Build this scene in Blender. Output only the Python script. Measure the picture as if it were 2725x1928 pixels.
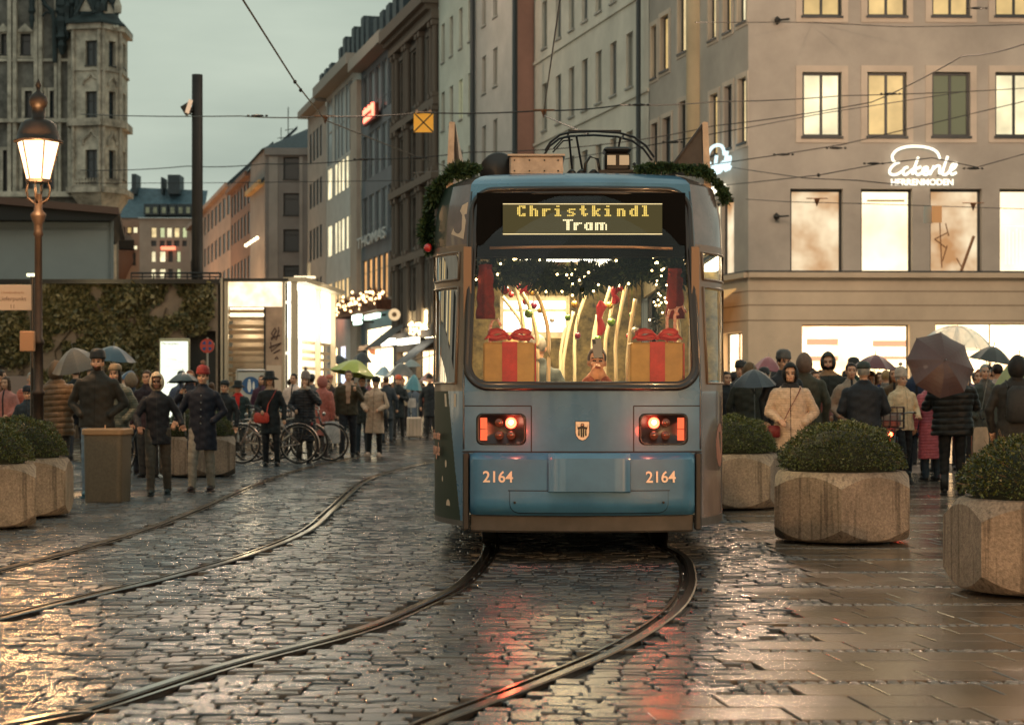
import bpy, bmesh, math, random
from math import sin, cos, pi, radians, sqrt, atan2
from mathutils import Vector, Matrix, noise
import numpy as np
random.seed(7)
for o in list(bpy.data.objects): bpy.data.objects.remove(o, do_unlink=True)
SC = bpy.context.scene
COL = SC.collection
# ---------------------------------------------------------------- camera
CAMH = 1.3
cam_d = bpy.data.cameras.new('camera'); cam = bpy.data.objects.new('camera', cam_d); COL.objects.link(cam)
cam.location = (0, 0, CAMH); cam.rotation_euler = (radians(90), 0, 0)
cam_d.sensor_width = 36; cam_d.lens = 36*5000/2725; cam_d.shift_y = 76/2725
cam_d.clip_end = 2000; cam_d.clip_start = 0.1
cam_d.dof.use_dof = True; cam_d.dof.focus_distance = 13.8; cam_d.dof.aperture_fstop = 4.0
SC.camera = cam
# ---------------------------------------------------------------- world: overcast dusk
W = bpy.data.worlds.new('World'); SC.world = W; W.use_nodes = True
nt = W.node_tree; nt.nodes.clear()
out = nt.nodes.new('ShaderNodeOutputWorld'); bg = nt.nodes.new('ShaderNodeBackground')
sky = nt.nodes.new('ShaderNodeTexSky'); sky.sky_type = 'NISHITA'; sky.sun_disc = False
sky.sun_elevation = radians(2); sky.sun_rotation = radians(200); sky.air_density = 2; sky.dust_density = 4
tc = nt.nodes.new('ShaderNodeTexCoord'); nz = nt.nodes.new('ShaderNodeTexNoise')
mp = nt.nodes.new('ShaderNodeMapping'); mp.inputs['Scale'].default_value = (1.2, 1.2, 5)
nz.inputs['Scale'].default_value = 3.2; nz.inputs['Detail'].default_value = 6
cr = nt.nodes.new('ShaderNodeValToRGB')
cr.color_ramp.elements[0].position = .3; cr.color_ramp.elements[0].color = (0.30, 0.375, 0.335, 1)
cr.color_ramp.elements[1].position = .7; cr.color_ramp.elements[1].color = (0.47, 0.55, 0.475, 1)
mx = nt.nodes.new('ShaderNodeMix'); mx.data_type = 'RGBA'; mx.inputs[0].default_value = 0.04
nt.links.new(tc.outputs['Generated'], mp.inputs[0]); nt.links.new(mp.outputs[0], nz.inputs['Vector'])
nt.links.new(nz.outputs['Fac'], cr.inputs[0]); nt.links.new(cr.outputs[0], mx.inputs[6]); nt.links.new(sky.outputs[0], mx.inputs[7])
nt.links.new(mx.outputs[2], bg.inputs[0]); bg.inputs[1].default_value = 1.0; nt.links.new(bg.outputs[0], out.inputs[0])
# the overcast sky has no sun to speak of: a very soft lamp
sd = bpy.data.lights.new('dusk_sky_light', 'SUN'); sd.energy = 0.12; sd.angle = radians(60); sd.color = (0.8, 0.92, 1)
so = bpy.data.objects.new('dusk_sky_light', sd); COL.objects.link(so); so.rotation_euler = (radians(35), 0, radians(-20))
SC.view_settings.view_transform = 'Standard'; SC.view_settings.look = 'None'
SC.view_settings.exposure = 0.3; SC.view_settings.gamma = 1
SC.render.engine = 'CYCLES'
SC.cycles.max_bounces = 8; SC.cycles.transparent_max_bounces = 12; SC.cycles.sample_clamp_indirect = 4
# ---------------------------------------------------------------- pixel helpers (plan layout)
def PX(px, d): return (px-1362.5)*d/5000
def PZ(py, d): return CAMH-(py-1040)*d/5000
def lerp(a, b, t): return a+(b-a)*t
def GD(py): return 5000*CAMH/(py-1040)
def GP(px, py): d = GD(py); return (PX(px, d), d)
# ---------------------------------------------------------------- object helpers
def tag(o, label=None, cat=None, group=None, kind=None):
    if label: o['label'] = label
    if cat: o['category'] = cat
    if group: o['group'] = group
    if kind: o['kind'] = kind
    return o
def thing(name, label, cat, loc=(0, 0, 0), rz=0, group=None):
    o = bpy.data.objects.new(name, None); o.empty_display_size = .2
    COL.objects.link(o); o.location = loc; o.rotation_euler = (0, 0, rz)
    return tag(o, label, cat, group)
def kids(o): return [c for c in bpy.data.objects if c.parent == o]
def copy_tree(o, parent=None, mats=None):
    c = o.copy(); COL.objects.link(c)
    if parent: c.parent = parent
    for ch in kids(o): copy_tree(ch, c)
    return c
def mesh_obj(name, V, F, mat=None, parent=None, smooth=False, mi=None, world=False):
    me = bpy.data.meshes.new(name)
    if world and parent is not None:
        L = parent.location
        p = parent
        off = Vector((0, 0, 0))
        while p is not None: off += p.location; p = p.parent
        V = [(v[0]-off.x, v[1]-off.y, v[2]-off.z) for v in V]
    me.from_pydata([tuple(v) for v in V], [], F)
    if mat is not None:
        for m in (mat if isinstance(mat, (list, tuple)) else [mat]): me.materials.append(m)
    if mi is not None: me.polygons.foreach_set('material_index', mi)
    if smooth: me.polygons.foreach_set('use_smooth', [True]*len(me.polygons))
    me.update()
    o = bpy.data.objects.new(name, me); COL.objects.link(o)
    if parent is not None: o.parent = parent
    return o
class MB:
    def __init__(s): s.V = []; s.F = []; s.M = []
    def add(s, V, F, m=0):
        b = len(s.V); s.V += [tuple(v) for v in V]; s.F += [tuple(i+b for i in f) for f in F]; s.M += [m]*len(F); return s
    def box(s, x0, x1, y0, y1, z0, z1, m=0, bev=0.0):
        if bev <= 0:
            V = [(x, y, z) for z in (z0, z1) for y in (y0, y1) for x in (x0, x1)]
            F = [(0, 2, 3, 1), (4, 5, 7, 6), (0, 1, 5, 4), (2, 6, 7, 3), (0, 4, 6, 2), (1, 3, 7, 5)]
            return s.add(V, F, m)
        b = min(bev, (x1-x0)*.45, (y1-y0)*.45, (z1-z0)*.45)
        rings = []
        def ring(i, z): return [(x0+i+b, y0+i, z), (x1-i-b, y0+i, z), (x1-i, y0+i+b, z), (x1-i, y1-i-b, z), (x1-i-b, y1-i, z), (x0+i+b, y1-i, z), (x0+i, y1-i-b, z), (x0+i, y0+i+b, z)]
        return s.loft([ring(b, z0), ring(0, z0+b), ring(0, z1-b), ring(b, z1)], m=m)
    def obox(s, c, ax, ay, hx, hy, hz, m=0):
        ax = Vector(ax).normalized(); ay = Vector(ay).normalized(); az = ax.cross(ay); c = Vector(c)
        V = [c+ax*i*hx+ay*j*hy+az*k*hz for k in (-1, 1) for j in (-1, 1) for i in (-1, 1)]
        F = [(0, 2, 3, 1), (4, 5, 7, 6), (0, 1, 5, 4), (2, 6, 7, 3), (0, 4, 6, 2), (1, 3, 7, 5)]
        return s.add(V, F, m)
    def loft(s, rings, m=0, cap=True, closed=True):
        n = len(rings[0]); V = [p for r in rings for p in r]; F = []
        for i in range(len(rings)-1):
            for j in range(n if closed else n-1):
                k = (j+1) % n
                F.append((i*n+j, i*n+k, (i+1)*n+k, (i+1)*n+j))
        if cap and closed: F.append(tuple(range(n-1, -1, -1))); F.append(tuple((len(rings)-1)*n+j for j in range(n)))
        return s.add(V, F, m)
    def tube(s, pts, r, n=8, m=0, cap=True):
        pts = [Vector(p) for p in pts]; rr = r if isinstance(r, (list, tuple)) else [r]*len(pts)
        rings = []; ref = None
        for i, p in enumerate(pts):
            t = (pts[min(i+1, len(pts)-1)]-pts[max(i-1, 0)])
            if t.length < 1e-9: t = Vector((0, 0, 1))
            t.normalize()
            if ref is None:
                ref = Vector((0, 0, 1)) if abs(t.z) < .9 else Vector((1, 0, 0))
            a = t.cross(ref)
            if a.length < 1e-6: a = t.cross(Vector((0, 1, 0)))
            a.normalize(); b = a.cross(t); ref = b if False else ref
            rings.append([p+(a*cos(2*pi*k/n)+b*sin(2*pi*k/n))*rr[i] for k in range(n)])
        return s.loft(rings, m, cap)
    def lathe(s, prof, c=(0, 0, 0), n=16, m=0, cap=True, sx=1, sy=1, ph=0):
        return s.loft([[(c[0]+r*sx*cos(2*pi*k/n+ph), c[1]+r*sy*sin(2*pi*k/n+ph), c[2]+z) for k in range(n)] for r, z in prof], m, cap)
    def ell(s, c, r, n=12, k=8, m=0):
        prof = [(max(1e-3, sin(pi*i/k)), -cos(pi*i/k)) for i in range(k+1)]
        return s.loft([[(c[0]+r[0]*q*cos(2*pi*j/n), c[1]+r[1]*q*sin(2*pi*j/n), c[2]+r[2]*z) for j in range(n)] for q, z in prof], m)
    def quad(s, a, b, c, d, m=0): return s.add([a, b, c, d], [(0, 1, 2, 3)], m)
    def build(s, name, mat, parent=None, smooth=False, world=False):
        return mesh_obj(name, s.V, s.F, mat, parent, smooth, s.M, world)
def autosmooth(o, ang=40):
    me = o.data; bm = bmesh.new(); bm.from_mesh(me)
    for e in bm.edges:
        e.smooth = len(e.link_faces) == 2 and e.calc_face_angle(0) < radians(ang)
    for f in bm.faces: f.smooth = True
    bm.to_mesh(me); bm.free(); return o
def text_obj(txt, size, mat, parent, loc, rot=(pi/2, 0, 0), name='lettering', align='CENTER', ext=.004, sx=1, bold=0):
    cu = bpy.data.curves.new('t', 'FONT'); cu.body = txt; cu.size = size; cu.extrude = ext; cu.align_x = align; cu.offset = bold
    cu.resolution_u = 3
    to = bpy.data.objects.new('t', cu); COL.objects.link(to)
    dg = bpy.context.evaluated_depsgraph_get(); me = bpy.data.meshes.new_from_object(to.evaluated_get(dg))
    bpy.data.objects.remove(to); me.materials.clear(); me.materials.append(mat)
    o = bpy.data.objects.new(name, me); COL.objects.link(o); o.parent = parent; o.location = loc; o.rotation_euler = rot; o.scale = (sx, 1, 1)
    return o
# ---------------------------------------------------------------- materials
MATS = {}
def mat(name, col, rough=.6, metal=0, nscale=0, namt=.25, bump=0, bscale=30, emit=0, ecol=None, coat=0, spec=.5, col2=None, rvar=0, island=False, stretch=None, sheen=0):
    if name in MATS: return MATS[name]
    m = bpy.data.materials.new(name); m.use_nodes = True; t = m.node_tree; b = t.nodes['Principled BSDF']
    c = (*col, 1)
    b.inputs['Base Color'].default_value = c; b.inputs['Roughness'].default_value = rough; b.inputs['Metallic'].default_value = metal
    b.inputs['Specular IOR Level'].default_value = spec
    if coat: b.inputs['Coat Weight'].default_value = coat; b.inputs['Coat Roughness'].default_value = .08
    if sheen: b.inputs['Sheen Weight'].default_value = sheen; b.inputs['Sheen Roughness'].default_value = .5
    if emit: b.inputs['Emission Color'].default_value = (*(ecol or col), 1); b.inputs['Emission Strength'].default_value = emit
    need = nscale or bump or rvar
    if need:
        co = t.nodes.new('ShaderNodeTexCoord'); src = co.outputs['Object']
        if stretch:
            mpn = t.nodes.new('ShaderNodeMapping'); mpn.inputs['Scale'].default_value = stretch; t.links.new(src, mpn.inputs[0]); src = mpn.outputs[0]
    if nscale or island:
        if island:
            g = t.nodes.new('ShaderNodeNewGeometry'); fac = g.outputs['Random Per Island']
        else:
            n = t.nodes.new('ShaderNodeTexNoise'); n.inputs['Scale'].default_value = nscale; n.inputs['Detail'].default_value = 8; n.inputs['Roughness'].default_value = .65
            t.links.new(src, n.inputs['Vector']); fac = n.outputs['Fac']
        r = t.nodes.new('ShaderNodeValToRGB')
        lo = tuple(max(0, x*(1-namt)) for x in col); hi = tuple(min(1, x*(1+namt)) for x in col)
        if col2: lo, hi = col, col2
        r.color_ramp.elements[0].color = (*lo, 1); r.color_ramp.elements[1].color = (*hi, 1)
        r.color_ramp.elements[0].position = .0 if island else .32; r.color_ramp.elements[1].position = 1 if island else .68
        t.links.new(fac, r.inputs[0]); t.links.new(r.outputs[0], b.inputs['Base Color'])
    if rvar:
        n2 = t.nodes.new('ShaderNodeTexNoise'); n2.inputs['Scale'].default_value = 1.3; n2.inputs['Detail'].default_value = 5
        t.links.new(src, n2.inputs['Vector'])
        mr = t.nodes.new('ShaderNodeMapRange'); mr.inputs[1].default_value = .35; mr.inputs[2].default_value = .65
        mr.inputs[3].default_value = rough; mr.inputs[4].default_value = rough+rvar
        t.links.new(n2.outputs['Fac'], mr.inputs[0]); t.links.new(mr.outputs[0], b.inputs['Roughness'])
    if bump:
        n3 = t.nodes.new('ShaderNodeTexNoise'); n3.inputs['Scale'].default_value = bscale; n3.inputs['Detail'].default_value = 6
        t.links.new(src, n3.inputs['Vector'])
        bp = t.nodes.new('ShaderNodeBump'); bp.inputs['Strength'].default_value = bump; bp.inputs['Distance'].default_value = .01
        t.links.new(n3.outputs['Fac'], bp.inputs['Height']); t.links.new(bp.outputs[0], b.inputs['Normal'])
    MATS[name] = m; return m
def glow(name, col, strength, var=0, scale=1.5, stretch=(1, 1, 1), col2=None):
    """light-giving surface (lit room behind a pane, lamp, sign); var = uneven room behind the pane"""
    if name in MATS: return MATS[name]
    m = bpy.data.materials.new(name); m.use_nodes = True; t = m.node_tree; b = t.nodes['Principled BSDF']
    b.inputs['Base Color'].default_value = (.02, .02, .02, 1); b.inputs['Roughness'].default_value = .4; b.inputs['Specular IOR Level'].default_value = .3
    b.inputs['Emission Color'].default_value = (*col, 1); b.inputs['Emission Strength'].default_value = strength
    if var:
        co = t.nodes.new('ShaderNodeTexCoord'); mpn = t.nodes.new('ShaderNodeMapping'); mpn.inputs['Scale'].default_value = stretch
        n = t.nodes.new('ShaderNodeTexNoise'); n.inputs['Scale'].default_value = scale; n.inputs['Detail'].default_value = 3
        r = t.nodes.new('ShaderNodeValToRGB'); r.color_ramp.elements[0].position = .35; r.color_ramp.elements[1].position = .68
        lo = col2 or tuple(c*(1-var) for c in col)
        r.color_ramp.elements[0].color = (*lo, 1); r.color_ramp.elements[1].color = (*col, 1)
        t.links.new(co.outputs['Object'], mpn.inputs[0]); t.links.new(mpn.outputs[0], n.inputs['Vector']); t.links.new(n.outputs['Fac'], r.inputs[0]); t.links.new(r.outputs[0], b.inputs['Emission Color'])
    MATS[name] = m; return m
def glassmat(name, tint=(.9, .92, .9), fr=1.5, rough=.02):
    if name in MATS: return MATS[name]
    m = bpy.data.materials.new(name); m.use_nodes = True; t = m.node_tree; t.nodes.clear()
    o = t.nodes.new('ShaderNodeOutputMaterial'); mxs = t.nodes.new('ShaderNodeMixShader'); f = t.nodes.new('ShaderNodeFresnel'); f.inputs[0].default_value = fr
    a = t.nodes.new('ShaderNodeBsdfTransparent'); a.inputs[0].default_value = (*tint, 1); g = t.nodes.new('ShaderNodeBsdfGlossy'); g.inputs['Roughness'].default_value = rough
    t.links.new(f.outputs[0], mxs.inputs[0]); t.links.new(a.outputs[0], mxs.inputs[1]); t.links.new(g.outputs[0], mxs.inputs[2]); t.links.new(mxs.outputs[0], o.inputs[0])
    MATS[name] = m; return m
def dots3(name, pts, r, m, parent, seg=(8, 6)):
    """many small bulbs, each its own part, sharing one mesh"""
    q = MB(); q.ell((0, 0, 0), (r, r, r), *seg); base = None; pw = Vector((0, 0, 0)); p_ = parent
    while p_ is not None: pw += p_.location; p_ = p_.parent
    for i, p in enumerate(pts):
        if base is None: o = base = q.build(name, m, parent, True)
        else: o = base.copy(); COL.objects.link(o); o.parent = parent
        o.location = Vector(p)-pw
M_BLACK = mat('black_rubber', (.012, .012, .012), .45)
M_DKMET = mat('dark_metal', (.03, .028, .026), .35, .6)
M_STEEL = mat('steel', (.35, .34, .32), .3, 1)
M_WHITE = mat('white_paint', (.75, .74, .7), .4)
M_CREAM = mat('cream_paint', (.72, .62, .48), .45)
# ================================================================ GROUND
def stonemat(name, lo, hi, r0, r1, bump=.35, bs=60):
    m = bpy.data.materials.new(name); m.use_nodes = True; t = m.node_tree; b = t.nodes['Principled BSDF']
    g = t.nodes.new('ShaderNodeNewGeometry'); co = t.nodes.new('ShaderNodeTexCoord')
    r = t.nodes.new('ShaderNodeValToRGB'); r.color_ramp.elements[0].color = (*lo, 1); r.color_ramp.elements[1].color = (*hi, 1)
    t.links.new(g.outputs['Random Per Island'], r.inputs[0])
    n = t.nodes.new('ShaderNodeTexNoise'); n.inputs['Scale'].default_value = 18; n.inputs['Detail'].default_value = 6
    t.links.new(co.outputs['Object'], n.inputs['Vector'])
    mxn = t.nodes.new('ShaderNodeMix'); mxn.data_type = 'RGBA'; mxn.blend_type = 'MULTIPLY'; mxn.inputs[0].default_value = .6
    t.links.new(r.outputs[0], mxn.inputs[6]); t.links.new(n.outputs['Color'], mxn.inputs[7])
    t.links.new(r.outputs[0], b.inputs['Base Color'])
    n2 = t.nodes.new('ShaderNodeTexNoise'); n2.inputs['Scale'].default_value = .9; n2.inputs['Detail'].default_value = 6
    t.links.new(co.outputs['Object'], n2.inputs['Vector'])
    mr = t.nodes.new('ShaderNodeMapRange'); mr.inputs[1].default_value = .35; mr.inputs[2].default_value = .68; mr.inputs[3].default_value = r0; mr.inputs[4].default_value = r1
    t.links.new(n2.outputs['Fac'], mr.inputs[0]); t.links.new(mr.outputs[0], b.inputs['Roughness'])
    n3 = t.nodes.new('ShaderNodeTexNoise'); n3.inputs['Scale'].default_value = bs; n3.inputs['Detail'].default_value = 5
    t.links.new(co.outputs['Object'], n3.inputs['Vector'])
    bp = t.nodes.new('ShaderNodeBump'); bp.inputs['Strength'].default_value = bump; bp.inputs['Distance'].default_value = .006
    t.links.new(n3.outputs['Fac'], bp.inputs['Height']); t.links.new(bp.outputs[0], b.inputs['Normal'])
    b.inputs['Specular IOR Level'].default_value = .8
    return m
M_COBBLE = stonemat('wet_cobble', (.020, .028, .037), (.075, .078, .078), .14, .31, .42, 62)
M_SLAB = stonemat('wet_slab', (.05, .04, .031), (.13, .10, .072), .11, .29, .26, 65)
M_MOSAIC = stonemat('wet_mosaic', (.05, .05, .05), (.16, .14, .12), .15, .35, .6, 80)
M_GROUT = mat('wet_grout', (.004, .004, .005), .55, bump=.4, bscale=40)
M_ASPH = mat('wet_paving', (.03, .03, .03), .14, nscale=3, namt=.35, bump=.25, bscale=25, rvar=.2)
g = MB(); g.quad((-500, -120, -.024), (500, -120, -.024), (500, 700, -.024), (-500, 700, -.024)); tag(g.build('ground', M_GROUT), 'dark wet bedding between the paving stones', 'ground', kind='structure')
# far wet paving sheet (beyond the individually laid stones)
far = MB()
xs = np.linspace(-60, 60, 61); ys = np.concatenate([np.linspace(34, 120, 44), np.linspace(130, 420, 20)])
V = [(x, y, -.003) for y in ys for x in xs]; nx = len(xs)
far.add(V, [(j*nx+i, j*nx+i+1, (j+1)*nx+i+1, (j+1)*nx+i) for j in range(len(ys)-1) for i in range(nx-1)])
tag(far.build('street_paving', M_ASPH), 'wet paving of the pedestrian street further back', 'paving', kind='structure')
# ---- rails from photograph positions
def catmull(pts, n=12):
    P = [Vector(p) for p in pts]; P = [P[0]*2-P[1]]+P+[P[-1]*2-P[-2]]; o = []
    for i in range(1, len(P)-2):
        for k in range(n):
            t = k/n; a, b, c, d = P[i-1:i+3]
            o.append(.5*((2*b)+(-a+c)*t+(2*a-5*b+4*c-d)*t*t+(-a+3*b-3*c+d)*t**3))
    o.append(P[-2]); return o
def rail_pts(L): return [Vector((*GP(*p), 0)) for p in L]
RAILS = {
 'tramL': rail_pts([(50, 1925), (240, 1887), (594, 1775), (958, 1678), (1131, 1607), (1218, 1563), (1270, 1515), (1297, 1478)])+[Vector((-.187, 16.2, 0)), Vector((-.187, 19, 0)), Vector((-.187, 26, 0)), Vector((-.187, 40, 0))],
 'tramR': rail_pts([(1174, 1912), (1348, 1846), (1479, 1794), (1610, 1738), (1714, 1681), (1797, 1618), (1829, 1566), (1832, 1524), (1814, 1481)])+[Vector((1.25, 16.2, 0)), Vector((1.248, 19, 0)), Vector((1.248, 26, 0)), Vector((1.248, 40, 0))],
 'leftR': rail_pts([(0, 1645), (240, 1585), (460, 1533), (671, 1472), (815, 1412), (886, 1352), (966, 1283), (1050, 1252), (1160, 1226)]),
 'leftL': rail_pts([(0, 1518), (268, 1446), (431, 1394), (551, 1346), (671, 1293), (774, 1256), (870, 1232), (1000, 1205)]),
}
# extend tram rails towards / past the camera
for k in ('tramL', 'tramR', 'leftR', 'leftL'):
    L = RAILS[k]; d = (L[0]-L[1]).normalized(); L.insert(0, L[0]+d*3 if k != 'tramR' else L[0]+d*2.2); 
    if k == 'tramR': L.insert(0, L[0]+Vector((-1.6, -.75, 0)))
M_RAIL = mat('rail_steel', (.13, .12, .11), .22, .9, nscale=30, namt=.4, bump=.1, bscale=60)
M_RAILTOP = mat('rail_polished', (.42, .38, .33), .16, 1)
RAILPATH = {}
for k, L in RAILS.items():
    path = catmull(L, 10); RAILPATH[k] = path
    mb = MB(); ringsA = []; secs = [(-.055, -.03), (-.055, .006), (-.045, .011), (.000, .011), (.008, .004), (.010, -.022), (.044, -.022), (.047, .006), (.066, .006), (.066, -.03)]
    for i, p in enumerate(path):
        t = (path[min(i+1, len(path)-1)]-path[max(i-1, 0)]).normalized(); n = Vector((t.y, -t.x, 0))
        if k in ('tramR', 'leftR'): sgn = -1
        else: sgn = 1
        ringsA.append([p+n*(a*sgn)+Vector((0, 0, z)) for a, z in secs])
    ns = len(secs); V = [q for r in ringsA for q in r]
    for j in range(ns-1):
        F = [(i*ns+j, i*ns+j+1, (i+1)*ns+j+1, (i+1)*ns+j) for i in range(len(path)-1)]
        mb.F += F; mb.M += [1 if j in (2, 7) else 0]*len(F)
    mb.V = [tuple(v) for v in V]
    o = mb.build('tram_rail', [M_RAIL, M_RAILTOP])
    lab = {'tramL': 'grooved steel rail sweeping left from the left side under the tram', 'tramR': 'grooved steel rail curving tightly from the right side under the tram', 'leftR': 'rail of the empty left track, the one nearer the tram', 'leftL': 'rail of the empty left track, the one nearer the people'}[k]
    tag(o, lab, 'tram rail', 'tram rails set in the cobbles')
seg = {k: np.array([(p.x, p.y) for p in v]) for k, v in RAILPATH.items()}
allrail = np.concatenate(list(seg.values()))
# densify
def dens(a):
    o = []
    for i in range(len(a)-1):
        L = np.linalg.norm(a[i+1]-a[i]); n = max(1, int(L/.04)); o.append(a[i]+(a[i+1]-a[i])*np.linspace(0, 1, n, endpoint=False)[:, None])
    return np.concatenate(o)
RD = np.concatenate([dens(a) for a in seg.values()])
from mathutils.kdtree import KDTree
kd = KDTree(len(RD))
for i, p in enumerate(RD): kd.insert((p[0], p[1], 0), i)
kd.balance()
def rail_dist(x, y): return kd.find((x, y, 0))[2]
# ---- slab region on the right
SLABPOLY = [(1880, 1290), (1905, 1372), (2105, 1515), (2112, 1640), (2040, 1715), (1950, 1775), (1990, 1835), (1880, 1848), (1780, 1862), (1830, 1960), (1860, 2100), (6000, 2100), (9000, 1290)]
SP = [GP(*p) for p in SLABPOLY]
SP[0] = (2.6, 30); SP[-1] = (40, 30); SP[-2] = (40, 5.8)
def inpoly(x, y, P):
    c = False; j = len(P)-1
    for i in range(len(P)):
        if (P[i][1] > y) != (P[j][1] > y) and x < (P[j][0]-P[i][0])*(y-P[i][1])/(P[j][1]-P[i][1])+P[i][0]: c = not c
        j = i
    return c
def stone(mb, cs, z=0, bev=.012, dome=.004, tilt=.004):
    """cs: 4 corners ccw; a worn sett with rounded shoulders"""
    c = (sum(p[0] for p in cs)/4, sum(p[1] for p in cs)/4)
    w = min(math.dist(cs[0], cs[1]), math.dist(cs[1], cs[2])); f = bev/w
    tx, ty = random.uniform(-tilt, tilt), random.uniform(-tilt, tilt)
    def ring(k, zz):
        o = []
        for i, p in enumerate(cs):
            x = p[0]+(c[0]-p[0])*k; y = p[1]+(c[1]-p[1])*k
            o.append((x, y, zz+z+(tx if i in (1, 2) else -tx)+(ty if i > 1 else -ty)))
        return o
    b = len(mb.V)
    mb.V += ring(0, -.045)+ring(f*.4, -bev*.8)+ring(f*1.9, 0)+[(c[0], c[1], z+dome)]
    for k in range(2):
        for j in range(4): mb.F.append((b+k*4+j, b+k*4+(j+1) % 4, b+(k+1)*4+(j+1) % 4, b+(k+1)*4+j))
    for j in range(4): mb.F.append((b+8+j, b+8+(j+1) % 4, b+12))
    mb.M += [0]*12
rnd = random.Random(3)
cob = MB(); y = 5.6
while y < 34.5:
    dep = rnd.uniform(.082, .108)*(1 if y < 22 else 1.25)
    x = -.30*y-1.6+rnd.random()*.1; xe = .30*y+1.5
    ph = rnd.uniform(-.01, .01)
    while x < xe:
        w = rnd.uniform(.11, .185)*(1 if y < 22 else 1.3); g_ = .006
        def wy(xx): return .05*sin(xx*1.1+y*.25)+.018*sin(xx*3.7+y*2)+ph
        x0, x1 = x+g_, x+w
        cx, cy = x+w/2, y+dep/2+wy(x+w/2)
        x += w
        if inpoly(cx, cy, SP) or cx > 2.9+(cy-14)*.02 and cy > 14: continue
        if rail_dist(cx, cy) < .06+min(w, dep)*.36: continue
        j = lambda: rnd.uniform(-.009, .009)
        cs = [(x0+j(), y+g_+wy(x0)+j()), (x1+j(), y+g_+wy(x1)+j()), (x1+j(), y+dep+wy(x1)+j()), (x0+j(), y+dep+wy(x0)+j())]
        stone(cob, cs, rnd.uniform(-.005, .003), .0060, .0006, .0023)
    y += dep
o = cob.build('cobblestone_road', M_COBBLE, smooth=False); tag(o, 'wet grey cobblestones around the tram tracks', 'cobblestones', kind='structure')
# ---- paving slabs with mosaic bands
sl = MB(); mo = MB(); COV = []; y = 5.4; row = 0; sk = -.13
while y < 34:
    band = row % 4 == 3; dep = .105 if band else .305
    x = -.9+rnd.random()*.3; xe = .30*y+3.5
    while x < xe:
        w = rnd.uniform(.05, .07) if band else rnd.choice([.36, .42, .5, .58])
        if band:
            for q in range(2):
                a = x+rnd.random()*.006; yy = y+q*.052
                cx = a+w/2
                if inpoly(cx, yy, SP): stone(mo, [(a, yy+.004), (a+w-.006, yy+.004), (a+w-.006, yy+.048), (a, yy+.048)], rnd.uniform(-.004, .002), .007, .003, .0015)
        else:
            cx, cy = x+w/2, y+dep/2
            if inpoly(cx, cy, SP):
                COV.append((x, x+w, y, y+dep)); gp = .0045
                stone(sl, [(x+gp, y+gp), (x+w-gp, y+gp), (x+w-gp+sk*dep, y+dep-gp), (x+gp+sk*dep, y+dep-gp)], rnd.uniform(-.0012, .001), .004, 0.0003, .0007)
        x += w
    y += dep; row += 1
for ky in np.arange(5.7, 20, .062):
    rowc = [c for c in COV if c[2]-.03 < ky < c[3]+.03]; e_ = min([c[0] for c in rowc] or [3.0])
    for kx in np.arange(max(-.6, e_-.75), e_+.12, .068):
        cx, cy = kx+rnd.uniform(-.004, .004), ky
        if not inpoly(cx-.12, cy, SP) and not inpoly(cx+.06, cy, SP): continue
        if any(c[0]-.02+sk*(cy-c[2]) < cx < c[1]+sk*(cy-c[2]) for c in rowc) : continue
        if rail_dist(cx, cy) < .12: continue
        if inpoly(cx, cy, SP): stone(mo, [(cx-.03, cy-.026), (cx+.03, cy-.026), (cx+.03, cy+.026), (cx-.03, cy+.026)], rnd.uniform(-.004, .002), .006, .002, .002)
sl.build('slab_pavement', M_SLAB); tag(bpy.data.objects['slab_pavement'], 'brown wet stone slabs right of the cobbles', 'pavement', kind='structure')
tag(mo.build('mosaic_bands', M_MOSAIC, smooth=True), 'narrow bands of small setts between the slabs', 'pavement', kind='structure')
# small setts filling the edge between cobbles and slabs
fill = MB()
for i in range(5200):
    yy = rnd.uniform(5.6, 13); xx = rnd.uniform(.0, 3.2)
    break
fill = None
# ================================================================ BUILDINGS
def plaster(name, col, ns=.6, amt=.14): return mat(name, col, .85, nscale=ns, namt=amt, bump=.15, bscale=12)
M_PLA = plaster('plaster_beige', (.37, .325, .28), .25, .25); M_PLA2 = plaster('plaster_surround', (.50, .41, .33)); M_PLAL = plaster('plaster_ground', (.50, .39, .28), .3, .2)
M_WHT = plaster('plaster_white', (.58, .54, .46)); M_PALE = plaster('plaster_pale_green', (.50, .52, .45)); M_GREYP = plaster('plaster_grey', (.42, .40, .37)); M_SALM = plaster('plaster_salmon', (.42, .22, .17))
M_DARKST = mat('dark_stone', (.085, .072, .06), .85, nscale=1.5, namt=.45, bump=.5, bscale=6); M_THOM = plaster('facade_slate', (.13, .15, .17)); M_SILV = plaster('facade_silver', (.48, .50, .48)); M_PINKP = plaster('plaster_pinkish', (.42, .385, .35))
M_GBR = plaster('facade_grey_brown', (.32, .28, .26)); M_ORNGLIT = plaster('plaster_orange_lit', (.55, .36, .17)); M_BRWN = plaster('facade_brown', (.22, .13, .10)); M_TANP = plaster('plaster_tan_pink', (.42, .29, .23))  # orange wall: lamp light painted into the plaster colour
M_ROOFD = mat('roof_slate_blue', (.03, .045, .055), .6, nscale=4, namt=.4); M_SILL = mat('window_dark_frame', (.028, .03, .03), .45)
M_DARKGL = mat('dark_pane', (.02, .028, .034), .28, spec=.6); M_GREYGL = mat('grey_pane', (.06, .08, .09), .28, spec=.8)
G_W1 = glow('window_warm', (1, .76, .38), 1.0, .4, 1.2); G_W2 = glow('window_yellow', (1, .68, .27), .78, .35, 1.0); G_W3 = glow('window_bright', (1, .86, .52), 1.25, .45, .8)
G_SHOP = glow('shop_window_amber', (1, .76, .42), 1.5, 0, .5, (1, 1, .8), (.62, .33, .14)); 
G_SHOP = glow('shop_window_amber2', (1, .84, .56), .95, .5, .8, (1, 1, 1), (.46, .23, .09))
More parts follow.
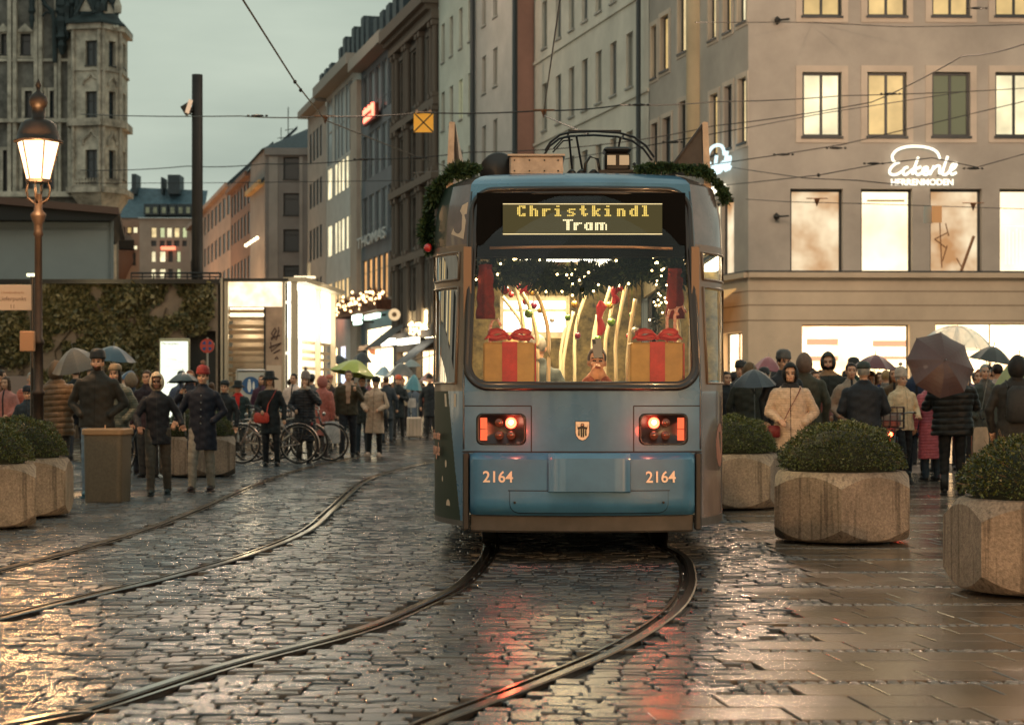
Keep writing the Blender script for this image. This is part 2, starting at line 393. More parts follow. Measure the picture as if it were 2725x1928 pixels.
G_WHITE = glow('shop_window_white', (1, .86, .56), 1.6, .3, .7, (1, 1, 1), (.9, .62, .34)); G_GF = glow('ground_shop_light', (1, .80, .46), 3.6, .3, .9, (1, 1, 1), (.8, .42, .18)); G_GRN = glow('window_greenish', (.80, .85, .45), .75, .2, 1); G_GREYW = glow('window_dim', (.35, .38, .22), .35, .5, 2)
G_ORNG = glow('curtain_orange', (1, .50, .17), 1.1, .5, 3, (1, 1, .2))
class Facade:
    """A->B as seen from outside, left to right; openings cut through, reveals, window parts"""
    def __init__(s, root, A, B, z0, z1, mat_, rev=.28, name='wall'):
        s.root = root; s.A = Vector((*A, 0)); s.B = Vector((*B, 0)); s.L = (s.B-s.A).length; s.d = (s.B-s.A)/s.L; s.n = Vector((s.d.y, -s.d.x, 0)); s.z0, s.z1 = z0, z1; s.mat = mat_; s.rev = rev; s.op = []; s.name = name
    def pt(s, u, z, off=0): return s.A+s.d*u+s.n*off+Vector((0, 0, z))
    def u_px(s, px):
        k = (px-1362.5)/5000; den = s.d.x-k*s.d.y; return (k*s.A.y-s.A.x)/den
    def z_py(s, u, py): return PZ(py, s.pt(u, 0).y)
    def win_px(s, pa, pb, y0, y1, **k):   # by photograph position of its edges
        ua, ub = s.u_px(pa), s.u_px(pb); um = (ua+ub)/2; s.win(ua, ub, s.z_py(um, y1), s.z_py(um, y0), **k)
    def win(s, u0, u1, v0, v1, pane=None, frame=None, mull=1, trans=None, sur=0, surm=None, sill=True, bar=.05, rev=None, head=0, headm=None):
        u0, u1 = sorted((u0, u1)); v0, v1 = sorted((v0, v1))
        if u0 < .02 or u1 > s.L-.02 or v1 > s.z1-.02 or v0 < s.z0: 
            if u0 < .02 or u1 > s.L-.02: return
            v1 = min(v1, s.z1-.02)
        s.op.append((u0, u1, v0, v1, dict(pane=pane or M_DARKGL, frame=frame or M_SILL, mull=mull, trans=trans, sur=sur, surm=surm, sill=sill, bar=bar, rev=rev or s.rev, head=head, headm=headm)))
    def box(s, mb, u0, u1, v0, v1, o0, o1, m=0):
        P = [s.pt(u, v, o) for v in (v0, v1) for o in (o1, o0) for u in (u0, u1)]
        mb.add(P, [(0, 2, 3, 1), (4, 5, 7, 6), (0, 1, 5, 4), (2, 6, 7, 3), (0, 4, 6, 2), (1, 3, 7, 5)], m)
    def finish(s):
        us = sorted(set([0, s.L]+[round(o[0], 4) for o in s.op]+[round(o[1], 4) for o in s.op])); vs = sorted(set([s.z0, s.z1]+[round(o[2], 4) for o in s.op]+[round(o[3], 4) for o in s.op]))
        mb = MB(); n = len(us); V = [s.pt(u, v) for v in vs for u in us]; F = []
        for j in range(len(vs)-1):
            for i in range(n-1):
                uc, vc = (us[i]+us[i+1])/2, (vs[j]+vs[j+1])/2
                if any(o[0] < uc < o[1] and o[2] < vc < o[3] for o in s.op): continue
                F.append((j*n+i, j*n+i+1, (j+1)*n+i+1, (j+1)*n+i))
        mb.add(V, F)
        for u0, u1, v0, v1, k in s.op:
            r = -k['rev']
            for a, b in (((u0, v0), (u1, v0)), ((u1, v0), (u1, v1)), ((u1, v1), (u0, v1)), ((u0, v1), (u0, v0))):
                mb.quad(s.pt(a[0], a[1]), s.pt(a[0], a[1], r), s.pt(b[0], b[1], r), s.pt(b[0], b[1]))
        mb.build(s.name, s.mat, s.root, world=True)
        for u0, u1, v0, v1, k in s.op:
            r = k['rev']; b = k['bar']; fm = MB(); nn = k['mull']
            s.box(fm, u0, u0+b, v0, v1, -r, -r+.07); s.box(fm, u1-b, u1, v0, v1, -r, -r+.07); s.box(fm, u0+b, u1-b, v0, v0+b, -r, -r+.069); s.box(fm, u0+b, u1-b, v1-b, v1, -r, -r+.069)
            for q in range(nn):
                uc = lerp(u0, u1, (q+1)/(nn+1)); s.box(fm, uc-b*.5, uc+b*.5, v0+b, v1-b, -r, -r+.065)
            if k['trans']: vt = lerp(v0, v1, k['trans']); s.box(fm, u0+b, u1-b, vt-b*.4, vt+b*.4, -r, -r+.06)
            if k['sill']: s.box(fm, u0-.04, u1+.04, v0-.07, v0+.004, -r+.08, .07)
            w = fm.build('window', k['frame'], s.root, world=True)
            pm = MB(); pm.quad(s.pt(u0, v0, -r+.02), s.pt(u1, v0, -r+.02), s.pt(u1, v1, -r+.02), s.pt(u0, v1, -r+.02)); pm.build('pane', k['pane'], w, world=True)
            if k['sur']:
                q = k['sur']; sm = MB(); s.box(sm, u0-q, u0, v0-q, v1+q, .0, .03); s.box(sm, u1, u1+q, v0-q, v1+q, .0, .03); s.box(sm, u0, u1, v1, v1+q, .0, .031); s.box(sm, u0, u1, v0-q, v0, .0, .031); sm.build('surround', k['surm'] or M_PLA2, w, world=True)
            if k['head']: sm = MB(); s.box(sm, u0-.1, u1+.1, v1+.12, v1+.12+k['head'], .0, .14); sm.build('lintel', k['headm'] or s.mat, w, world=True)
    def band(s, v0, v1, o, m, u0=0, u1=None, name='cornice'):
        mb = MB(); s.box(mb, u0, u1 if u1 is not None else s.L, v0, v1, -.05, o); return mb.build(name, m, s.root, world=True)
def bldg(lab, A, cat='building', grp='buildings along the shopping street'): return thing('building', lab, cat, (A[0], A[1], 0), group=grp)
def mass(root, P, z0, z1, m, name='rear_wall'):
    """closed block behind the facades (plan polygon)"""
    mb = MB(); n = len(P); mb.add([(p[0], p[1], z) for z in (z0, z1) for p in P], [tuple(range(n)), tuple(range(2*n-1, n-1, -1))]+[(i, (i+1) % n, n+(i+1) % n, n+i) for i in range(n)]); return mb.build(name, m, root, world=True)
def roof(root, A, B, n, z, dep, h, m, over=.5, name='roof'):
    A, B, n = Vector((*A, 0)), Vector((*B, 0)), Vector(n); mb = MB(); d = (B-A).normalized()
    P = [A+n*over+Vector((0, 0, z)), B+n*over+Vector((0, 0, z)), B-n*dep+Vector((0, 0, z+h)), A-n*dep+Vector((0, 0, z+h))]; Q = [p-Vector((0, 0, .3)) for p in P]
    mb.add(P+Q, [(0, 1, 2, 3), (7, 6, 5, 4), (0, 4, 5, 1), (1, 5, 6, 2), (2, 6, 7, 3), (3, 7, 4, 0)]); return mb.build(name, m, root, world=True)
def L0(px): u = (px-1362.5)/5000; d = 22.56/(u+.257); return (u*d, d)
def L1_(px): u = (px-1362.5)/5000; d = 21.56/(u+.257); return (u*d, d)
# ---------------- corner building with shop (right)
C0 = (7.42, 59.0); E0 = (26, 59.6)
b1 = bldg('beige corner building at the right with lit shop windows and white script sign', C0)
f = Facade(b1, C0, E0, 4.95, 30, M_PLA, .22, 'upper_wall')
for (a, b, p1, p0) in ((2135, 2240, G_W3, G_W2), (2308, 2413, G_W2, G_W2), (2480, 2582, mat('pane_olive', (.05, .055, .035), .1, emit=.16, ecol=(.55, .5, .25)), G_W2), (2648, 2755, G_W3, G_W2), (2822, 2926, G_W2, G_W1)):
    f.win_px(a, b, 192, 363, pane=p1, mull=1, trans=None, sur=.20, bar=.085); f.win_px(a, b, -135, 43, pane=p0, sur=.20, bar=.085); f.win_px(a, b, -460, -290, pane=M_DARKGL, sur=.2, bar=.085); f.win_px(a, b, -790, -620, pane=G_W1, sur=.2, bar=.085)
disp_p = [(2103, 2243, G_SHOP), (2291, 2428, G_WHITE), (2475, 2613, G_SHOP), (2660, 2800, G_WHITE), (2850, 2990, G_SHOP)]
for a, b, p in disp_p: f.win_px(a, b, 502, 729, pane=p, mull=0, bar=.08, sill=False, rev=.3)
f.finish()
g_ = Facade(b1, (C0[0], C0[1]), E0, 0, 4.95, M_PLAL, .35, 'ground_wall')
g_.win_px(2135, 2421, 863, 1085, pane=G_GF, mull=0, bar=.05, sill=False); g_.win_px(2490, 2790, 860, 1085, pane=G_GF, mull=1, bar=.04, sill=False); g_.win_px(2850, 3080, 860, 1090, pane=G_WHITE, mull=1, bar=.04, sill=False)
g_.finish()
f.band(4.86, 5.02, .16, M_PLAL); f.band(5.022, 5.08, .10, M_SILL, name='ledge')
M_JOINT = mat('plaster_joint', (.20, .14, .09), .9)
for zz in (4.42, 3.98, 3.5): g_.band(zz, zz+.035, .004, M_JOINT, name='groove')
# shop interior things seen in the windows: shelf stripes and hangers
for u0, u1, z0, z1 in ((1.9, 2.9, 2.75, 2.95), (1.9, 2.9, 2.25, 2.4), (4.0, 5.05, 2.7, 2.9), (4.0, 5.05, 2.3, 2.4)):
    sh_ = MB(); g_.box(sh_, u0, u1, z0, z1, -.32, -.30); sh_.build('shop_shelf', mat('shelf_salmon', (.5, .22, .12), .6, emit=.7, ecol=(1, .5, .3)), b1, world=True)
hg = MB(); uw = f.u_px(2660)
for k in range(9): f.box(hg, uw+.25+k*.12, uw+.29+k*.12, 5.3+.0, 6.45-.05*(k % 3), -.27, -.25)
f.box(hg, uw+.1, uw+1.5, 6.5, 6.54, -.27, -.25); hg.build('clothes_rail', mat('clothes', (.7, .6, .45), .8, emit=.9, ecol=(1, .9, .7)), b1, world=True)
for px, y0, y1 in ((2310, 530, 530), ):
    q = MB(); f.box(q, f.u_px(2312), f.u_px(2412), 7.28, 7.34, -.27, -.25); q.build('blind_rail', mat('blind_tan', (.5, .35, .2), .6), b1, world=True)
q = MB(); ua = f.u_px(2484)
for (x0, z0, x1, z1) in ((.25, 7.0, .33, 5.2), (1.35, 6.2, .95, 5.1), (.45, 6.6, .55, 6.2), (.1, 6.1, .5, 6.3), (.1, 6.1, .5, 5.8), (.5, 5.9, .35, 5.4), (.8, 5.5, 1.0, 5.15)):
    A_, B_ = f.pt(ua+x0, z0, -.25), f.pt(ua+x1, z1, -.25); q.tube([A_, B_], .02 if x0 < 1.3 else .05, 5)
q.build('window_decoration', mat('deco_brown', (.22, .11, .05), .7), b1, world=True)
# script sign: tube strokes
def strokes(name, S, fa, u0, z0, sc, m, parent, r=.06, off=.16, n=6, shear=0):
    mb = MB()
    for Pn in S:
        pts = catmull([Vector((x, y, 0)) for x, y in Pn], 6) if len(Pn) > 2 else [Vector((x, y, 0)) for x, y in Pn]
        mb.tube([fa.pt(u0+(p.x+shear*p.y)*sc, z0+p.y*sc, off) for p in pts], r, 8)
    return mb.build(name, m, parent, True, world=True)
# coordinates traced on a 400x170 grid (x right, y up)
def T(P): return [((x-985)/400, (1025-y)/400) for x, y in P]
SCR = [T([(1012, 905), (1030, 880), (1060, 862), (1110, 850), (1180, 850), (1240, 862), (1275, 885), (1290, 920)]), T([(1012, 905), (1022, 935), (1050, 945)]),
 T([(1055, 940), (1030, 950), (1005, 975), (998, 1000), (1015, 1012), (1045, 1008), (1080, 985)]), T([(1105, 968), (1085, 975), (1075, 1000), (1090, 1012), (1115, 995), (1140, 975)]),
 T([(1165, 910), (1150, 950), (1130, 1010)]), T([(1180, 965), (1145, 985), (1160, 1012), (1185, 1000)]), T([(1190, 995), (1215, 985), (1215, 968), (1195, 975), (1190, 1000), (1210, 1012), (1235, 990)]),
 T([(1255, 960), (1245, 985), (1230, 1012)]), T([(1250, 980), (1270, 962), (1290, 965), (1285, 1000), (1305, 1000)]), T([(1335, 905), (1315, 960), (1305, 1005), (1325, 1010), (1345, 990)]),
 T([(1345, 990), (1375, 970), (1385, 945), (1360, 955), (1348, 990), (1360, 1010), (1385, 998)])]
M_NEON = glow('sign_white_glow', (1, .92, .72), 1.7)
sg = thing('shop_sign', 'glowing white script sign Eckerle Herrenmoden between the upper and lower windows', 'shop sign', (C0[0], C0[1]-.2, 0))
strokes('script_lettering', SCR, f, f.u_px(2358), PZ(472, 59.1), 2.2*.995, M_NEON, sg, .04)
to = text_obj('HERRENMODEN', .27, M_NEON, sg, (0, 0, 0), bold=.004, ext=.02, align='CENTER')
pt_ = f.pt(f.u_px(2451), PZ(493, 59.1), .14); to.location = (pt_.x-C0[0], pt_.y-C0[1]+.2, pt_.z)
q = MB()
for k in range(6): A_ = f.pt(f.u_px(2375+k*30), PZ(465, 59), .0); B_ = f.pt(f.u_px(2375+k*30), PZ(465, 59), .16); q.tube([A_, B_], .015, 4)
q.build('fixings', M_DKMET, sg, world=True)
# side facade of the corner building
S0 = L0(1728)
f2 = Facade(b1, S0, C0, 4.95, 30, M_PLA, .2, 'upper_wall')
for a, b in ((1887, 1908), (1929, 1950), (1965, 1992)):
    pass
for (a, b, y0, y1, p) in ((1890, 1911, 250, 412, G_W2), (1928, 1949, 228, 395, M_GREYGL), (1965, 1987, 207, 380, G_W1), (1886, 1907, -60, 105, G_W1), (1926, 1947, -85, 85, G_W2), (1963, 1986, -110, 60, G_W3), (1805, 1828, -25, 140, G_W1), (1758, 1780, 42, 188, G_W2), (1728+5, 1748, 68, 208, G_W1), (1764, 1786, 312, 450, M_GREYGL), (1734, 1751, 328, 460, M_GREYGL), (1808, 1826, 270, 420, M_DARKGL)):
    f2.win_px(a, b, y0, y1, pane=p, mull=0 if b-a < 21 else 1, sur=.16, bar=.07)
for (a, b, y0, y1, p) in ((1957, 1996, 512, 741, G_WHITE), (1920, 1953, 530, 750, G_SHOP), (1897, 1916, 540, 758, G_WHITE), (1870, 1890, 552, 765, G_WHITE)):
    f2.win_px(a, b, y0, y1, pane=p, mull=0, bar=.09, sill=False)
f2.finish()
f3 = Facade(b1, S0, C0, 0, 4.95, M_PLAL, .35, 'ground_wall'); f3.win_px(1917, 1974, 885, 1090, pane=G_GF, mull=1, sill=False); f3.win_px(1850, 1900, 890, 1080, pane=G_WHITE, mull=1, sill=False); f3.finish()
f2.band(4.86, 5.02, .16, M_PLAL); f2.band(5.022, 5.08, .10, M_SILL, name='ledge')
for zz in (4.42, 3.98, 3.5): f3.band(zz, zz+.035, .004, M_JOINT, name='groove')
q = MB(); A_ = f2.pt(f2.u_px(1853), 0, 0); q.tube([A_+Vector((0, 0, 5.1)), A_+Vector((0, 0, 30))], .34, 12); q.build('corner_shaft', plaster('shaft_cream', (.58, .46, .30)), b1, True, world=True)
mass(b1, [(C0[0]+.5, C0[1]+.5), (26, 60), (26, 80), (S0[0]+6, S0[1]+6), (S0[0]+.5, S0[1]+.2)], 0, 29.8, M_PLA)
s2 = thing('shop_sign', 'small glowing script sign on the side wall of the corner building', 'shop sign', (C0[0]-.5, C0[1]+2, 0))
strokes('script_lettering', SCR, f2, f2.u_px(1905), PZ(487, 63), 2.2, glow('sign_bluish_glow', (.62, .82, .85), 1.3), s2, .055, .35)
A_ = f2.pt(f2.u_px(1908), PZ(512, 63), .25); q = MB(); f2.box(q, f2.u_px(1910), f2.u_px(1948), PZ(520, 61.5), PZ(500, 61.5), .2, .3); q.build('lettering_box', M_NEON, s2, world=True)
# striped canopy over the side shop
cn = thing('awning', 'orange lit awning over the side shop right of the tram', 'awning', (6.4, 62, 0)); A1, A2 = f3.u_px(1860), f3.u_px(1975); q = MB()
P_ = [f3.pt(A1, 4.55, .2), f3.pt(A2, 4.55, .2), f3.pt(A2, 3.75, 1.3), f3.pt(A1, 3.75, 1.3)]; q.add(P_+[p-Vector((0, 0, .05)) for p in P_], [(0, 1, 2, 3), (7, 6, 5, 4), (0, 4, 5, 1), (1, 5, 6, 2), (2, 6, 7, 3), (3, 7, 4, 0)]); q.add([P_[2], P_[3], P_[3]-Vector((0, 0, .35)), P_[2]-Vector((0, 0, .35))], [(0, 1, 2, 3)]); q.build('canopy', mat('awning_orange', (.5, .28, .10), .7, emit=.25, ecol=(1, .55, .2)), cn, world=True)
# little wall things on the front
for px, py, lab in ((2067, 58, 'wire anchor on the beige wall between the upper window rows'), (2065, 578, 'wire anchor on the beige wall left of the amber shop window')):
    p = f.pt(f.u_px(px), PZ(py, 59.1), .02); q = MB(); q.ell((0, -.12, 0), (.10, .12, .10), 12, 8); q.box(-.03, .03, -.12, 0, -.12, .12); q.tube([(0, -.15, 0), (.35, -.35, 0)], .03, 6); o = q.build('wall_anchor', M_DKMET, None); o.location = p; tag(o, lab, 'wire anchor', 'wire anchors on the corner building')
# sign boards hung on wire before the window
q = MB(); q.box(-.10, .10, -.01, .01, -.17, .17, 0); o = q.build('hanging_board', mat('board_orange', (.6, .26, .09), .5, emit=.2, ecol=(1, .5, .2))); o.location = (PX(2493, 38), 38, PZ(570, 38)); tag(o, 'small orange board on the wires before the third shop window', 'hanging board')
q = MB(); q.box(-.10, .10, -.01, .01, -.17, .17, 0); o = q.build('hanging_board', mat('board_greyw', (.5, .5, .45), .5)); o.location = (PX(2473, 38), 38.1, PZ(570, 38)); o.rotation_euler = (0, 0, .3); tag(o, 'small grey board on the wires left of the orange one', 'hanging board')
# ---------------- long white building
D1 = L0(1422)
b2 = bldg('long white building with tall narrow windows above the tram roof', D1)
f = Facade(b2, D1, (S0[0]-.02, S0[1]+.02), 0, 24, M_WHT, .18)
cols = [1449, 1486, 1521, 1556, 1593, 1632, 1675]
for i, c in enumerate(cols):
    u = f.u_px(c)
    for zs in (5.2, 9.0, 12.7, 16.3, 19.9):
        f.win(u-.42, u+.42, zs, zs+2.05, pane=M_GREYGL if i % 2 else mat('curtain_pane', (.25, .24, .20), .2), mull=1, bar=.06, sur=0, frame=mat('white_window_frame', (.30, .29, .26), .6) )
f.win(1.5, 4.5, .2, 3.2, pane=G_W1, mull=2); f.win(6.5, 10, .2, 3.2, pane=G_W3, mull=2)
f.finish()
for zs in (4.6, 8.5, 12.2, 15.8, 19.4): f.band(zs, zs+.12, .07, M_WHT)
dpx = lambda px: L0(px)
q = MB(); p = L0(1716); q.tube([(p[0]-.25, p[1]-.2, 0), (p[0]-.25, p[1]-.2, 24)], .09, 8); q.build('drainpipe', mat('pipe_dark', (.03, .04, .045), .5), b2, world=True)
nrm = f.n
roof(b2, D1, S0, nrm, 24, 6, 4, M_ROOFD); mass(b2, [(D1[0]+.5, D1[1]+.5), (S0[0]+.5, S0[1]+.2), (S0[0]+8, S0[1]+4), (D1[0]+8, D1[1]+4)], 0, 23.7, M_WHT)
# salmon return + grey building, projecting 1 m
F1 = L1_(1365); F2 = L1_(1262); F3_ = L1_(1168)
b3 = bldg('grey building with a salmon coloured end wall and two dark drainpipes', F2)
f = Facade(b3, F1, (D1[0]-.02, D1[1]+.1), 0, 24, M_SALM, .2, 'end_wall'); f.finish()
f = Facade(b3, F2, F1, 0, 24, M_GREYP, .15)
for c in (1288, 1318): 
    u = f.u_px(c)
    for zs in (5.6, 8.9, 12.1, 15.4, 18.6): f.win(u-.42, u+.42, zs, zs+1.75, pane=mat('curtain_pane', (.25, .24, .20), .2), mull=1, bar=.06, frame=mat('white_window_frame', (.30, .29, .26), .6))
f.win(1, 3, .2, 3, pane=G_W1); f.finish()
q = MB()
for pp in (L1_(1376), L1_(1263)): q.tube([(pp[0]-.1, pp[1]-.3, 0), (pp[0]-.1, pp[1]-.3, 23.5)], .12, 8)
q.build('drainpipe', mat('pipe_dark', (.03, .04, .045), .5), b3, world=True)
roof(b3, F2, F1, f.n, 24, 6, 4, M_ROOFD); mass(b3, [(F2[0]+.5, F2[1]+.3), (F1[0]+.4, F1[1]+.4), (F1[0]+8, F1[1]+4), (F2[0]+8, F2[1]+4)], 0, 23.7, M_GREYP)
b4 = bldg('pale greenish building next to the dark ornate one, one window lit yellow', F3_)
f = Facade(b4, F3_, (F2[0]-.02, F2[1]+.02), 0, 24, M_PALE, .18)
for i, c in enumerate((1179, 1201, 1226, 1251)):
    u = f.u_px(c)
    for j, zs in enumerate((4.6, 7.9, 11.3, 14.85, 18.4)):
        f.win(u-.40, u+.40, zs, zs+2.0, pane=(G_GRN if (i == 2 and j == 3) else G_GREYW if (i == 3 and j == 3) else mat('curtain_pane', (.25, .24, .20), .2)), mull=0, bar=.05, frame=mat('white_window_frame', (.30, .29, .26), .6))
f.win(1, 6, .2, 3.0, pane=G_W1, mull=2); f.finish()
roof(b4, F3_, F2, f.n, 24, 6, 4, M_ROOFD); mass(b4, [(F3_[0]+.5, F3_[1]+.3), (F2[0]+.5, F2[1]+.3), (F2[0]+8, F2[1]+4), (F3_[0]+8, F3_[1]+4)], 0, 23.7, M_PALE)
# ---------------- dark ornate stone building
O1 = L1_(1050); b5 = bldg('dark ornate stone building with pilasters and tall arched windows', O1)
f = Facade(b5, O1, (F3_[0]-.02, F3_[1]+.02), 0, 22.3, M_DARKST, .4)
for c, w in ((1072, .45), (1106, .75), (1144, .45)):
    u = f.u_px(c)
    for zs, h in ((4.9, 3.3), (9.3, 2.8), (13.2, 2.6), (17.2, 3.0)): f.win(u-w, u+w, zs, zs+h, pane=M_DARKGL, mull=1, trans=.7, sur=.14, surm=mat('ornate_trim', (.12, .095, .075), .8), head=.22, bar=.07)
f.win_px(1092, 1164, 822, 900, pane=glow('storefront_blaze', (1, .80, .45), 14), mull=0, sill=False); f.win_px(1108, 1160, 930, 1075, pane=G_GF, mull=2, sill=False); f.win_px(1056, 1084, 935, 1075, pane=G_GF, mull=1, sill=False)
f.finish()
st = mat('ornate_trim', (.12, .095, .075), .8, nscale=4)
for z0, z1, o in ((4.2, 4.6, .35), (8.6, 9.0, .3), (12.5, 12.9, .4), (16.4, 16.8, .3), (20.9, 21.4, .4), (21.7, 22.35, .95)): f.band(z0, z1, o, st)
q = MB()
for c in (1054, 1063, 1085, 1092, 1120, 1128, 1155, 1164):
    u = f.u_px(c); 
    for z0, z1 in ((4.6, 8.6), (9.0, 12.5), (12.9, 16.4), (16.8, 20.9)):
        q.tube([f.pt(u, z0+.1, .12), f.pt(u, z1-.1, .12)], .16, 8); f.box(q, u-.22, u+.22, z1-.3, z1-.02, 0, .34); f.box(q, u-.22, u+.22, z0+.02, z0+.25, 0, .34)
for k in range(40): f.box(q, f.L*k/40, f.L*k/40+.16, 21.4, 21.7, 0, .7)
q.build('pilasters', st, b5, world=True)
roof(b5, O1, F3_, f.n, 22.35, 4, 5, M_ROOFD, .3); mass(b5, [(O1[0]+.6, O1[1]+.3), (F3_[0]+.6, F3_[1]+.3), (F3_[0]+8, F3_[1]+4), (O1[0]+8, O1[1]+4)], 0, 22, M_DARKST)
q = MB(); f.box(q, f.u_px(1090), f.u_px(1150), 23.8, 25.4, -2.2, -.4, 0); q.build('dormer', M_ROOFD, b5, world=True)
def lamp_thing(name, lab, cat, fa, a, b, y0, y1, m, off=.5, th=.25):
    ua, ub = fa.u_px(a), fa.u_px(b); um = (ua+ub)/2; q = MB(); fa.box(q, ua, ub, fa.z_py(um, y1), fa.z_py(um, y0), off, off+th); 
    t = thing(name, lab, cat, tuple(fa.pt(um, 0, off))); q.build('light_box', m, t, world=True); r_ = MB()
    fa.box(r_, um-.05, um+.05, fa.z_py(um, y0)-.1, fa.z_py(um, y0)+.02, 0, off); r_.build('bracket', M_DKMET, t, world=True); return t
lamp_thing('shop_sign', 'white glowing bar sign closest to the tram in the shopping street', 'shop sign', f, 1106, 1156, 900, 915, glow('bar_white', (1, .93, .75), 5), .8)
lamp_thing('shop_sign', 'white glowing bar sign beside the striped awning', 'shop sign', f, 1052, 1090, 903, 919, glow('bar_white', (1, .93, .75), 5), .8)
cl = thing('round_sign', 'round cream sign on the wall above the striped awning', 'sign', tuple(f.pt(f.u_px(1077), 0, .6))); q = MB(); p = f.pt(f.u_px(1077), f.z_py(f.u_px(1077), 837), .6)
q.lathe([(.34, -.06), (.34, .06)], n=24); o = q.build('disc', glow('disc_cream', (1, .70, .38), .75), cl); o.rotation_euler = (pi/2, 0, 0); o.location = (0, 0, p.z); q = MB(); q.lathe([(.14, -.08), (.14, .08)], n=16); o = q.build('emblem', mat('emblem_tan', (.35, .2, .1), .5), cl); o.rotation_euler = (pi/2, 0, 0); o.location = (0, -.0, p.z)
for a, b, y, lab in ((1046, 1088, 868, 'dark striped awning under the round cream sign'), (1128, 1166, 905, 'dark awning close to the tram in the shopping street')):
    t = thing('awning', lab, 'awning', tuple(f.pt(f.u_px((a+b)/2), 0, .5)), group='dark awnings along the street'); ua, ub = f.u_px(a), f.u_px(b); zt = f.z_py(ua, y); q = MB(); n_ = 8
    for k in range(n_):
        u0, u1 = lerp(ua, ub, k/n_), lerp(ua, ub, (k+1)/n_); q.quad(f.pt(u0, zt, .05), f.pt(u1, zt, .05), f.pt(u1, zt-1.3, 1.7), f.pt(u0, zt-1.3, 1.7), k % 2)
    q.quad(f.pt(ua, zt, .05), f.pt(ua, zt-1.3, 1.7), f.pt(ua, zt-1.4, 1.6), f.pt(ua, zt-.1, .05))
    q.build('canopy', [mat('awning_dark', (.03, .035, .04), .8), mat('awning_stripe', (.10, .10, .10), .8)], t, world=True); q = MB(); q.tube([f.pt(ua, zt-.8, .05), f.pt(ua, zt-1.3, 1.7)], .03, 5); q.tube([f.pt(ub, zt-.8, .05), f.pt(ub, zt-1.3, 1.7)], .03, 5); q.build('arm', M_DKMET, t, world=True)
# ---------------- slate facade building with curtain lit bay
T1 = L1_(962); b6 = bldg('slate grey building with strips of tall windows and the letters THOMAS', T1)
f = Facade(b6, T1, (O1[0]-.02, O1[1]+.02), 0, 22.6, M_THOM, .14)
for (y0, y1, yy) in ((170, 300, 0), (335, 458, 0), (505, 620, 0)):
    zt, zb = f.z_py(f.u_px(1010), y0), f.z_py(f.u_px(1010), y1)
    for k in range(5): f.win_px(964+k*17+1, 964+k*17+15, 0, 0, ) if False else f.win(f.u_px(965+k*17), f.u_px(965+k*17+13), zb, zt, pane=M_DARKGL, mull=0, trans=.3, bar=.06, sill=False, frame=mat('silver_frame', (.2, .22, .23), .5))
for k in range(6): f.win(f.u_px(966+k*14), f.u_px(966+k*14+10), f.z_py(f.u_px(1000), 800), f.z_py(f.u_px(1000), 682), pane=G_ORNG, mull=0, trans=.7, bar=.05, sill=False)
f.win_px(974, 1046, 870, 1075, pane=glow('shop_cream', (1, .78, .45), 4, .25, 1), mull=1, trans=.72, sill=False)
f.finish(); f.band(21.9, 22.6, .9, mat('eave_pale', (.30, .27, .235), .7)); f.band(3.9, 4.2, .25, M_DKMET)
to = text_obj('THOMAS', .95, mat('sign_silver', (.35, .38, .38), .4), b6, (0, 0, 0), bold=.02, ext=.05); p = f.pt(f.u_px(1000), f.z_py(f.u_px(1000), 648), .3); to.location = (p.x-T1[0], p.y-T1[1], p.z); to.rotation_euler = (pi/2, 0, atan2(f.d.y, f.d.x)); to.scale = (2.6, 1, 1)
t = thing('neon_sign', 'red glowing neon sign on the slate facade', 'neon sign', tuple(f.pt(f.u_px(1000), 0, .3)))
q = MB(); f.box(q, f.u_px(983), f.u_px(1017), f.z_py(f.u_px(1000), 325), f.z_py(f.u_px(1000), 288), .2, .4); q.build('backing', mat('neon_back', (.15, .02, .015), .5), t, world=True)
q = MB(); ua, ub = f.u_px(984), f.u_px(1016); zz = f.z_py(f.u_px(1000), 323)
for k in range(7): f.box(q, lerp(ua, ub, k/7.2), lerp(ua, ub, (k+.65)/7.2), zz+.62, zz+.92+.08*(k % 2), .42, .46)
f.box(q, ua+.2, ub-1.5, zz+.1, zz+.4, .42, .46); f.box(q, ub-1.1, ub-.3, zz+.1, zz+.85, .42, .46); q.build('tubes', glow('neon_red', (1, .16, .09), 4), t, world=True)
lamp_thing('shop_sign', 'green and white glowing sign above the cream shop window', 'shop sign', f, 1010, 1044, 836, 848, glow('bar_mint', (.7, 1, .8), 3.2), .7)
lamp_thing('shop_sign', 'square mint glowing sign left of the green and white bar', 'shop sign', f, 984, 1002, 838, 852, glow('bar_mint', (.7, 1, .8), 3.2), .9)
lamp_thing('shop_sign', 'small pale glowing sign under the square mint one', 'shop sign', f, 988, 1002, 855, 863, glow('bar_mint', (.7, 1, .8), 3.2), .9)
q = MB(); q.lathe([(.42, -.03), (.42, .03)], n=20); o = q.build('round_sticker', mat('sticker_rust', (.45, .15, .07), .5, emit=.2, ecol=(1, .4, .2)), b6); o.rotation_euler = (pi/2, 0, 0); p = f.pt(f.u_px(994), f.z_py(f.u_px(994), 927), -.1); o.location = (p.x-T1[0], p.y-T1[1], p.z)
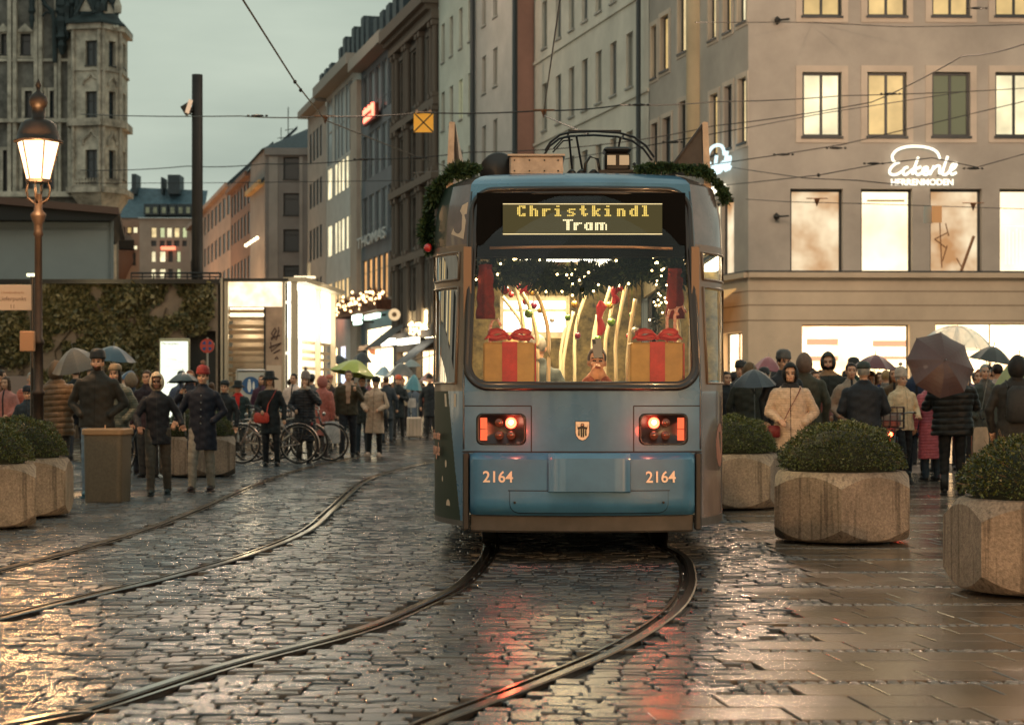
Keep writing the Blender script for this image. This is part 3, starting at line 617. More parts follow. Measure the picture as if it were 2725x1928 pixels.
# flower balcony with bulbs
t = thing('balcony_garland', 'balcony garland of warm round bulbs above the shops', 'garland', tuple(f.pt(f.u_px(1000), 0, .8))); ua, ub = f.u_px(930), f.u_px(1046); zz = f.z_py(f.u_px(1000), 812); q = MB(); f.box(q, ua, ub, zz-.5, zz+.1, .1, 1.0); q.build('planter_box', mat('balcony_brown', (.14, .05, .025), .8, nscale=6, namt=.5), t, world=True)
r_ = random.Random(2); q2 = MB(); bp = []
for k in range(95): p = f.pt(r_.uniform(ua, ub), zz+r_.uniform(-.35, .95)*(.5+.5*r_.random()), r_.uniform(.5, 1.15)); bp.append(p)
for k in range(900): p = f.pt(r_.uniform(ua, ub), zz+r_.uniform(-.3, .8), r_.uniform(.2, 1.1)); a = Vector((r_.gauss(0, .1), r_.gauss(0, .1), r_.gauss(0, .1))); q2.add([p, p+a, p+a.yzx], [(0, 1, 2)])
dots3('bulb', bp, .085, glow('garland_bulb', (1, .62, .28), 5), t, (6, 5)); q2.build('greenery', mat('rust_leaf', (.12, .05, .02), .7), t, world=True)
t = thing('balcony_garland', 'cluster of fairy lights round the storefront next to the tram', 'garland', tuple(f.pt(f.u_px(1140), 0, .8))); bp = []
for k in range(60):
    px = r_.uniform(1092, 1164); py = r_.uniform(860, 892); d_ = 103; bp.append((PX(px, d_), d_-1.2, PZ(py, d_)))
dots3('bulb', bp, .08, MATS['garland_bulb'], t, (6, 5))
roof(b6, T1, O1, f.n, 22.6, 4, 3, M_ROOFD, .3); mass(b6, [(T1[0]+.6, T1[1]+.3), (O1[0]+.6, O1[1]+.3), (O1[0]+8, O1[1]+4), (T1[0]+8, T1[1]+4)], 0, 22.4, M_THOM)
for k in range(5): q = MB(); f.box(q, 1+k*2.2, 2.2+k*2.2, 23.2, 25.2, -2.4, -.6); q.build('dormer', M_ROOFD, b6, world=True)
# ---------------- silver building with lit strips
V1 = L1_(868); b7 = bldg('silver grey building with tall lit window strips', V1)
f = Facade(b7, V1, (T1[0]-.02, T1[1]+.02), 0, 23.2, M_SILV, .06)
for j, (ya, yb) in enumerate(((240, 330), (330, 420), (428, 515), (585, 672), (745, 815))):
    ur = f.u_px(905); zt, zb = f.z_py(ur, ya), f.z_py(ur, yb)
    for k, (a, b) in enumerate(((872, 884), (891, 898), (900, 907), (909, 917), (921, 928), (930, 938))):
        f.win(f.u_px(a), f.u_px(b), zb, zt, pane=(M_GREYGL if j < 2 else G_W3 if j < 4 else G_W2), mull=0, bar=.05, sill=False, frame=mat('silver_frame', (.2, .22, .23), .5))
f.win_px(880, 898, 925, 1065, pane=G_GF, mull=0, sill=False); f.win_px(906, 920, 920, 1065, pane=glow('door_bluish', (.7, .8, 1), 1.4), mull=0, sill=False)
f.finish(); f.band(22.5, 23.2, 1.0, mat('eave_pale', (.30, .27, .235), .7))
q = MB(); f.box(q, f.u_px(944), f.u_px(961), 0, 21.5, 0, .3); q.build('pier', plaster('pier_tan', (.36, .31, .26)), b7, world=True)
lamp_thing('shop_sign', 'small red glowing sign at the corner right of the kiosk', 'shop sign', f, 896, 916, 838, 872, glow('sign_coral', (1, .35, .22), 1.6), .8)
roof(b7, V1, T1, f.n, 23.2, 4, 3.4, M_ROOFD, .3); mass(b7, [(V1[0]+.6, V1[1]+.3), (T1[0]+.6, T1[1]+.3), (T1[0]+8, T1[1]+4), (V1[0]+8, V1[1]+4)], 0, 23, M_SILV)
for k in range(7): q = MB(); f.box(q, .6+k*1.9, 1.7+k*1.9, 24, 26+.4*(k % 2), -2.5, -.8); q.build('dormer', M_ROOFD, b7, world=True)
X1 = L1_(819); b8 = bldg('pinkish narrow building left of the silver one', X1)
f = Facade(b8, X1, (V1[0]-.02, V1[1]+.02), 0, 22.8, M_PINKP, .1)
for ya, yb in ((345, 425), (480, 548), (605, 690), (740, 800)):
    ur = f.u_px(840)
    for a, b in ((824, 830), (833, 839), (842, 848), (851, 857)): f.win(f.u_px(a), f.u_px(b), f.z_py(ur, yb), f.z_py(ur, ya), pane=M_DARKGL, mull=0, bar=.05, sill=False)
f.win_px(826, 860, 900, 1060, pane=G_GF, mull=1, sill=False); f.finish(); f.band(22.3, 22.8, .8, mat('eave_pale', (.30, .27, .235), .7)); roof(b8, X1, V1, f.n, 22.8, 4, 3, M_ROOFD, .3); mass(b8, [(X1[0]+.6, X1[1]+.3), (V1[0]+.6, V1[1]+.3), (V1[0]+8, V1[1]+4), (X1[0]+8, X1[1]+4)], 0, 22.6, M_PINKP)
for k in range(3): q = MB(); f.box(q, .6+k*2.4, 1.9+k*2.4, 23.6, 25.6, -2.5, -.8); q.build('dormer', M_ROOFD, b8, world=True)
# ---------------- grey brown corner block facing us
Y1 = (PX(705, 150), 150.0); Y2 = (PX(819, 150)+.6, 150.0); b9 = bldg('grey brown corner building with big square windows facing the camera', Y1)
f = Facade(b9, Y1, Y2, 0, 20.6, M_GBR, .4)
for ya, yb in ((418, 477), (514, 573), (610, 668), (706, 762), (800, 855)): f.win_px(754, 796, ya, yb, pane=M_DARKGL, mull=0, trans=.75, bar=.09)
f.finish(); q = MB(); f.box(q, f.u_px(716), f.u_px(740), 0, 20, 0, .15); f.box(q, f.u_px(797), f.u_px(806), 0, 20, 0, .15); q.build('pilaster', plaster('pil_grey', (.45, .39, .35)), b9, world=True)
f.band(20.1, 20.65, .3, M_GBR)
Z1 = (PX(666, 160), 160.0)
f = Facade(b9, Z1, Y1, 0, 20.6, M_GBR, .3, 'side_wall'); f.finish()
mass(b9, [(Y1[0]+.6, 150.5), (Y2[0], 150.5), (Y2[0]+4, 170), (Z1[0]+.6, 160)], 0, 20.5, M_GBR)
q = MB(); q.add([(Y1[0]-.2, 149.7, 20.6), (Y2[0], 149.7, 20.6), (Y2[0], 156, 23.6), (Y1[0]+2.5, 158, 23.2), (Z1[0]-.2, 160, 20.6), (Z1[0]+3, 165, 23.2)], [(0, 1, 2, 3), (0, 3, 5, 4)]); q.build('roof', M_ROOFD, b9, world=True)
q = MB(); q.tube([(PX(767, 155), 155, 22), (PX(767, 155), 155, PZ(285, 155))], .04, 4); q.tube([(PX(748, 155), 155, 22), (PX(748, 155), 155, PZ(340, 155))], .03, 4); q.tube([(PX(758, 155), 155, PZ(347, 155)), (PX(780, 155), 155, PZ(343, 155))], .03, 4); q.tube([(PX(738, 155), 155, PZ(368, 155)), (PX(758, 155), 155, PZ(366, 155))], .03, 4); q.build('antenna', M_DKMET, b9, world=True)
def Lfar(px): u = (px-1362.5)/5000; d = 18.85/(u+.257); return (u*d, d)
def farb(pa, pb, z1, m, lab, rows, ncol, pane, roofh=4, bar=.05, gpane=None, lights=False):
    A, B = Lfar(pa), Lfar(pb-.3); r = bldg(lab, A); f = Facade(r, A, B, 0, z1, m, .1)
    for zs in rows:
        for k in range(ncol):
            u = f.L*(k+.5)/ncol; w = f.L/ncol*.30; f.win(u-w, u+w, zs, zs+1.9, pane=pane, mull=0, bar=bar, sill=False)
    f.finish(); f.band(z1-.4, z1, .5, m); roof(r, A, B, f.n, z1, 4, roofh, M_ROOFD, .3); mass(r, [(A[0]+.6, A[1]+.3), (B[0]+.6, B[1]+.3), (B[0]+8, B[1]+4), (A[0]+8, A[1]+4)], 0, z1-.2, m)
    if lights:
        q = MB()
        for k in range(5): q.ell(f.pt(f.L*(k+.5)/5, z1-4.6, .5), (.13, .13, .13), 8, 6)
        q.build('wall_lamp', glow('facade_lamp', (1, .75, .45), 6), r, world=True)
    return r
farb(667, 705, 18.2, M_ORNGLIT, 'orange lit building left of the grey brown corner', (3.8, 7.4, 11, 14.6), 3, G_ORNG, 3.5, lights=True)
farb(614, 667, 20, M_BRWN, 'reddish brown building in the far street row', (3.8, 7.4, 11, 14.8, 17.4), 6, M_DARKGL)
farb(541, 614, 20.8, M_TANP, 'pinkish tan building far down the street right of the steel mast', (3.8, 7.4, 11, 14.6, 18), 7, M_DARKGL)
farb(505, 541, 20.5, M_TANP, 'tan building mostly hidden behind the steel mast', (3.8, 7.4, 11, 14.6), 4, M_DARKGL)
# added point lights without any lamp, warming the far row
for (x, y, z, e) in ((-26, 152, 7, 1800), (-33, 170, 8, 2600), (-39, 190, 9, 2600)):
    L = bpy.data.lights.new('far_row_fill_light', 'POINT'); L.energy = e; L.color = (1, .55, .25); L.shadow_soft_size = .3; p = bpy.data.objects.new('far_row_fill_light', L); COL.objects.link(p); p.location = (x, y, z)
# far end building
A = (PX(315, 225), 225.0); B = (PX(520, 225), 225.0); b10 = bldg('far building closing the street, lit windows and a blue slate mansard roof', A)
f = Facade(b10, A, B, 0, 22, plaster('plaster_far', (.34, .27, .22)), .3)
for a, b, p in ((336, 350, G_GRN), (352, 366, G_W1), (402, 416, G_W1), (425, 438, G_GRN), (443, 457, G_W3), (463, 477, G_W1), (485, 497, G_GRN)):
    f.win_px(a, b, 605, 632, pane=p, mull=0, sill=False); f.win_px(a, b, 640, 655, pane=M_DARKGL, mull=0, sill=False)
for a, b, p in ((402, 414, G_W3), (424, 440, G_W3), (448, 460, M_DARKGL), (470, 480, G_GRN), (352, 366, G_W1)): f.win_px(a, b, 668, 697, pane=p, mull=0, sill=False); f.win_px(a, b, 715, 740, pane=p, mull=0, sill=False)
f.finish(); q = MB(); q.add([(A[0]-1, 224.6, 22), (B[0]+1, 224.6, 22), (B[0]+1, 228, 25.6), (A[0]+1, 228, 26)], [(0, 1, 2, 3)]); q.add([(A[0]-1, 224.6, 22), (A[0]+1, 228, 26), (A[0], 238, 22)], [(0, 1, 2)]); q.build('roof', mat('roof_blue', (.07, .12, .15), .5, nscale=2, namt=.3), b10, world=True)
for px in (392, 412, 435, 458, 480, 500):
    x = PX(px, 224); q = MB(); q.box(x-.45, x+.45, 224.2, 227, 22.3, 23.6); do = q.build('dormer', M_ROOFD, b10, world=True); q = MB(); q.box(x-.22, x+.22, 224.1, 224.2, 22.5, 23.2); q.build('pane', G_GREYW, do, world=True)
for pa, pb, zc in ((446, 478, 27.3), (428, 433, 27), (350, 362, 27.4)): q = MB(); q.box(PX(pa, 226), PX(pb, 226), 226, 229, 25, zc); q.build('chimney', M_ROOFD, b10, world=True)
q = MB(); q.box(PX(427, 224), PX(465, 224), 224.3, 224.5, PZ(664, 224), PZ(655, 224)); q.build('red_lettering', glow('neon_red_far', (1, .2, .1), 2.2), b10, world=True)
mass(b10, [(A[0], 225.6), (B[0], 225.6), (B[0], 240), (A[0], 240)], 0, 21.8, M_TANP)
b11 = bldg('pinkish house with a dark balcony next to the gothic tower', (PX(305, 165), 165)); f = Facade(b11, (PX(270, 165), 165), (PX(368, 165), 165.5), 0, PZ(585, 165), plaster('plaster_far2', (.30, .22, .18)), .3)
f.win_px(325, 333, 603, 628, pane=M_DARKGL, mull=0); f.win_px(338, 350, 603, 620, pane=G_W2, mull=0); f.win_px(354, 367, 603, 620, pane=G_W3, mull=0, sill=False); f.win_px(352, 366, 652, 664, pane=G_W3, mull=0, sill=False); f.win_px(352, 361, 672, 704, pane=M_DARKGL, mull=0)
f.finish(); q = MB(); f.box(q, f.u_px(305), f.u_px(358), PZ(664, 165), PZ(640, 165), .1, 1.0); q.build('balcony', M_DKMET, b11, world=True); q = MB(); p = f.pt(f.u_px(325), 0, 0); q.lathe([(.3, PZ(750, 165)), (.6, PZ(725, 165)), (1.1, PZ(695, 165)), (1.0, PZ(675, 165)), (1.2, PZ(668, 165))], (p.x, p.y-.4, 0), 16); q.build('bay', plaster('bay_brown', (.16, .10, .08)), b11, True, world=True)
# ---------------- gothic town hall corner
M_GOTH = mat('gothic_stone', (.15, .142, .125), .9, nscale=1.1, namt=.6, bump=.5, bscale=3); M_GOTHL = mat('gothic_trim', (.42, .38, .31), .85, nscale=1.3, namt=.5, bump=.4, bscale=4); M_GOTHD = mat('gothic_lead', (.018, .03, .032), .7, nscale=2, namt=.5)
GDp = 130.0; gx = lambda px: PX(px, GDp); gz = lambda py: PZ(py, GDp)
b12 = thing('town_hall', 'dark gothic town hall corner with oriel tower at the upper left', 'building', (gx(200), GDp, 0))
f = Facade(b12, (gx(-420), GDp), (gx(202), GDp), 0, 34, M_GOTH, .45)
for a, b, y0, y1, mu in ((2, 18, 90, 146, 0), (54, 82, 90, 146, 0), (66, 92, 242, 312, 0), (94, 124, 242, 312, 1), (126, 156, 242, 312, 1), (8, 40, 400, 520, 1), (60, 90, 400, 500, 1), (110, 150, 400, 500, 1), (-70, -40, 90, 146, 0), (-140, -60, 242, 312, 2), (-130, -90, 400, 500, 1)):
    f.win_px(a, b, y0, y1, pane=mat('gothic_pane', (.03, .045, .055), .15), mull=mu, trans=.68, sur=.22, surm=M_GOTHL, bar=.1, head=0, rev=.4)
f.win_px(-30, -8, 90, 146, pane=M_DARKGL, sur=.22, surm=M_GOTHL); f.finish()
q = MB()
for px in (-60, 28, 42, 98, 110, 152, 160, 188, 197): f.box(q, f.u_px(px)-.13, f.u_px(px)+.13, gz(520), gz(-60), 0, .35)
f.box(q, 0, f.L, gz(328), gz(318), 0, .5); f.box(q, 0, f.L, gz(526), gz(512), 0, .7); f.box(q, 0, f.L, gz(165), gz(158), 0, .25)
for px in (68, 10): # pointed hoods
    u = f.u_px(px); q.add([f.pt(u-.6, gz(86), .2), f.pt(u, gz(64), .2), f.pt(u+.6, gz(86), .2), f.pt(u-.6, gz(86), 0), f.pt(u, gz(64), 0), f.pt(u+.6, gz(86), 0)], [(0, 2, 1), (0, 1, 4, 3), (1, 2, 5, 4)])
q.build('tracery', M_GOTHL, b12, world=True)
# diagonal dark flying ornament and pinnacles
q = MB()
q.tube([(gx(110), GDp-.6, gz(-30)), (gx(125), GDp-.6, gz(18)), (gx(145), GDp-.6, gz(35)), (gx(150), GDp-.6, gz(60)), (gx(152), GDp-.6, gz(170))], .16, 6); q.tube([(gx(118), GDp-.6, gz(48)), (gx(130), GDp-.6, gz(38)), (gx(142), GDp-.6, gz(40))], .08, 6)
for px, y0, y1, w in ((172, 150, -20, .35), (165, 80, -40, .25), (186, 110, -40, .3), (197, 60, -30, .22), (92, 80, -60, .2)):
    z0, z1 = gz(y0), gz(y1); P_ = [(w*.4, z0), (w, z0+.6)]
    zz = z0+.6; i = 0
    while zz < z1: P_ += [(w*(1+.35*(i % 2)), zz), (w*(.7+.25*(i % 3)), zz+.35)]; zz += .55; i += 1
    q.lathe(P_+[(.02, zz+1.5)], (gx(px), GDp-.7, 0), 6)
q.build('pinnacles', M_GOTHD, b12, world=True)
# oriel tower: five faced bay
tw = [(gx(200), GDp+.1), (gx(206), GDp-1.6), (gx(286), GDp-2.0), (gx(326), GDp-.6), (gx(320), GDp+2.5)]
for i in range(4):
    fa = Facade(b12, tw[i], tw[i+1], gz(515), gz(72), M_GOTHL, .35, 'tower_wall')
    if i == 1:
        for y0, y1 in ((108, 174), (243, 316), (398, 474)): fa.win_px(227, 261, y0, y1, pane=mat('gothic_pane', (.03, .045, .055), .15), mull=1, trans=.68, bar=.09)
    if i == 2:
        for y0, y1 in ((110, 176), (244, 322), (400, 476)): fa.win_px(286+4, 308, y0, y1, pane=mat('gothic_pane', (.03, .045, .055), .15), mull=0, trans=.68, bar=.09)
    if i == 3:
        for y0, y1 in ((110, 176), (244, 322), (400, 476)): fa.win(1, 2.2, gz(y1), gz(y0), mull=0)
    fa.finish()
    q = MB()
    for z0, z1, o in ((gz(345), gz(326), .35), (gz(92), gz(76), .35), (gz(200), gz(194), .12), (gz(520), gz(505), .4)): fa.box(q, -.1, fa.L+.1, z0, z1, 0, o)
    if i in (1, 2):
        for yb, h in ((238, 30), (394, 38)):
            um = fa.u_px(244 if i == 1 else 298); w = .62 if i == 1 else .38
            for s in (-1, 1): q.tube([fa.pt(um+s*w, gz(yb), .1), fa.pt(um+s*w*.95, gz(yb-h*.35), .1), fa.pt(um+s*w*.4, gz(yb-h*.6), .1), fa.pt(um, gz(yb-h), .1)], .09, 5)
        for uu in (.12, fa.L-.12): q.tube([fa.pt(uu, gz(515), .1), fa.pt(uu, gz(75), .1)], .13, 6)
        for y in (490, 500): fa.box(q, .2, fa.L-.2, gz(y+3), gz(y), 0, .2)
        for k in range(10): fa.box(q, fa.L*k/10+.05, fa.L*k/10+.14, gz(508), gz(482), 0, .15)
    q.build('tower_trim', mat('gothic_trim2', (.36, .32, .26), .85, nscale=1.3, namt=.6), b12, world=True)
# corbel below the tower
q = MB(); c = Vector((sum(p[0] for p in tw)/5, sum(p[1] for p in tw)/5+1, 0))
R_ = []
for z, k in ((gz(515), 1.06), (gz(530), .98), (gz(548), .8), (gz(575), .62), (gz(640), .55), (0, .55)): R_.append([(c.x+(p[0]-c.x)*k, c.y+(p[1]-c.y)*k, z) for p in tw])
q.loft(R_[::-1]); q.build('corbel', M_GOTHL, b12, world=True)
# roof skirt, gablets, spires
q = MB(); R_ = []
for z, k in ((gz(78), 1.22), (gz(72), 1.22), (gz(60), 1.0), (gz(40), .72), (gz(25), .55), (gz(-60), .5)): R_.append([(c.x+(p[0]-c.x)*k, c.y+(p[1]-c.y)*k, z) for p in tw])
q.loft(R_); q.build('tower_roof', M_GOTHD, b12, world=True)
q = MB()
for px, dd in ((245, -1.9), (300, -1.2)):
    w = 20
    q.add([(gx(px-w), GDp+dd, gz(45)), (gx(px), GDp+dd, gz(8)), (gx(px+w), GDp+dd, gz(45)), (gx(px-w), GDp+dd+.4, gz(45)), (gx(px), GDp+dd+.4, gz(8)), (gx(px+w), GDp+dd+.4, gz(45))], [(0, 2, 1), (0, 1, 4, 3), (1, 2, 5, 4)], 0)
    for s in (-1, 1): q.tube([(gx(px+s*w*1.15), GDp+dd-.1, gz(50)), (gx(px+s*w*.5), GDp+dd-.1, gz(22)), (gx(px), GDp+dd-.1, gz(0))], .12, 5, 1)
for px, y0, y1 in ((216, 70, -20), (272, 50, -20), (322, 45, 12), (285, 40, -20), (310, 20, -20)): q.lathe([(.28, gz(y0)), (.30, gz(y0)+.5), (.16, gz(y0)+.9), (.2, gz(y0)+1.1), (.02, gz(y1))], (gx(px), GDp-1.2, 0), 6, 1 if px != 322 else 0)
for k in range(16): q.ell((gx(204+k*8), GDp-2.1+abs(k-9)*.1, gz(84)), (.13, .13, .16), 6, 5, 0)
q.build('gablets', [M_GOTHL, M_GOTHD], b12, world=True)
mass(b12, [(gx(-420), GDp+.6), (gx(200), GDp+.6), (gx(290), GDp+2.5), (gx(290), GDp+3.2), (gx(190), GDp+14), (gx(-420), GDp+20)], 0, 33, M_GOTH)
# ---------------- pavilion with grey blue panel and dark eave
pv = thing('pavilion', 'flat roofed pavilion with a blank grey blue panel and dark eave behind the lantern', 'building', (PX(0, 60), 60, 0)); d = 60
q = MB(); zq = PZ(588, d); q.loft([[(PX(-500, d), d, z), (PX(303, d), d, z), (PX(300, d+9), d+9, z), (PX(-500, d), d+9, z)] for z in (0, zq)]); q.build('wall', mat('panel_greyblue', (.185, .225, .235), .6, nscale=.4, namt=.12), pv, world=True)
q = MB(); q.box(PX(-500, d), PX(303, d), d-.06, d+.0, PZ(612, d), PZ(606, d)); q.box(PX(296, d), PX(303, d), d-.08, d, 4, PZ(588, d)); q.build('panel_trim', mat('panel_trim', (.13, .16, .17), .6), pv, world=True)
q = MB(); zt = [PZ(532, d), PZ(572, d)]; x0, x1 = PX(-500, d), PX(325, d)
q.add([(x0, d-.8, PZ(588, d)), (x1-.2, d-.8, PZ(592, d)), (x1+.1, d-.8, PZ(576, d)), (x0, d-.8, PZ(500, d)), (x0, d+9, PZ(588, d)), (PX(322, d+9)-.2, d+9, PZ(592, d)), (PX(322, d+9), d+9, PZ(576, d)), (x0, d+9, PZ(500, d))], [(0, 1, 2, 3), (7, 6, 5, 4), (3, 2, 6, 7), (0, 4, 5, 1), (1, 5, 6, 2), (0, 3, 7, 4)]); q.build('fascia', mat('fascia_black', (.008, .01, .01), .7), pv, world=True)
q = MB(); q.add([(x0, d-1.0, PZ(505, d)), (x1+.1, d-1.0, PZ(578, d)), (x1+.1, d-1.0, PZ(560, d)), (x0, d-1.0, PZ(484, d)), (x0, d+9.2, PZ(505, d)), (PX(330, d+9), d+9.2, PZ(578, d)), (PX(330, d+9), d+9.2, PZ(560, d)), (x0, d+9.2, PZ(484, d))], [(0, 1, 2, 3), (7, 6, 5, 4), (3, 2, 6, 7), (0, 4, 5, 1), (1, 5, 6, 2), (0, 3, 7, 4)]); q.build('roof_edge', mat('copper_brown', (.075, .04, .028), .55), pv, world=True)
# ---------------- ivy wall
d = 52; iw = thing('station_wall', 'long low dark wall overgrown with ivy left of the lit kiosk', 'wall', (PX(250, d), d, 0))
xa, xb, zt = PX(-500, d), PX(580, d), PZ(756, d)
f = Facade(iw, (xa, d), (xb, d), 0, zt, mat('wall_dark', (.17, .13, .10), .8, nscale=2), .4); f.win_px(492, 574, 880, 1140, pane=mat('passage_dark', (.01, .012, .012), .6), mull=0, sill=False); f.finish()
q = MB(); q.box(xa, xb+.1, d-.35, d+3, zt, zt+.12); q.build('coping', M_DKMET, iw, world=True)
q = MB(); zr = zt+.12
q.tube([(PX(345, d), d+.2, zr+.2), (PX(585, d), d+.2, zr+.2)], .03, 6); q.tube([(PX(345, d), d+.2, zr+.1), (PX(585, d), d+.2, zr+.1)], .02, 6)
for k in range(9): q.tube([(lerp(PX(345, d), PX(585, d), k/8), d+.2, zr), (lerp(PX(345, d), PX(585, d), k/8), d+.2, zr+.2)], .02, 5)
q.build('railing', M_DKMET, iw, world=True)
q = MB(); q.box(xa, xb, d+.5, d+3, 0, zt); q.build('back_wall', M_DKMET, iw, world=True)
iv = thing('ivy', 'thick climbing ivy covering the low wall', 'ivy', (PX(250, d), d-.1, 0)); r_ = random.Random(5); q = MB()
for k in range(34000):
    x = r_.uniform(xa+4, xb-.1); z = zt-(r_.random()**1.15)*(zt-.6); v = noise.noise(Vector((x*.9, z*1.3, 0)))+.5*noise.noise(Vector((x*2.6, z*2.6, 3)))
    if v < -.42+.30*(1-z/zt) : continue
    px_ = x/d*5000+1362; 
    if px_ > 420 and z < PZ(890, d)+.3*noise.noise(Vector((x*2, 0, 0))): continue
    off = -.06-.30*max(0, v+.3)*r_.random(); p = Vector((x, d+off, z)); a = Vector((r_.gauss(0, 1), r_.gauss(0, .5)-.4, r_.gauss(0, 1))).normalized()*r_.uniform(.05, .12); b_ = Vector((r_.gauss(0, 1), r_.gauss(0, .5)-.4, r_.gauss(0, 1))).normalized()*r_.uniform(.05, .12); q.add([p, p+a, p+a+b_, p+b_], [(0, 1, 2, 3)])
q.build('leaves', mat('ivy_leaf', (.012, .022, .008), .5, island=True, nscale=1, col2=(.17, .14, .06)), iv, world=True)
q = MB()
for k in range(16):
    x = r_.uniform(xa+6, xb-2); P_ = [Vector((x, d-.08, .0))]
    for j in range(6): P_.append(P_[-1]+Vector((r_.gauss(0, .3), 0, .6)))
    q.tube(P_, .03, 5)
q.build('stems', mat('ivy_stem', (.06, .04, .025), .8), iv, world=True)
# warm lamp under the eave of the station (glow on the ivy top at left)
t = thing('wall_light', 'slim white tube light standing left of the ivy wall', 'light', (PX(90, 46), 46, 0)); q = MB(); q.box(-.04, .04, -.03, .03, PZ(840, 46), PZ(735, 46)); q.box(-.16, .16, -.05, .05, PZ(735, 46), PZ(728, 46)); q.build('tube', glow('tube_white', (1, .95, .6), 2.5), t)
q = MB(); q.tube([(0, .05, 0), (0, .05, PZ(730, 46))], .04, 6); q.build('post', M_DKMET, t)
L = bpy.data.lights.new('wall_light_glow', 'POINT'); L.energy = 130; L.color = (1, .78, .4); L.shadow_soft_size = .3; p = bpy.data.objects.new('wall_light_glow', L); COL.objects.link(p); p.location = (PX(110, 48), 48, 3.9)
# ---------------- lit glass kiosk
d = 50; ks = thing('kiosk', 'brightly lit glass lift kiosk with louvres behind the bicycles', 'kiosk', (PX(680, d), d, 0)); zt = PZ(748, d)
K_ = lambda px, dd=d: PX(px, dd)
M_KF = mat('kiosk_frame', (.45, .38, .28), .4, .4); M_KD = mat('kiosk_dark', (.02, .018, .015), .5)
q = MB()
for a, b in ((588, 594), (598, 608)): q.box(K_(a), K_(b), d-.08, d+.05, 0, PZ(740, d))
q.box(K_(594), K_(598), d-.0, d+.05, 0, PZ(740, d), 1); q.box(K_(752), K_(759), d-.06, d+.05, 0, zt); q.build('post', [M_KF, M_KD], ks, world=True)
q = MB(); q.box(K_(598), K_(768), d-.12, d+3, zt, zt+.07); q.build('roof', M_KD, ks, world=True)
q = MB(); q.box(K_(607), K_(758), d-.03, d+.0, PZ(816, d), PZ(750, d)); q.build('header_panel', glow('kiosk_header', (1, .90, .62), 1.5, .35, 3, (1, 1, 1), (.9, .62, .34)), ks, world=True)
q = MB(); r_ = random.Random(8); y = 822
while y < 1110: 
    z1_ = PZ(y, d); hh_ = .07 if r_.random() > .3 else .11; q.box(K_(608), K_(703), d+.10, d+.2, z1_-hh_, z1_); y += r_.choice([15, 19, 22])
q.build('louvre', mat('louvre_cream', (.42, .30, .20), .5), ks, world=True)
q = MB(); q.box(K_(606), K_(704), d+.9, d+1.0, .1, PZ(816, d)); q.build('inner_wall', mat('kiosk_inner', (.12, .09, .065), .6, nscale=2), ks, world=True)
q = MB(); q.box(K_(608), K_(703), d+.3, d+.4, PZ(845, d), PZ(818, d)); q.build('inner_light', glow('kiosk_inner_light', (1, .85, .6), 5), ks, world=True)
q = MB(); q.quad((K_(608), d-.02, .1), (K_(703), d-.02, .1), (K_(703), d-.02, PZ(816, d)), (K_(608), d-.02, PZ(816, d))); q.build('glass', glassmat('kiosk_glass', (.95, .95, .9), 1.45, .03), ks, world=True)
q = MB(); q.box(K_(703), K_(708), d-.1, d+.1, 0, PZ(816, d), 1); q.box(K_(708), K_(752), d-.08, d+.1, 0, PZ(816, d), 0); q.build('column', [mat('column_tan', (.42, .28, .19), .6, nscale=3), M_KD], ks, world=True)
q = MB()
for Pn in ([(722, 905), (735, 880), (732, 872), (722, 888), (735, 905), (742, 880), (741, 870)], [(720, 910), (722, 935), (745, 915)], [(716, 925), (722, 922), (748, 912)], [(728, 940), (745, 930)], [(732, 955), (736, 948), (740, 955)], [(720, 900), (745, 892)]):
    q.tube([(PX(x, d-.1), d-.09, PZ(y, d)) for x, y in Pn], .018, 5)
q.build('graffiti', mat('graffiti_black', (.08, .04, .03), .7), ks, world=True)
q = MB(); q.box(K_(710), K_(750), d-.09, d-.08, 0, PZ(972, d)); q.build('notice', mat('notice_cream', (.6, .45, .33), .6), ks, world=True)
# right hand box, receding
A3 = (PX(785, 50), 50.0); B3 = (PX(889, 56.5), 56.5); zk = zt-.02
f = Facade(ks, A3, B3, 0, zk, M_KF, .1, 'side_frame'); n3 = f.n
q = MB(); f.box(q, 0, f.L, PZ(905, 53), zk, -.2, -.1); q.build('light_panel', glow('kiosk_white', (1, .93, .70), 2.6), ks, world=True)
q = MB(); f.box(q, 0, 1.6, .3, PZ(905, 53), -.2, -.1); q.build('light_panel', glow('kiosk_white2', (1, .88, .62), 1.6), ks, world=True)
q = MB(); f.box(q, 1.6, f.L, .2, PZ(905, 53), -.5, -.4); q.build('light_panel', glow('kiosk_white3', (1, .86, .58), 1.35), ks, world=True)
q = MB(); k_ = 0; z_ = PZ(862, 53)
while z_ > .4: f.box(q, 1.6, f.L-.1, z_-.07, z_, -.3, -.12); z_ -= .27 if k_ % 3 else .20; k_ += 1
q.build('louvre', mat('louvre_tan', (.5, .38, .24), .5), ks, world=True)
q = MB()
for u in (0, f.L*.58, f.L): f.box(q, u-.06, u+.06, 0, zk+.05, -.1, .05)
f.box(q, -.1, f.L+.1, zk, zk+.12, -.3, .3); q.build('side_post', mat('kiosk_bright_frame', (.6, .5, .36), .4, .3), ks, world=True)
q = MB(); q.box(K_(760), K_(783), d+.8, d+.9, .2, zt-.2); q.build('back_panel', mat('kiosk_back', (.12, .10, .07), .6), ks, world=True)
q = MB()
for y in (800, 935): q.box(K_(760), K_(786), d-.02, d+.05, PZ(y+8, d), PZ(y, d))
q.build('crossbar', glow('kiosk_bar', (1, .9, .7), 1.3), ks, world=True)
L = bpy.data.lights.new('kiosk_inside', 'POINT'); L.energy = 45; L.color = (1, .8, .52); L.shadow_soft_size = .2; p = bpy.data.objects.new('kiosk_inside', L); COL.objects.link(p); p.location = (K_(655), d+.6, 2.9)
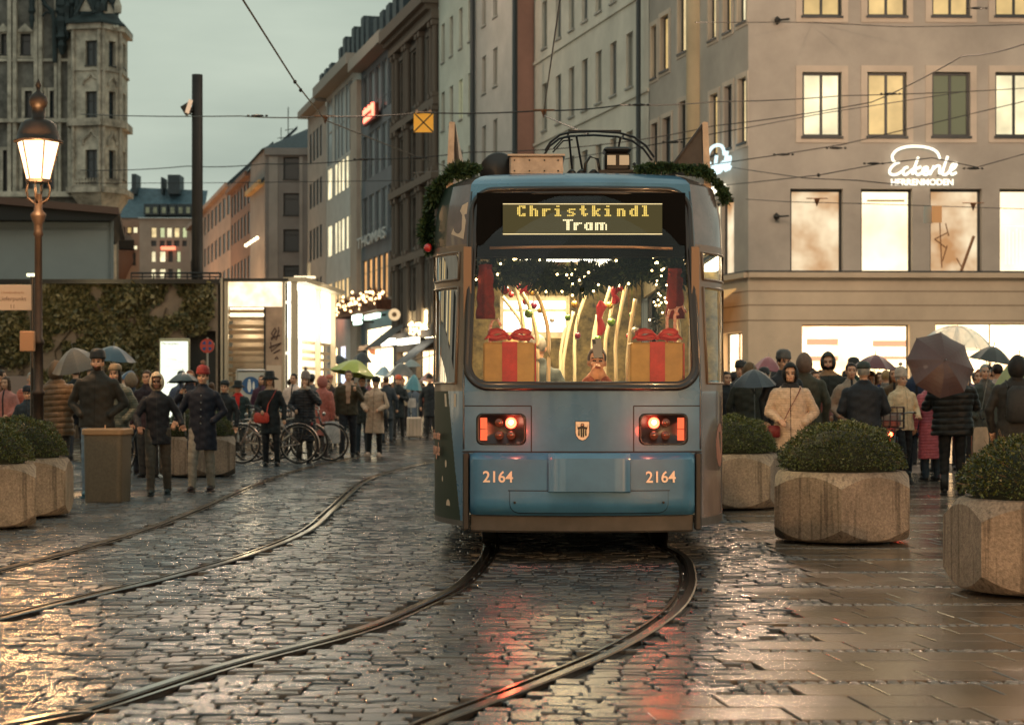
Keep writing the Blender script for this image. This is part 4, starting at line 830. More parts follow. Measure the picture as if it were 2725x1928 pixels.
L = bpy.data.lights.new('kiosk_light', 'AREA'); L.energy = 90; L.color = (1, .86, .6); L.size = 1.6; p = bpy.data.objects.new('kiosk_light', L); COL.objects.link(p); p.location = ((A3[0]+B3[0])/2+.6, 52, 3.2); p.rotation_euler = (radians(70), 0, radians(40))
# low wall / parapet seen at left behind the child
q = MB(); q.box(PX(-200, 40), PX(90, 40), 40, 40.3, 0, PZ(1000, 40)); tag(q.build('low_wall', plaster('low_wall_tan', (.30, .22, .18))), 'low pinkish wall at the left edge behind the bushes', 'wall')
# ================================================================ OVERHEAD WIRES
M_WIRE = mat('wire', (.025, .022, .02), .5, .3); M_CLAMP = mat('clamp_copper', (.25, .11, .05), .45, .4)
def wire(P, lab, r=.012, clamps=(), sag=0, grp='overhead wires above the square'):
    t = thing('overhead_wire', lab, 'overhead wire', (PX(P[0][0], P[0][2]), P[0][2], PZ(P[0][1], P[0][2])), group=grp)
    pts = [Vector((PX(x, d), d, PZ(y, d))) for x, y, d in P]
    fine = []
    for a, b in zip(pts[:-1], pts[1:]):
        for k in range(8): u = k/8; fine.append(a.lerp(b, u)-Vector((0, 0, sag*4*u*(1-u))))
    fine.append(pts[-1]); q = MB(); q.tube(fine, r, 5); q.build('cable', M_WIRE, t, world=True)
    for (x, y, dd, kind) in clamps:
        p = Vector((PX(x, dd), dd, PZ(y, dd))); q = MB(); s = dd/35
        if kind == 'turn': q.ell(p, (.13*s, .02*s, .025*s), 10, 6); q.ell(p+Vector((.17*s, 0, 0)), (.03*s, .02*s, .02*s), 8, 5); q.ell(p-Vector((.17*s, 0, 0)), (.03*s, .02*s, .02*s), 8, 5)
        elif kind == 'node': q.box(p.x-.20*s, p.x+.20*s, p.y-.02, p.y+.02, p.z-.012, p.z+.012); q.add([p+Vector((-.06*s, 0, 0)), p+Vector((.06*s, 0, 0)), p+Vector((0, 0, -.15*s)), p+Vector((0, .03, -.15*s))], [(0, 1, 2), (0, 2, 3), (1, 3, 2)])
        else: q.ell(p, (.035*s, .03*s, .04*s), 8, 6)
        q.build('insulator' if kind != 'node' else 'clamp', M_CLAMP if kind == 'node' else M_DKMET, t, True, world=True)
wire([(215, 304, 52), (640, 309, 40), (865, 310, 36), (1127, 300, 34.5), (1447, 294, 33), (1650, 280, 34), (1900, 271, 40), (2240, 255, 48), (2725, 235, 58)], 'cross wire running the whole width, carrying the yellow signal board', .013, [(685, 308, 39, 'turn'), (865, 309, 36, 'node'), (1447, 293, 33, 'node'), (1700, 279, 34, 'turn')], .03)
wire([(560, -140, 20), (648, 2, 24), (785, 218, 30), (865, 320, 36), (1130, 425, 52), (1300, 478, 62)], 'contact wire falling steeply from the top left to a clamp and on towards the tram', .014, [(785, 218, 30, 'knob'), (800, 240, 30.6, 'knob'), (1110, 420, 50, 'turn')])
wire([(1512, -120, 18), (1490, 0, 21), (1448, 290, 33), (1448, 308, 33), (1565, 357, 19)], 'contact wire dropping from the top to the pantograph of the tram', .012)
wire([(215, 453, 60), (500, 442, 56), (700, 436, 52), (970, 424, 50), (1250, 405, 50), (1600, 385, 52), (1900, 335, 55), (2320, 272, 50), (2560, 150, 40), (2725, 118, 36)], 'middle cross wire rising to the upper right corner', .014, [(968, 424, 50, 'turn'), (2370, 250, 49, 'turn')], .05)
wire([(215, 488, 70), (640, 486, 66), (1100, 480, 60)], 'faint low wire across the far street', .012)
wire([(1880, 440, 52), (2080, 411, 50), (2240, 385, 50), (2480, 328, 52), (2725, 270, 55)], 'wire crossing the shop front below the first window row', .014, [(2085, 411, 50, 'turn'), (2225, 394, 50, 'turn')])
wire([(1950, 446, 58), (2140, 474, 48), (2280, 480, 46), (2400, 492, 46)], 'wire sagging beside the script sign', .013, [(2178, 466, 47, 'knob')])
wire([(1900, 496, 55), (2180, 466, 47), (2340, 436, 45), (2480, 420, 45), (2600, 445, 45), (2725, 410, 44)], 'knotted wire passing the script sign of the shop', .013, [(2325, 435, 45, 'turn'), (2590, 448, 45, 'turn')])
wire([(1985, 530, 57), (2100, 537, 52), (2300, 542, 50), (2725, 556, 50)], 'lowest wire across the shop display windows', .011, [(2174, 528, 50, 'node'), (2590, 540, 50, 'node')])
wire([(1850, 60, 45), (2160, 60, 59), (2400, 72, 56), (2560, 70, 54), (2725, 66, 52)], 'thin wire between the two upper window rows', .011, [(2600, 22, 50, 'turn')])
wire([(1100, 460, 60), (1400, 440, 45), (1700, 392, 40), (1960, 345, 40), (2200, 300, 45), (2560, 245, 50)], 'wire running behind the pantograph', .011, [(1790, 378, 40, 'turn')])

# ================================================================ BEHIND AND BESIDE THE CAMERA: the other sides of the square
bb = bldg('building behind the camera with lit windows, seen only in reflections', (30, -26), grp='other sides of the square')
f = Facade(bb, (34, -26), (-34, -26), 0, 17, M_PLA, .2)
for k in range(14):
    for j, zs in enumerate((5.2, 9, 12.8)): f.win(2+k*4.7, 4.2+k*4.7, zs, zs+2.2, pane=(G_W1, M_DARKGL, G_W2, M_DARKGL, G_W3)[(k*3+j*2) % 5], sur=.15)
    f.win(1.2+k*4.7, 5+k*4.7, .4, 3.8, pane=G_WHITE if k % 3 else G_SHOP, mull=0)
f.finish()
bb = bldg('building on the left side of the square outside the photo', (-34, -26), grp='other sides of the square')
f = Facade(bb, (-34, -26), (-34, 76), 0, 15, M_GREYP, .2)
for k in range(20):
    for j, zs in enumerate((5.2, 9)): f.win(2+k*5, 4.2+k*5, zs, zs+2.2, pane=(G_W1, M_DARKGL, G_W2)[(k+j) % 3])
    f.win(1.2+k*5, 5+k*5, .4, 3.8, pane=G_WHITE, mull=0)
f.finish()
# added fill lamps on wires above the view, warming walls and paving
for i, (x, y, z, e) in enumerate(((6, 47, 13.2, 1700), (15, 47, 13.2, 1900), (-6, 38, 11, 700), (1.5, 9, 8.5, 60), (-6, 84, 20, 500), (-14, 112, 27, 500), (-24, 100, 25, 500))):
    t = thing('added_hanging_lamp', 'added unseen hanging lamp '+('over the pavement left of the corner shop', 'over the pavement before the corner shop', 'over the left track', 'over the cobbles before the tram', 'over the street by the white building', 'over the far shopping street', 'beside the town hall tower')[i], 'street lamp', (x, y, z), group='added hanging lamps above the view'); q = MB(); q.lathe([(.03, .45), (.10, .40), (.26, .12), (.27, .08)], n=18); q.build('shade', M_DKMET, t, True)
    q = MB(); q.lathe([(.25, .08), (.2, 0), (.02, -.04)], n=18); q.build('bowl', glow('lamp_bowl', (1, .72, .42), 4), t, True); q = MB(); q.tube([(-9, 0, .9), (0, 0, .45), (9, 0, .9)], .01, 4); q.build('cable', M_WIRE, t)
    L = bpy.data.lights.new('added_lamp_light', 'POINT'); L.energy = e; L.color = (1, .68, .46); L.shadow_soft_size = .25; p = bpy.data.objects.new('added_lamp_light', L); COL.objects.link(p); p.location = (x, y, z-.35)
# ================================================================ TRAM
M_BLUE = mat('tram_blue', (0.046, 0.142, 0.245), .26, nscale=2.2, namt=.2, coat=.5, rvar=.18, bump=.03, bscale=120)
M_BLUE2 = mat('tram_blue_bumper', (0.038, 0.14, 0.255), .28, nscale=2.6, namt=.2, coat=.6, rvar=.15, bump=.03, bscale=120)
M_GREEN = mat('tram_green_wrap', (.008, .024, .016), .5, spec=.3)
M_WRAPB = mat('tram_brown_wrap', (.12, .10, .10), .22, coat=.8, nscale=5)
M_SKIRT = mat('tram_skirt_grey', (.06, .058, .055), .45, nscale=8)
M_FRAME = mat('tram_window_frame', (.14, .10, .07), .4, coat=.3)
M_GLASS = glassmat('tram_glass', (.86, .86, .8), 1.45, .015)
M_ROOFM = mat('tram_roof_metal', (.38, .31, .25), .45, .2, nscale=10)
M_INT = mat('tram_interior_panel', (.34, .27, .16), .5, nscale=5, namt=.5)
M_POLE = mat('tram_grab_pole', (.85, .72, .46), .25, .1, coat=.5)
TX, TY = .53, 14.1
tram = thing('tram', 'blue tram seen from behind in the middle of the square, route display reading Christkindl Tram', 'tram', (TX, TY, 0))

ZL = [(.24, 0, .905, 1.15), (1.30, 0, .905, 1.15), (1.36, .01, .905, 1.15), (2.50, .235, .872, 1.15), (2.70, .28, .862, 1.135), (2.80, .305, .855, 1.11), (2.90, .33, .845, 1.08), (2.94, .39, .82, 1.02), (2.98, .50, .77, .92), (3.015, .68, .68, .78), (3.03, .95, .55, .6)]
YS = .95
def prof(z):
    for i in range(len(ZL)-1):
        if z <= ZL[i+1][0]+1e-9:
            t = (z-ZL[i][0])/(ZL[i+1][0]-ZL[i][0]); return [lerp(ZL[i][k], ZL[i+1][k], t) for k in (1, 2, 3)]
    return list(ZL[-1][1:])
def FR(a, z, off=0):
    yf, hf, hb = prof(z); return (a*hf, yf+.12*a*a-off, z)
def SD(t, z, s=1, off=0):
    yf, hf, hb = prof(z); x = hf+(hb-hf)*(1-(1-t)**1.8); y = yf+.12+(max(YS, yf+.2)-yf-.12)*t
    return (s*(x+off*.75), y-off*.65, z)
def fx(x, z): return x/prof(z)[1]
# --- front: lower grid, window surround, roof cap
front = MB()
def fgrid(z0, z1, nz, a0=-1, a1=1, na=24, off=0, mb=front, m=0):
    zs = np.linspace(z0, z1, nz+1); As = np.linspace(a0, a1, na+1)
    V = [FR(a, z, off) for z in zs for a in As]; n = na+1
    mb.add(V, [(j*n+i, j*n+i+1, (j+1)*n+i+1, (j+1)*n+i) for j in range(nz) for i in range(na)], m)
fgrid(.38, 1.30, 14)
# window ring in (x,z) space
def rrect(hw_b, hw_t, z0, z1, r, n=8):
    P = []
    cs = [(-hw_b, z0, 180, r), (hw_b, z0, 270, r), (hw_t, z1, 0, r), (-hw_t, z1, 90, r)]
    sg = [(1, 1), (-1, 1), (-1, -1), (1, -1)]
    for (cx, cz, a0, rr), (sx, sz) in zip(cs, sg):
        for k in range(n+1):
            a = radians(a0+90*k/n); P.append((cx+sx*rr+rr*cos(a), cz+sz*rr+rr*sin(a)))
    return P
WIN = rrect(.855, .815, 1.35, 2.825, .15, 10)
def refine(P, L=.09):
    o = []
    for i, p in enumerate(P):
        q = P[(i+1) % len(P)]; o.append(p); n = int(math.dist(p, q)/L)
        for k in range(1, n): o.append((lerp(p[0], q[0], k/n), lerp(p[1], q[1], k/n)))
    return o
WIN = refine(WIN); NW = len(WIN)
def F3(p, off=0): return FR(fx(p[0], p[1]), p[1], off)
cz0 = 2.07
def outer(p):
    # project from window outline to the patch border a=+-1, z 1.30..2.90
    dx, dz = p[0], p[1]-cz0
    best = 9
    k = 1.0; hi = 1.6
    for it in range(24):
        mid = (k+hi)/2; x, z = dx*mid, cz0+dz*mid
        ok = 1.30 <= z <= 2.90 and abs(x) <= prof(min(max(z, 1.3), 2.90))[1]
        if ok: k = mid
        else: hi = mid
    return (dx*k, cz0+dz*k)
OUT = [outer(p) for p in WIN]
for cx_, cz_ in ((-1, 1.30), (1, 1.30), (1, 2.90), (-1, 2.90)):
    q_ = (cx_*prof(cz_)[1], cz_); OUT[min(range(NW), key=lambda i: math.dist(OUT[i], q_))] = q_
rings = [[F3((lerp(a[0], b[0], t), lerp(a[1], b[1], t))) for a, b in zip(WIN, OUT)] for t in (0, .5, 1)]
front.loft(rings[::-1], cap=False)
fgrid(2.90, 3.03, 10)
o = front.build('body_front', M_BLUE, tram); autosmooth(o, 50)
# --- roof top + sides (behind)
L1 = 9.2
def side_part(s):
    mb = MB(); nt_, = (14,)
    zs = list(np.linspace(.28, 1.30, 52))+list(np.linspace(1.36, 2.43, 2))[:0]+[1.36, 2.10, 2.16, 2.37, 2.43, 2.55, 2.66, 2.76, 2.90, 2.94, 2.98, 3.015, 3.03]
    ts = sorted(set([round(v, 4) for v in list(np.arange(0, .421, .01))+[.5, .6, .7, .8, .9, 1.0]]))
    V = [SD(t, z, s) for z in zs for t in ts]; n = len(ts); F = []; M = []
    for j in range(len(zs)-1):
        zc = (zs[j]+zs[j+1])/2
        for i in range(n-1):
            tcn = (ts[i]+ts[i+1])/2
            hole = (.12 < tcn < .9) and ((1.36 < zc < 2.10) or (2.16 < zc < 2.37))
            if hole: continue
            q = (j*n+i, j*n+i+1, (j+1)*n+i+1, (j+1)*n+i); F.append(q if s > 0 else q[::-1])
            if 1.30 < zc < 2.43: m = 1
            elif s < 0:
                if zc < 1.3: m = 2 if tcn > .03+.27*max(0, (zc-.3)) else 0
                else: m = 2 if tcn > .45 else 3
                if zc < .33: m = 4
            else: m = 3 if zc > .33 else 4
            M.append(m)
    o = mesh_obj('side_panel', V, F, [M_BLUE, M_FRAME, M_GREEN, M_WRAPB, M_SKIRT], tram, False, M)
    autosmooth(o, 40)
    for (z0, z1) in ((1.36, 2.10), (2.16, 2.37)):
        tt = [.12, .2, .3, .4, .5, .6, .7, .8, .9]; V = [SD(t, z, s, -.012) for z in (z0, z1) for t in tt]; n = len(tt)
        gl = mesh_obj('side_window', V, [(i, i+1, n+i+1, n+i) for i in range(n-1)], M_GLASS, tram, True)
        fr = MB(); 
        ring = [SD(t, z0, s, .004) for t in tt]+[SD(t, z1, s, .004) for t in tt[::-1]]
        fr.tube(ring+[ring[0]], .011, 6); fr.build('window_frame', M_FRAME, gl, True)
    return o
side_part(-1); side_part(1)
# long body behind the nose
body = MB()
def secn(y, k=1.0):
    P = []
    for z, yf, hf, hb in ZL[:]:
        P.append((-hb*k, y, z if z > .25 else .28))
    return P+[(-p[0], p[1], p[2]) for p in P[::-1]]
def bodyseg(y0, y1, win=True, par=tram):
    mb = MB()
    zz = [.28, .9, 1.0, 1.30, 1.36, 2.10, 2.43, 2.50, 2.70, 2.80, 2.90, 2.94, 2.98, 3.015, 3.03]
    ysl = [y0]; y = y0+.15
    while y < y1-1.3: ysl += [y, y+1.15]; y += 1.3
    ysl.append(y1)
    for s in (-1, 1):
        V = [(s*prof(z)[2], yy, z) for z in zz for yy in ysl]; n = len(ysl); F = []; M = []
        for j in range(len(zz)-1):
            zc = (zz[j]+zz[j+1])/2
            for i in range(n-1):
                iswin = (1.36 < zc < 2.43) and i % 2 == 1
                if iswin: continue
                F.append((j*n+i, j*n+i+1, (j+1)*n+i+1, (j+1)*n+i)); M.append(1 if 1.3 < zc < 2.5 else (0 if zc < 1.3 else 2))
        b = len(mb.V); mb.V += V; mb.F += [tuple(q+b for q in f) for f in F]; mb.M += M
        for i in range(1, n-1, 2):
            x = s*1.143
            gm = MB(); gm.quad((x, ysl[i], 1.36), (x, ysl[i+1], 1.36), (x, ysl[i+1], 2.43), (x, ysl[i], 2.43)); gm.build('side_window', M_GLASS, par)
    mb.quad((-.6, y0, 3.03), (.6, y0, 3.03), (.6, y1, 3.03), (-.6, y1, 3.03), 2)
    return mb
mb = bodyseg(YS, L1); mb.box(-1.1, 1.1, .96, L1, .30, .36, 3); mb.box(-.86, .86, .2, .955, .30, .36, 3)
mb.add([FR(a, 3.03) for a in (-1, -.5, 0, .5, 1)]+[(-.6, YS, 3.03), (.6, YS, 3.03)], [(0, 1, 2, 3, 4, 6, 5)], 2)
mb.build('body', [M_BLUE, M_FRAME, M_BLUE, M_SKIRT], tram)
# second articulated car
mb = bodyseg(L1+.7, L1+9.2); mb.box(-1.1, 1.1, L1+.7, L1+9.2, .30, .36, 3); mb.build('body', [M_BLUE, M_FRAME, M_BLUE, M_SKIRT], tram)
bl = MB()
for k in range(9):
    yy = L1+.02+k*.078; bl.box(-1.08, 1.08, yy, yy+.045, .35, .4); bl.box(-1.08, -1.0, yy, yy+.045, .4, 2.9); bl.box(1.0, 1.08, yy, yy+.045, .4, 2.9); bl.box(-1.08, 1.08, yy, yy+.045, 2.9, 2.96)
bl.box(-1.02, -.98, L1, L1+.7, .4, 2.9); bl.box(.98, 1.02, L1, L1+.7, .4, 2.9)
bl.build('bellows', M_BLACK, tram)
# --- windscreen rubber + glass
sealp = MB(); NR = 10
cr_ = []
for i, p in enumerate(WIN):
    q0, q1 = WIN[i-1], WIN[(i+1) % NW]; tx_, tz_ = q1[0]-q0[0], q1[1]-q0[1]; l = math.hypot(tx_, tz_); nx_, nz_ = tz_/l, -tx_/l
    prf = [(-.022, -.02), (-.022, .008), (-.012, .018), (0, .012), (.008, .014), (.022, .030), (.038, .028), (.048, .010), (.048, -.02)]
    cr_.append([F3((p[0]+nx_*a, p[1]+nz_*a), b) for a, b in prf])
cr_.append(cr_[0]); sealp.loft(cr_, closed=False, cap=False)
o = sealp.build('windscreen_seal', mat('seal_rubber', (.012, .008, .006), .28, coat=.25), tram, True)
gl = MB(); rr = []
for k in (1, .8, .6, .4, .2, .02):
    rr.append([F3((p[0]*k, cz0+(p[1]-cz0)*k), -.006) for p in WIN])
gl.loft(rr, cap=False); gl.build('windscreen', glassmat('windscreen_glass', (.96, .95, .90), 1.5, .015), tram, True)
# --- panel gaps and hatches on the lower front
M_GAP = mat('panel_gap', (.004, .005, .007), .7)
def strip(mb, pts, w=.005, off=.0015, fn=FR):
    for (a0, z0), (a1, z1) in zip(pts[:-1], pts[1:]):
        n = max(2, int(math.dist((a0*.9, z0), (a1*.9, z1))/.06)); prev = None
        for k in range(n+1):
            a, z = lerp(a0, a1, k/n), lerp(z0, z1, k/n); dx, dz = (a1-a0)*.9, z1-z0; l = math.hypot(dx, dz); ux, uz = -dz/l*w/2, dx/l*w/2
            A = fn(a+ux/.9, z+uz, off); B = fn(a-ux/.9, z-uz, off)
            if prev: mb.quad(prev[0], A, B, prev[1])
            prev = (A, B)
for s in (-1, 1):
    g = MB(); strip(g, [(s*.995, 1.188), (s*.425, 1.188), (s*.425, .845)], .008); g.build('hatch_gap', M_GAP, tram)
g = MB(); strip(g, [(-1, .842), (1, .842)], .012); g.build('hatch_gap', M_GAP, tram)
# --- bumper
def BP(a, z, off=0, hw=.845):
    y = -.13+.13*a*a
    if z > .80: y += (z-.80)/.04*.10
    if z < .45: y += ((.45-z)/.08)**1.6*.07
    e = max(0, abs(a)-.93)/.07; y += e*e*.05
    return (a*hw, y-off, z)
bm_ = MB(); zs = [.37, .385, .40, .42, .45, .5, .6, .7, .76, .79, .81, .825, .838]; As = [-1, -.985, -.97, -.95, -.93]+list(np.linspace(-.88, .88, 21))+[.93, .95, .97, .985, 1]
n = len(As); bm_.add([BP(a, z) for z in zs for a in As], [(j*n+i, j*n+i+1, (j+1)*n+i+1, (j+1)*n+i) for j in range(len(zs)-1) for i in range(n-1)])
for s in (-1, 1):
    P = [BP(s, z) for z in zs]; Q = [(p[0], .14, p[2]) for p in P]; bm_.loft([P, Q], closed=False, cap=False)
P = [BP(a, .37) for a in As]; bm_.loft([P, [(p[0], .1, p[2]) for p in P]], closed=False, cap=False)
P = [BP(a, .838) for a in As]; bm_.loft([P, [(p[0], .12, p[2]) for p in P]], closed=False, cap=False)
autosmooth(bm_.build('bumper', M_BLUE2, tram), 35)
# centre block
cb = MB()
def CBp(x, z):
    u = (x-.045)/.305; e = max(0, abs(u)-.8)/.2; t = (z-.555)/.28
    y = -.165-.012*(1-t)+e*e*.03
    if z > .80: y += (z-.80)/.035*.03
    return (x, y, z)
xs_ = [.045+.305*u for u in (-1, -.97, -.93, -.87, -.8, -.5, 0, .5, .8, .87, .93, .97, 1)]; zs_ = [.555, .57, .62, .7, .78, .80, .82, .835]
n = len(xs_); cb.add([CBp(x, z) for z in zs_ for x in xs_], [(j*n+i, j*n+i+1, (j+1)*n+i+1, (j+1)*n+i) for j in range(len(zs_)-1) for i in range(n-1)])
for xx in (xs_[0], xs_[-1]):
    P = [CBp(xx, z) for z in zs_]; cb.loft([P, [(p[0], -.09, p[2]) for p in P]], closed=False, cap=False)
P = [CBp(x, .555) for x in xs_]; cb.loft([P, [(p[0], -.10, p[2]-.02) for p in P]], closed=False, cap=False)
autosmooth(cb.build('coupling_cover', M_BLUE2, tram), 35)
g = MB(); strip(g, [(-.3085, .55), (-.3085, .838)], .006, fn=BP); strip(g, [(.415, .55), (.415, .838)], .006, fn=BP); g.build('hatch_gap', M_GAP, tram)
lp = MB(); xs_ = list(np.linspace(-.545, .635, 25)); 
def LPp(x, z, off=.012):
    return BP(x/.845, z, off)
def zlo(x): 
    e = min(x+.545, .635-x); return .392+(.0 if e > .07 else .07-sqrt(max(0, .07**2-(.07-e)**2)))
xs_ = [-.545, -.54, -.53, -.51, -.48]+list(np.linspace(-.44, .53, 20))+[.57, .60, .62, .63, .635]
V = []; F = []; n = len(xs_)
for k in range(5):
    for x in xs_: V.append(LPp(x, lerp(zlo(x), .555, k/4)))
F = [(j*n+i, j*n+i+1, (j+1)*n+i+1, (j+1)*n+i) for j in range(4) for i in range(n-1)]
lp.add(V, F); 
P = [LPp(x, zlo(x)) for x in xs_]; lp.loft([P, [(p[0], p[1]+.02, p[2]) for p in P]], closed=False, cap=False)
o = lp.build('bumper_panel', M_BLUE2, tram); autosmooth(o, 35)
g = MB(); pts = [(xs_[0], .555)]+[(x, zlo(x)-.004) for x in xs_]+[(xs_[-1], .555)]; strip(g, [(p[0]/.845, p[1]) for p in pts], .007, .002, BP); strip(g, [(-.56/.845, .558), (.65/.845, .558)], .007, .003, BP); g.build('hatch_gap', M_GAP, tram)
for x in (-.51, .60):
    b_ = MB(); p = LPp(x, .47); b_.lathe([(.010, 0), (.010, .004), (.004, .006)], n=10); o = b_.build('bolt', M_DKMET, tram); o.location = (p[0], p[1]-.003, p[2]); o.rotation_euler = (pi/2, 0, 0)
# skirt under the bumper, black corner posts
sk_ = MB(); As = np.linspace(-1, 1, 21)
R = [[(a*.84, .0+.12*a*a+yo, z) for a in As] for z, yo in ((.38, .0), (.25, .012), (.235, .03), (.235, .3))]
R[0] = [(p[0], p[1], .385) for p in R[0]]; sk_.loft(R, closed=False, cap=False); autosmooth(sk_.build('skirt', M_SKIRT, tram), 40)
for s in (-1, 1):
    pm = MB(); pm.box(min(s*.852, s*.902), max(s*.852, s*.902), .075, .2, .25, .838, 0, .01); pm.build('corner_post', M_BLACK, tram)
# --- tail lights
M_LH = mat('lamp_housing', (.008, .006, .006), .35)
M_RED = glow('tail_lamp_glow', (1, .07, .03), 10); M_RED2 = glow('tail_lamp_core', (1, .45, .28), 30)
M_LENS = mat('lens_smoke', (.03, .008, .005), .25, coat=.5, emit=.05, ecol=(1, .2, .05)); M_ORED = mat('reflector_red_glow', (.55, .07, .03), .25, coat=.5, emit=.55, ecol=(1, .16, .06))  # the red reflector strip is given a glow of its own
for s in (-1, 1):
    cx_ = s*.612; cz_ = 1.013
    P = refine(rrect(.182, .182, cz_-.115, cz_+.115, .045, 5), .05)
    P = [(p[0]+cx_, p[1]) for p in P]
    c0 = (cx_, cz_)
    hs = MB(); R = [[F3((c0[0]+(p[0]-c0[0])*k, c0[1]+(p[1]-c0[1])*k), of) for p in P] for k, of in ((1.04, .0005), (1.0, .012), (.93, .013), (.91, .004), (.02, .004))]
    hs.loft(R, cap=False)
    ho = hs.build('tail_light', M_LH, tram, True)
    ix = s*-.075
    def lens(x, z, r, m, nm, d=.004, k=1):
        p = F3((x, z), .004); b_ = MB(); b_.lathe([(r, 0), (r, .008), (r*.75, .018), (r*.3, .023), (.001, .024)], n=18)
        o = b_.build(nm, m, ho, True); o.location = (p[0], p[1]-d, p[2]); o.rotation_euler = (pi/2, 0, 0)
    lens(cx_+ix, cz_+.048, .042, M_RED, 'lamp'); lens(cx_+ix, cz_+.052, .016, M_RED2, 'bulb', .024)
    lens(cx_+ix, cz_-.045, .034, M_LENS, 'lens'); lens(cx_-ix*.2, cz_-.045, .034, M_LENS, 'lens'); lens(cx_-ix*.2, cz_+.05, .034, M_LENS, 'lens')
    rs = MB(); rx = cx_-ix*1.75
    for k in range(2):
        z0 = cz_-.085+k*.088; rs.add([F3((rx-.026, z0), .008), F3((rx+.026, z0), .008), F3((rx+.026, z0+.083), .008), F3((rx-.026, z0+.083), .008)], [(0, 1, 2, 3)])
    rs.build('reflector', M_ORED, ho)
    pl = bpy.data.lights.new('tail_lamp_light', 'POINT'); pl.energy = 3.4; pl.color = (1, .08, .03); pl.shadow_soft_size = .04
    po = bpy.data.objects.new('tail_lamp_light', pl); COL.objects.link(po); po.parent = tram; po.location = (cx_+ix, -.30, cz_-.02)
# --- fleet numbers, emblem
M_NUM = mat('number_cream', (.75, .66, .52), .4)
for x in (-.655, .60-.04):
    a = x/.845; p = BP(a, .66, .004); t2 = text_obj('2164', .118, M_NUM, tram, (p[0]+.02, p[1]-.004, p[2]-.04), name='fleet_number', ext=.002, bold=.0015)
    t2.rotation_euler = (pi/2, 0, atan2(2*.13*a/.845, 1))
em = MB(); z0 = 1.0
sh = [(-.05, .07), (.05, .07), (.05, -.01), (.045, -.035), (.025, -.06), (0, -.07), (-.025, -.06), (-.045, -.035), (-.05, -.01)]
def flat(mb, P, y, m=0, cx=0, cz=0, th=.004, flip=False):
    n = len(P); V = [(cx+p[0], y, cz+p[1]) for p in P]+[(cx+p[0], y+th, cz+p[1]) for p in P]
    mb.add(V, [tuple(range(n)), tuple(range(2*n-1, n-1, -1))]+[(i, (i+1) % n, n+(i+1) % n, n+i) for i in range(n)], m)
flat(em, [(p[0]*1.08, p[1]*1.06) for p in sh], -.002, 1, -.002, z0); flat(em, sh, -.006, 0, -.002, z0)
mk = [[(-.012, .033), (.012, .033), (.014, .045), (.008, .058), (-.008, .058), (-.014, .045)], [(-.042, .05), (-.036, .03), (-.014, .034), (.014, .034), (.036, .03), (.042, .05), (.034, .012), (.012, .018), (-.012, .018), (-.034, .012)],
      [(-.03, .015), (-.022, .018), (-.020, -.035), (-.032, -.035)], [(.03, .015), (.022, .018), (.020, -.035), (.032, -.035)], [(-.014, .02), (-.003, .02), (-.002, -.045), (-.013, -.045)], [(.014, .02), (.003, .02), (.002, -.045), (.013, -.045)]]
for P in mk: flat(em, P, -.010, 2, -.002, z0)
flat(em, [(-.006, .042), (.006, .042), (.006, .052), (-.006, .052)], -.014, 3, -.002, z0)
em.build('city_emblem', [mat('emblem_cream', (.75, .66, .48), .4), M_GAP, M_BLACK, mat('emblem_skin', (.6, .35, .2), .5)], tram)
# side lettering (left skirt)
M_PINK = mat('wrap_letters', (.55, .28, .2), .5)
def onside(txt, z, size, t0, s=-1):
    p0 = Vector(SD(t0, z, s, .012)); p1 = Vector(SD(t0-.3, z, s, .012)); d = (p1-p0)
    ang = atan2(d.y, d.x); text_obj(txt, size, M_PINK, tram, tuple(p0), (pi/2, 0, ang), 'lettering', 'LEFT', .001, bold=.001)
onside('infos unter', .925, .105, .93); onside('mvg.de', .80, .15, .93)
mw = mat('wrap_cream', (.5, .4, .3), .4)
for (t0, z, w, h) in ((.9, 1.13, .02, .05), (.36, .74, .025, .06), (.46, .62, .018, .045), (.3, .42, .05, .1)):
    mk = MB(); n = 14; mk.add([SD(t0+w*cos(2*pi*k/n), z+h/2*sin(2*pi*k/n) if z > .5 or sin(2*pi*k/n) > 0 else z, -1, .002) for k in range(n)], [tuple(range(n))]); mk.build('wrap_star', mw, tram)
mk = MB(); mk.add([SD(t, z, -1, .002) for t, z in ((.12, 1.18), (.38, 1.18), (.40, 1.28), (.12, 1.28))], [(0, 1, 2, 3)]); mk.build('wrap_patch', mw, tram); mk = MB()
mk.add([SD(t, z, -1, .002) for t, z in ((.06, 2.47), (.3, 2.52), (.12, 2.74), (.02, 2.76))], [(0, 1, 2, 3)])
mk.build('wrap_patch', mw, tram)
rp = MB(); rp.add([SD(.55+.16*cos(2*pi*k/20), .88+.17*sin(2*pi*k/20), 1, .002) for k in range(20)], [tuple(range(20))]); rp.build('wrap_pattern', mat('wrap_rose', (.3, .15, .12), .35), tram)
# drain grooves beside the crease
g = MB()
for s in (-1, 1):
    g.tube([FR(s*.99, z, -.002) for z in np.linspace(.86, 2.84, 22)], .008, 6)
g.build('corner_trim', mat('trim_grey', (.06, .075, .09), .3, .3), tram, True)
# --- wheels under the tram
wh = MB()
for yy in (2.0, 3.8, 13, 14.8):
    for s in (-1, 1):
        b_ = MB(); b_.lathe([(.05, -.07), (.3, -.07), (.33, -.06), (.33, .04), (.36, .045), (.36, .07), (.05, .07)], n=28)
        o = b_.build('wheel', M_DKMET, tram, True); o.rotation_euler = (0, pi/2, 0); o.location = (s*.7175+.0, yy, .33)
ub = MB(); ub.box(-.62, .62, 1.2, 4.7, .3, .55); ub.box(-.62, .62, 12, 15.5, .3, .55); ub.box(-1.0, 1.0, .35, 18, .29, .30); ub.box(-.45, .45, .5, 1.0, .22, .3); ub.build('bogie', M_BLACK, tram)
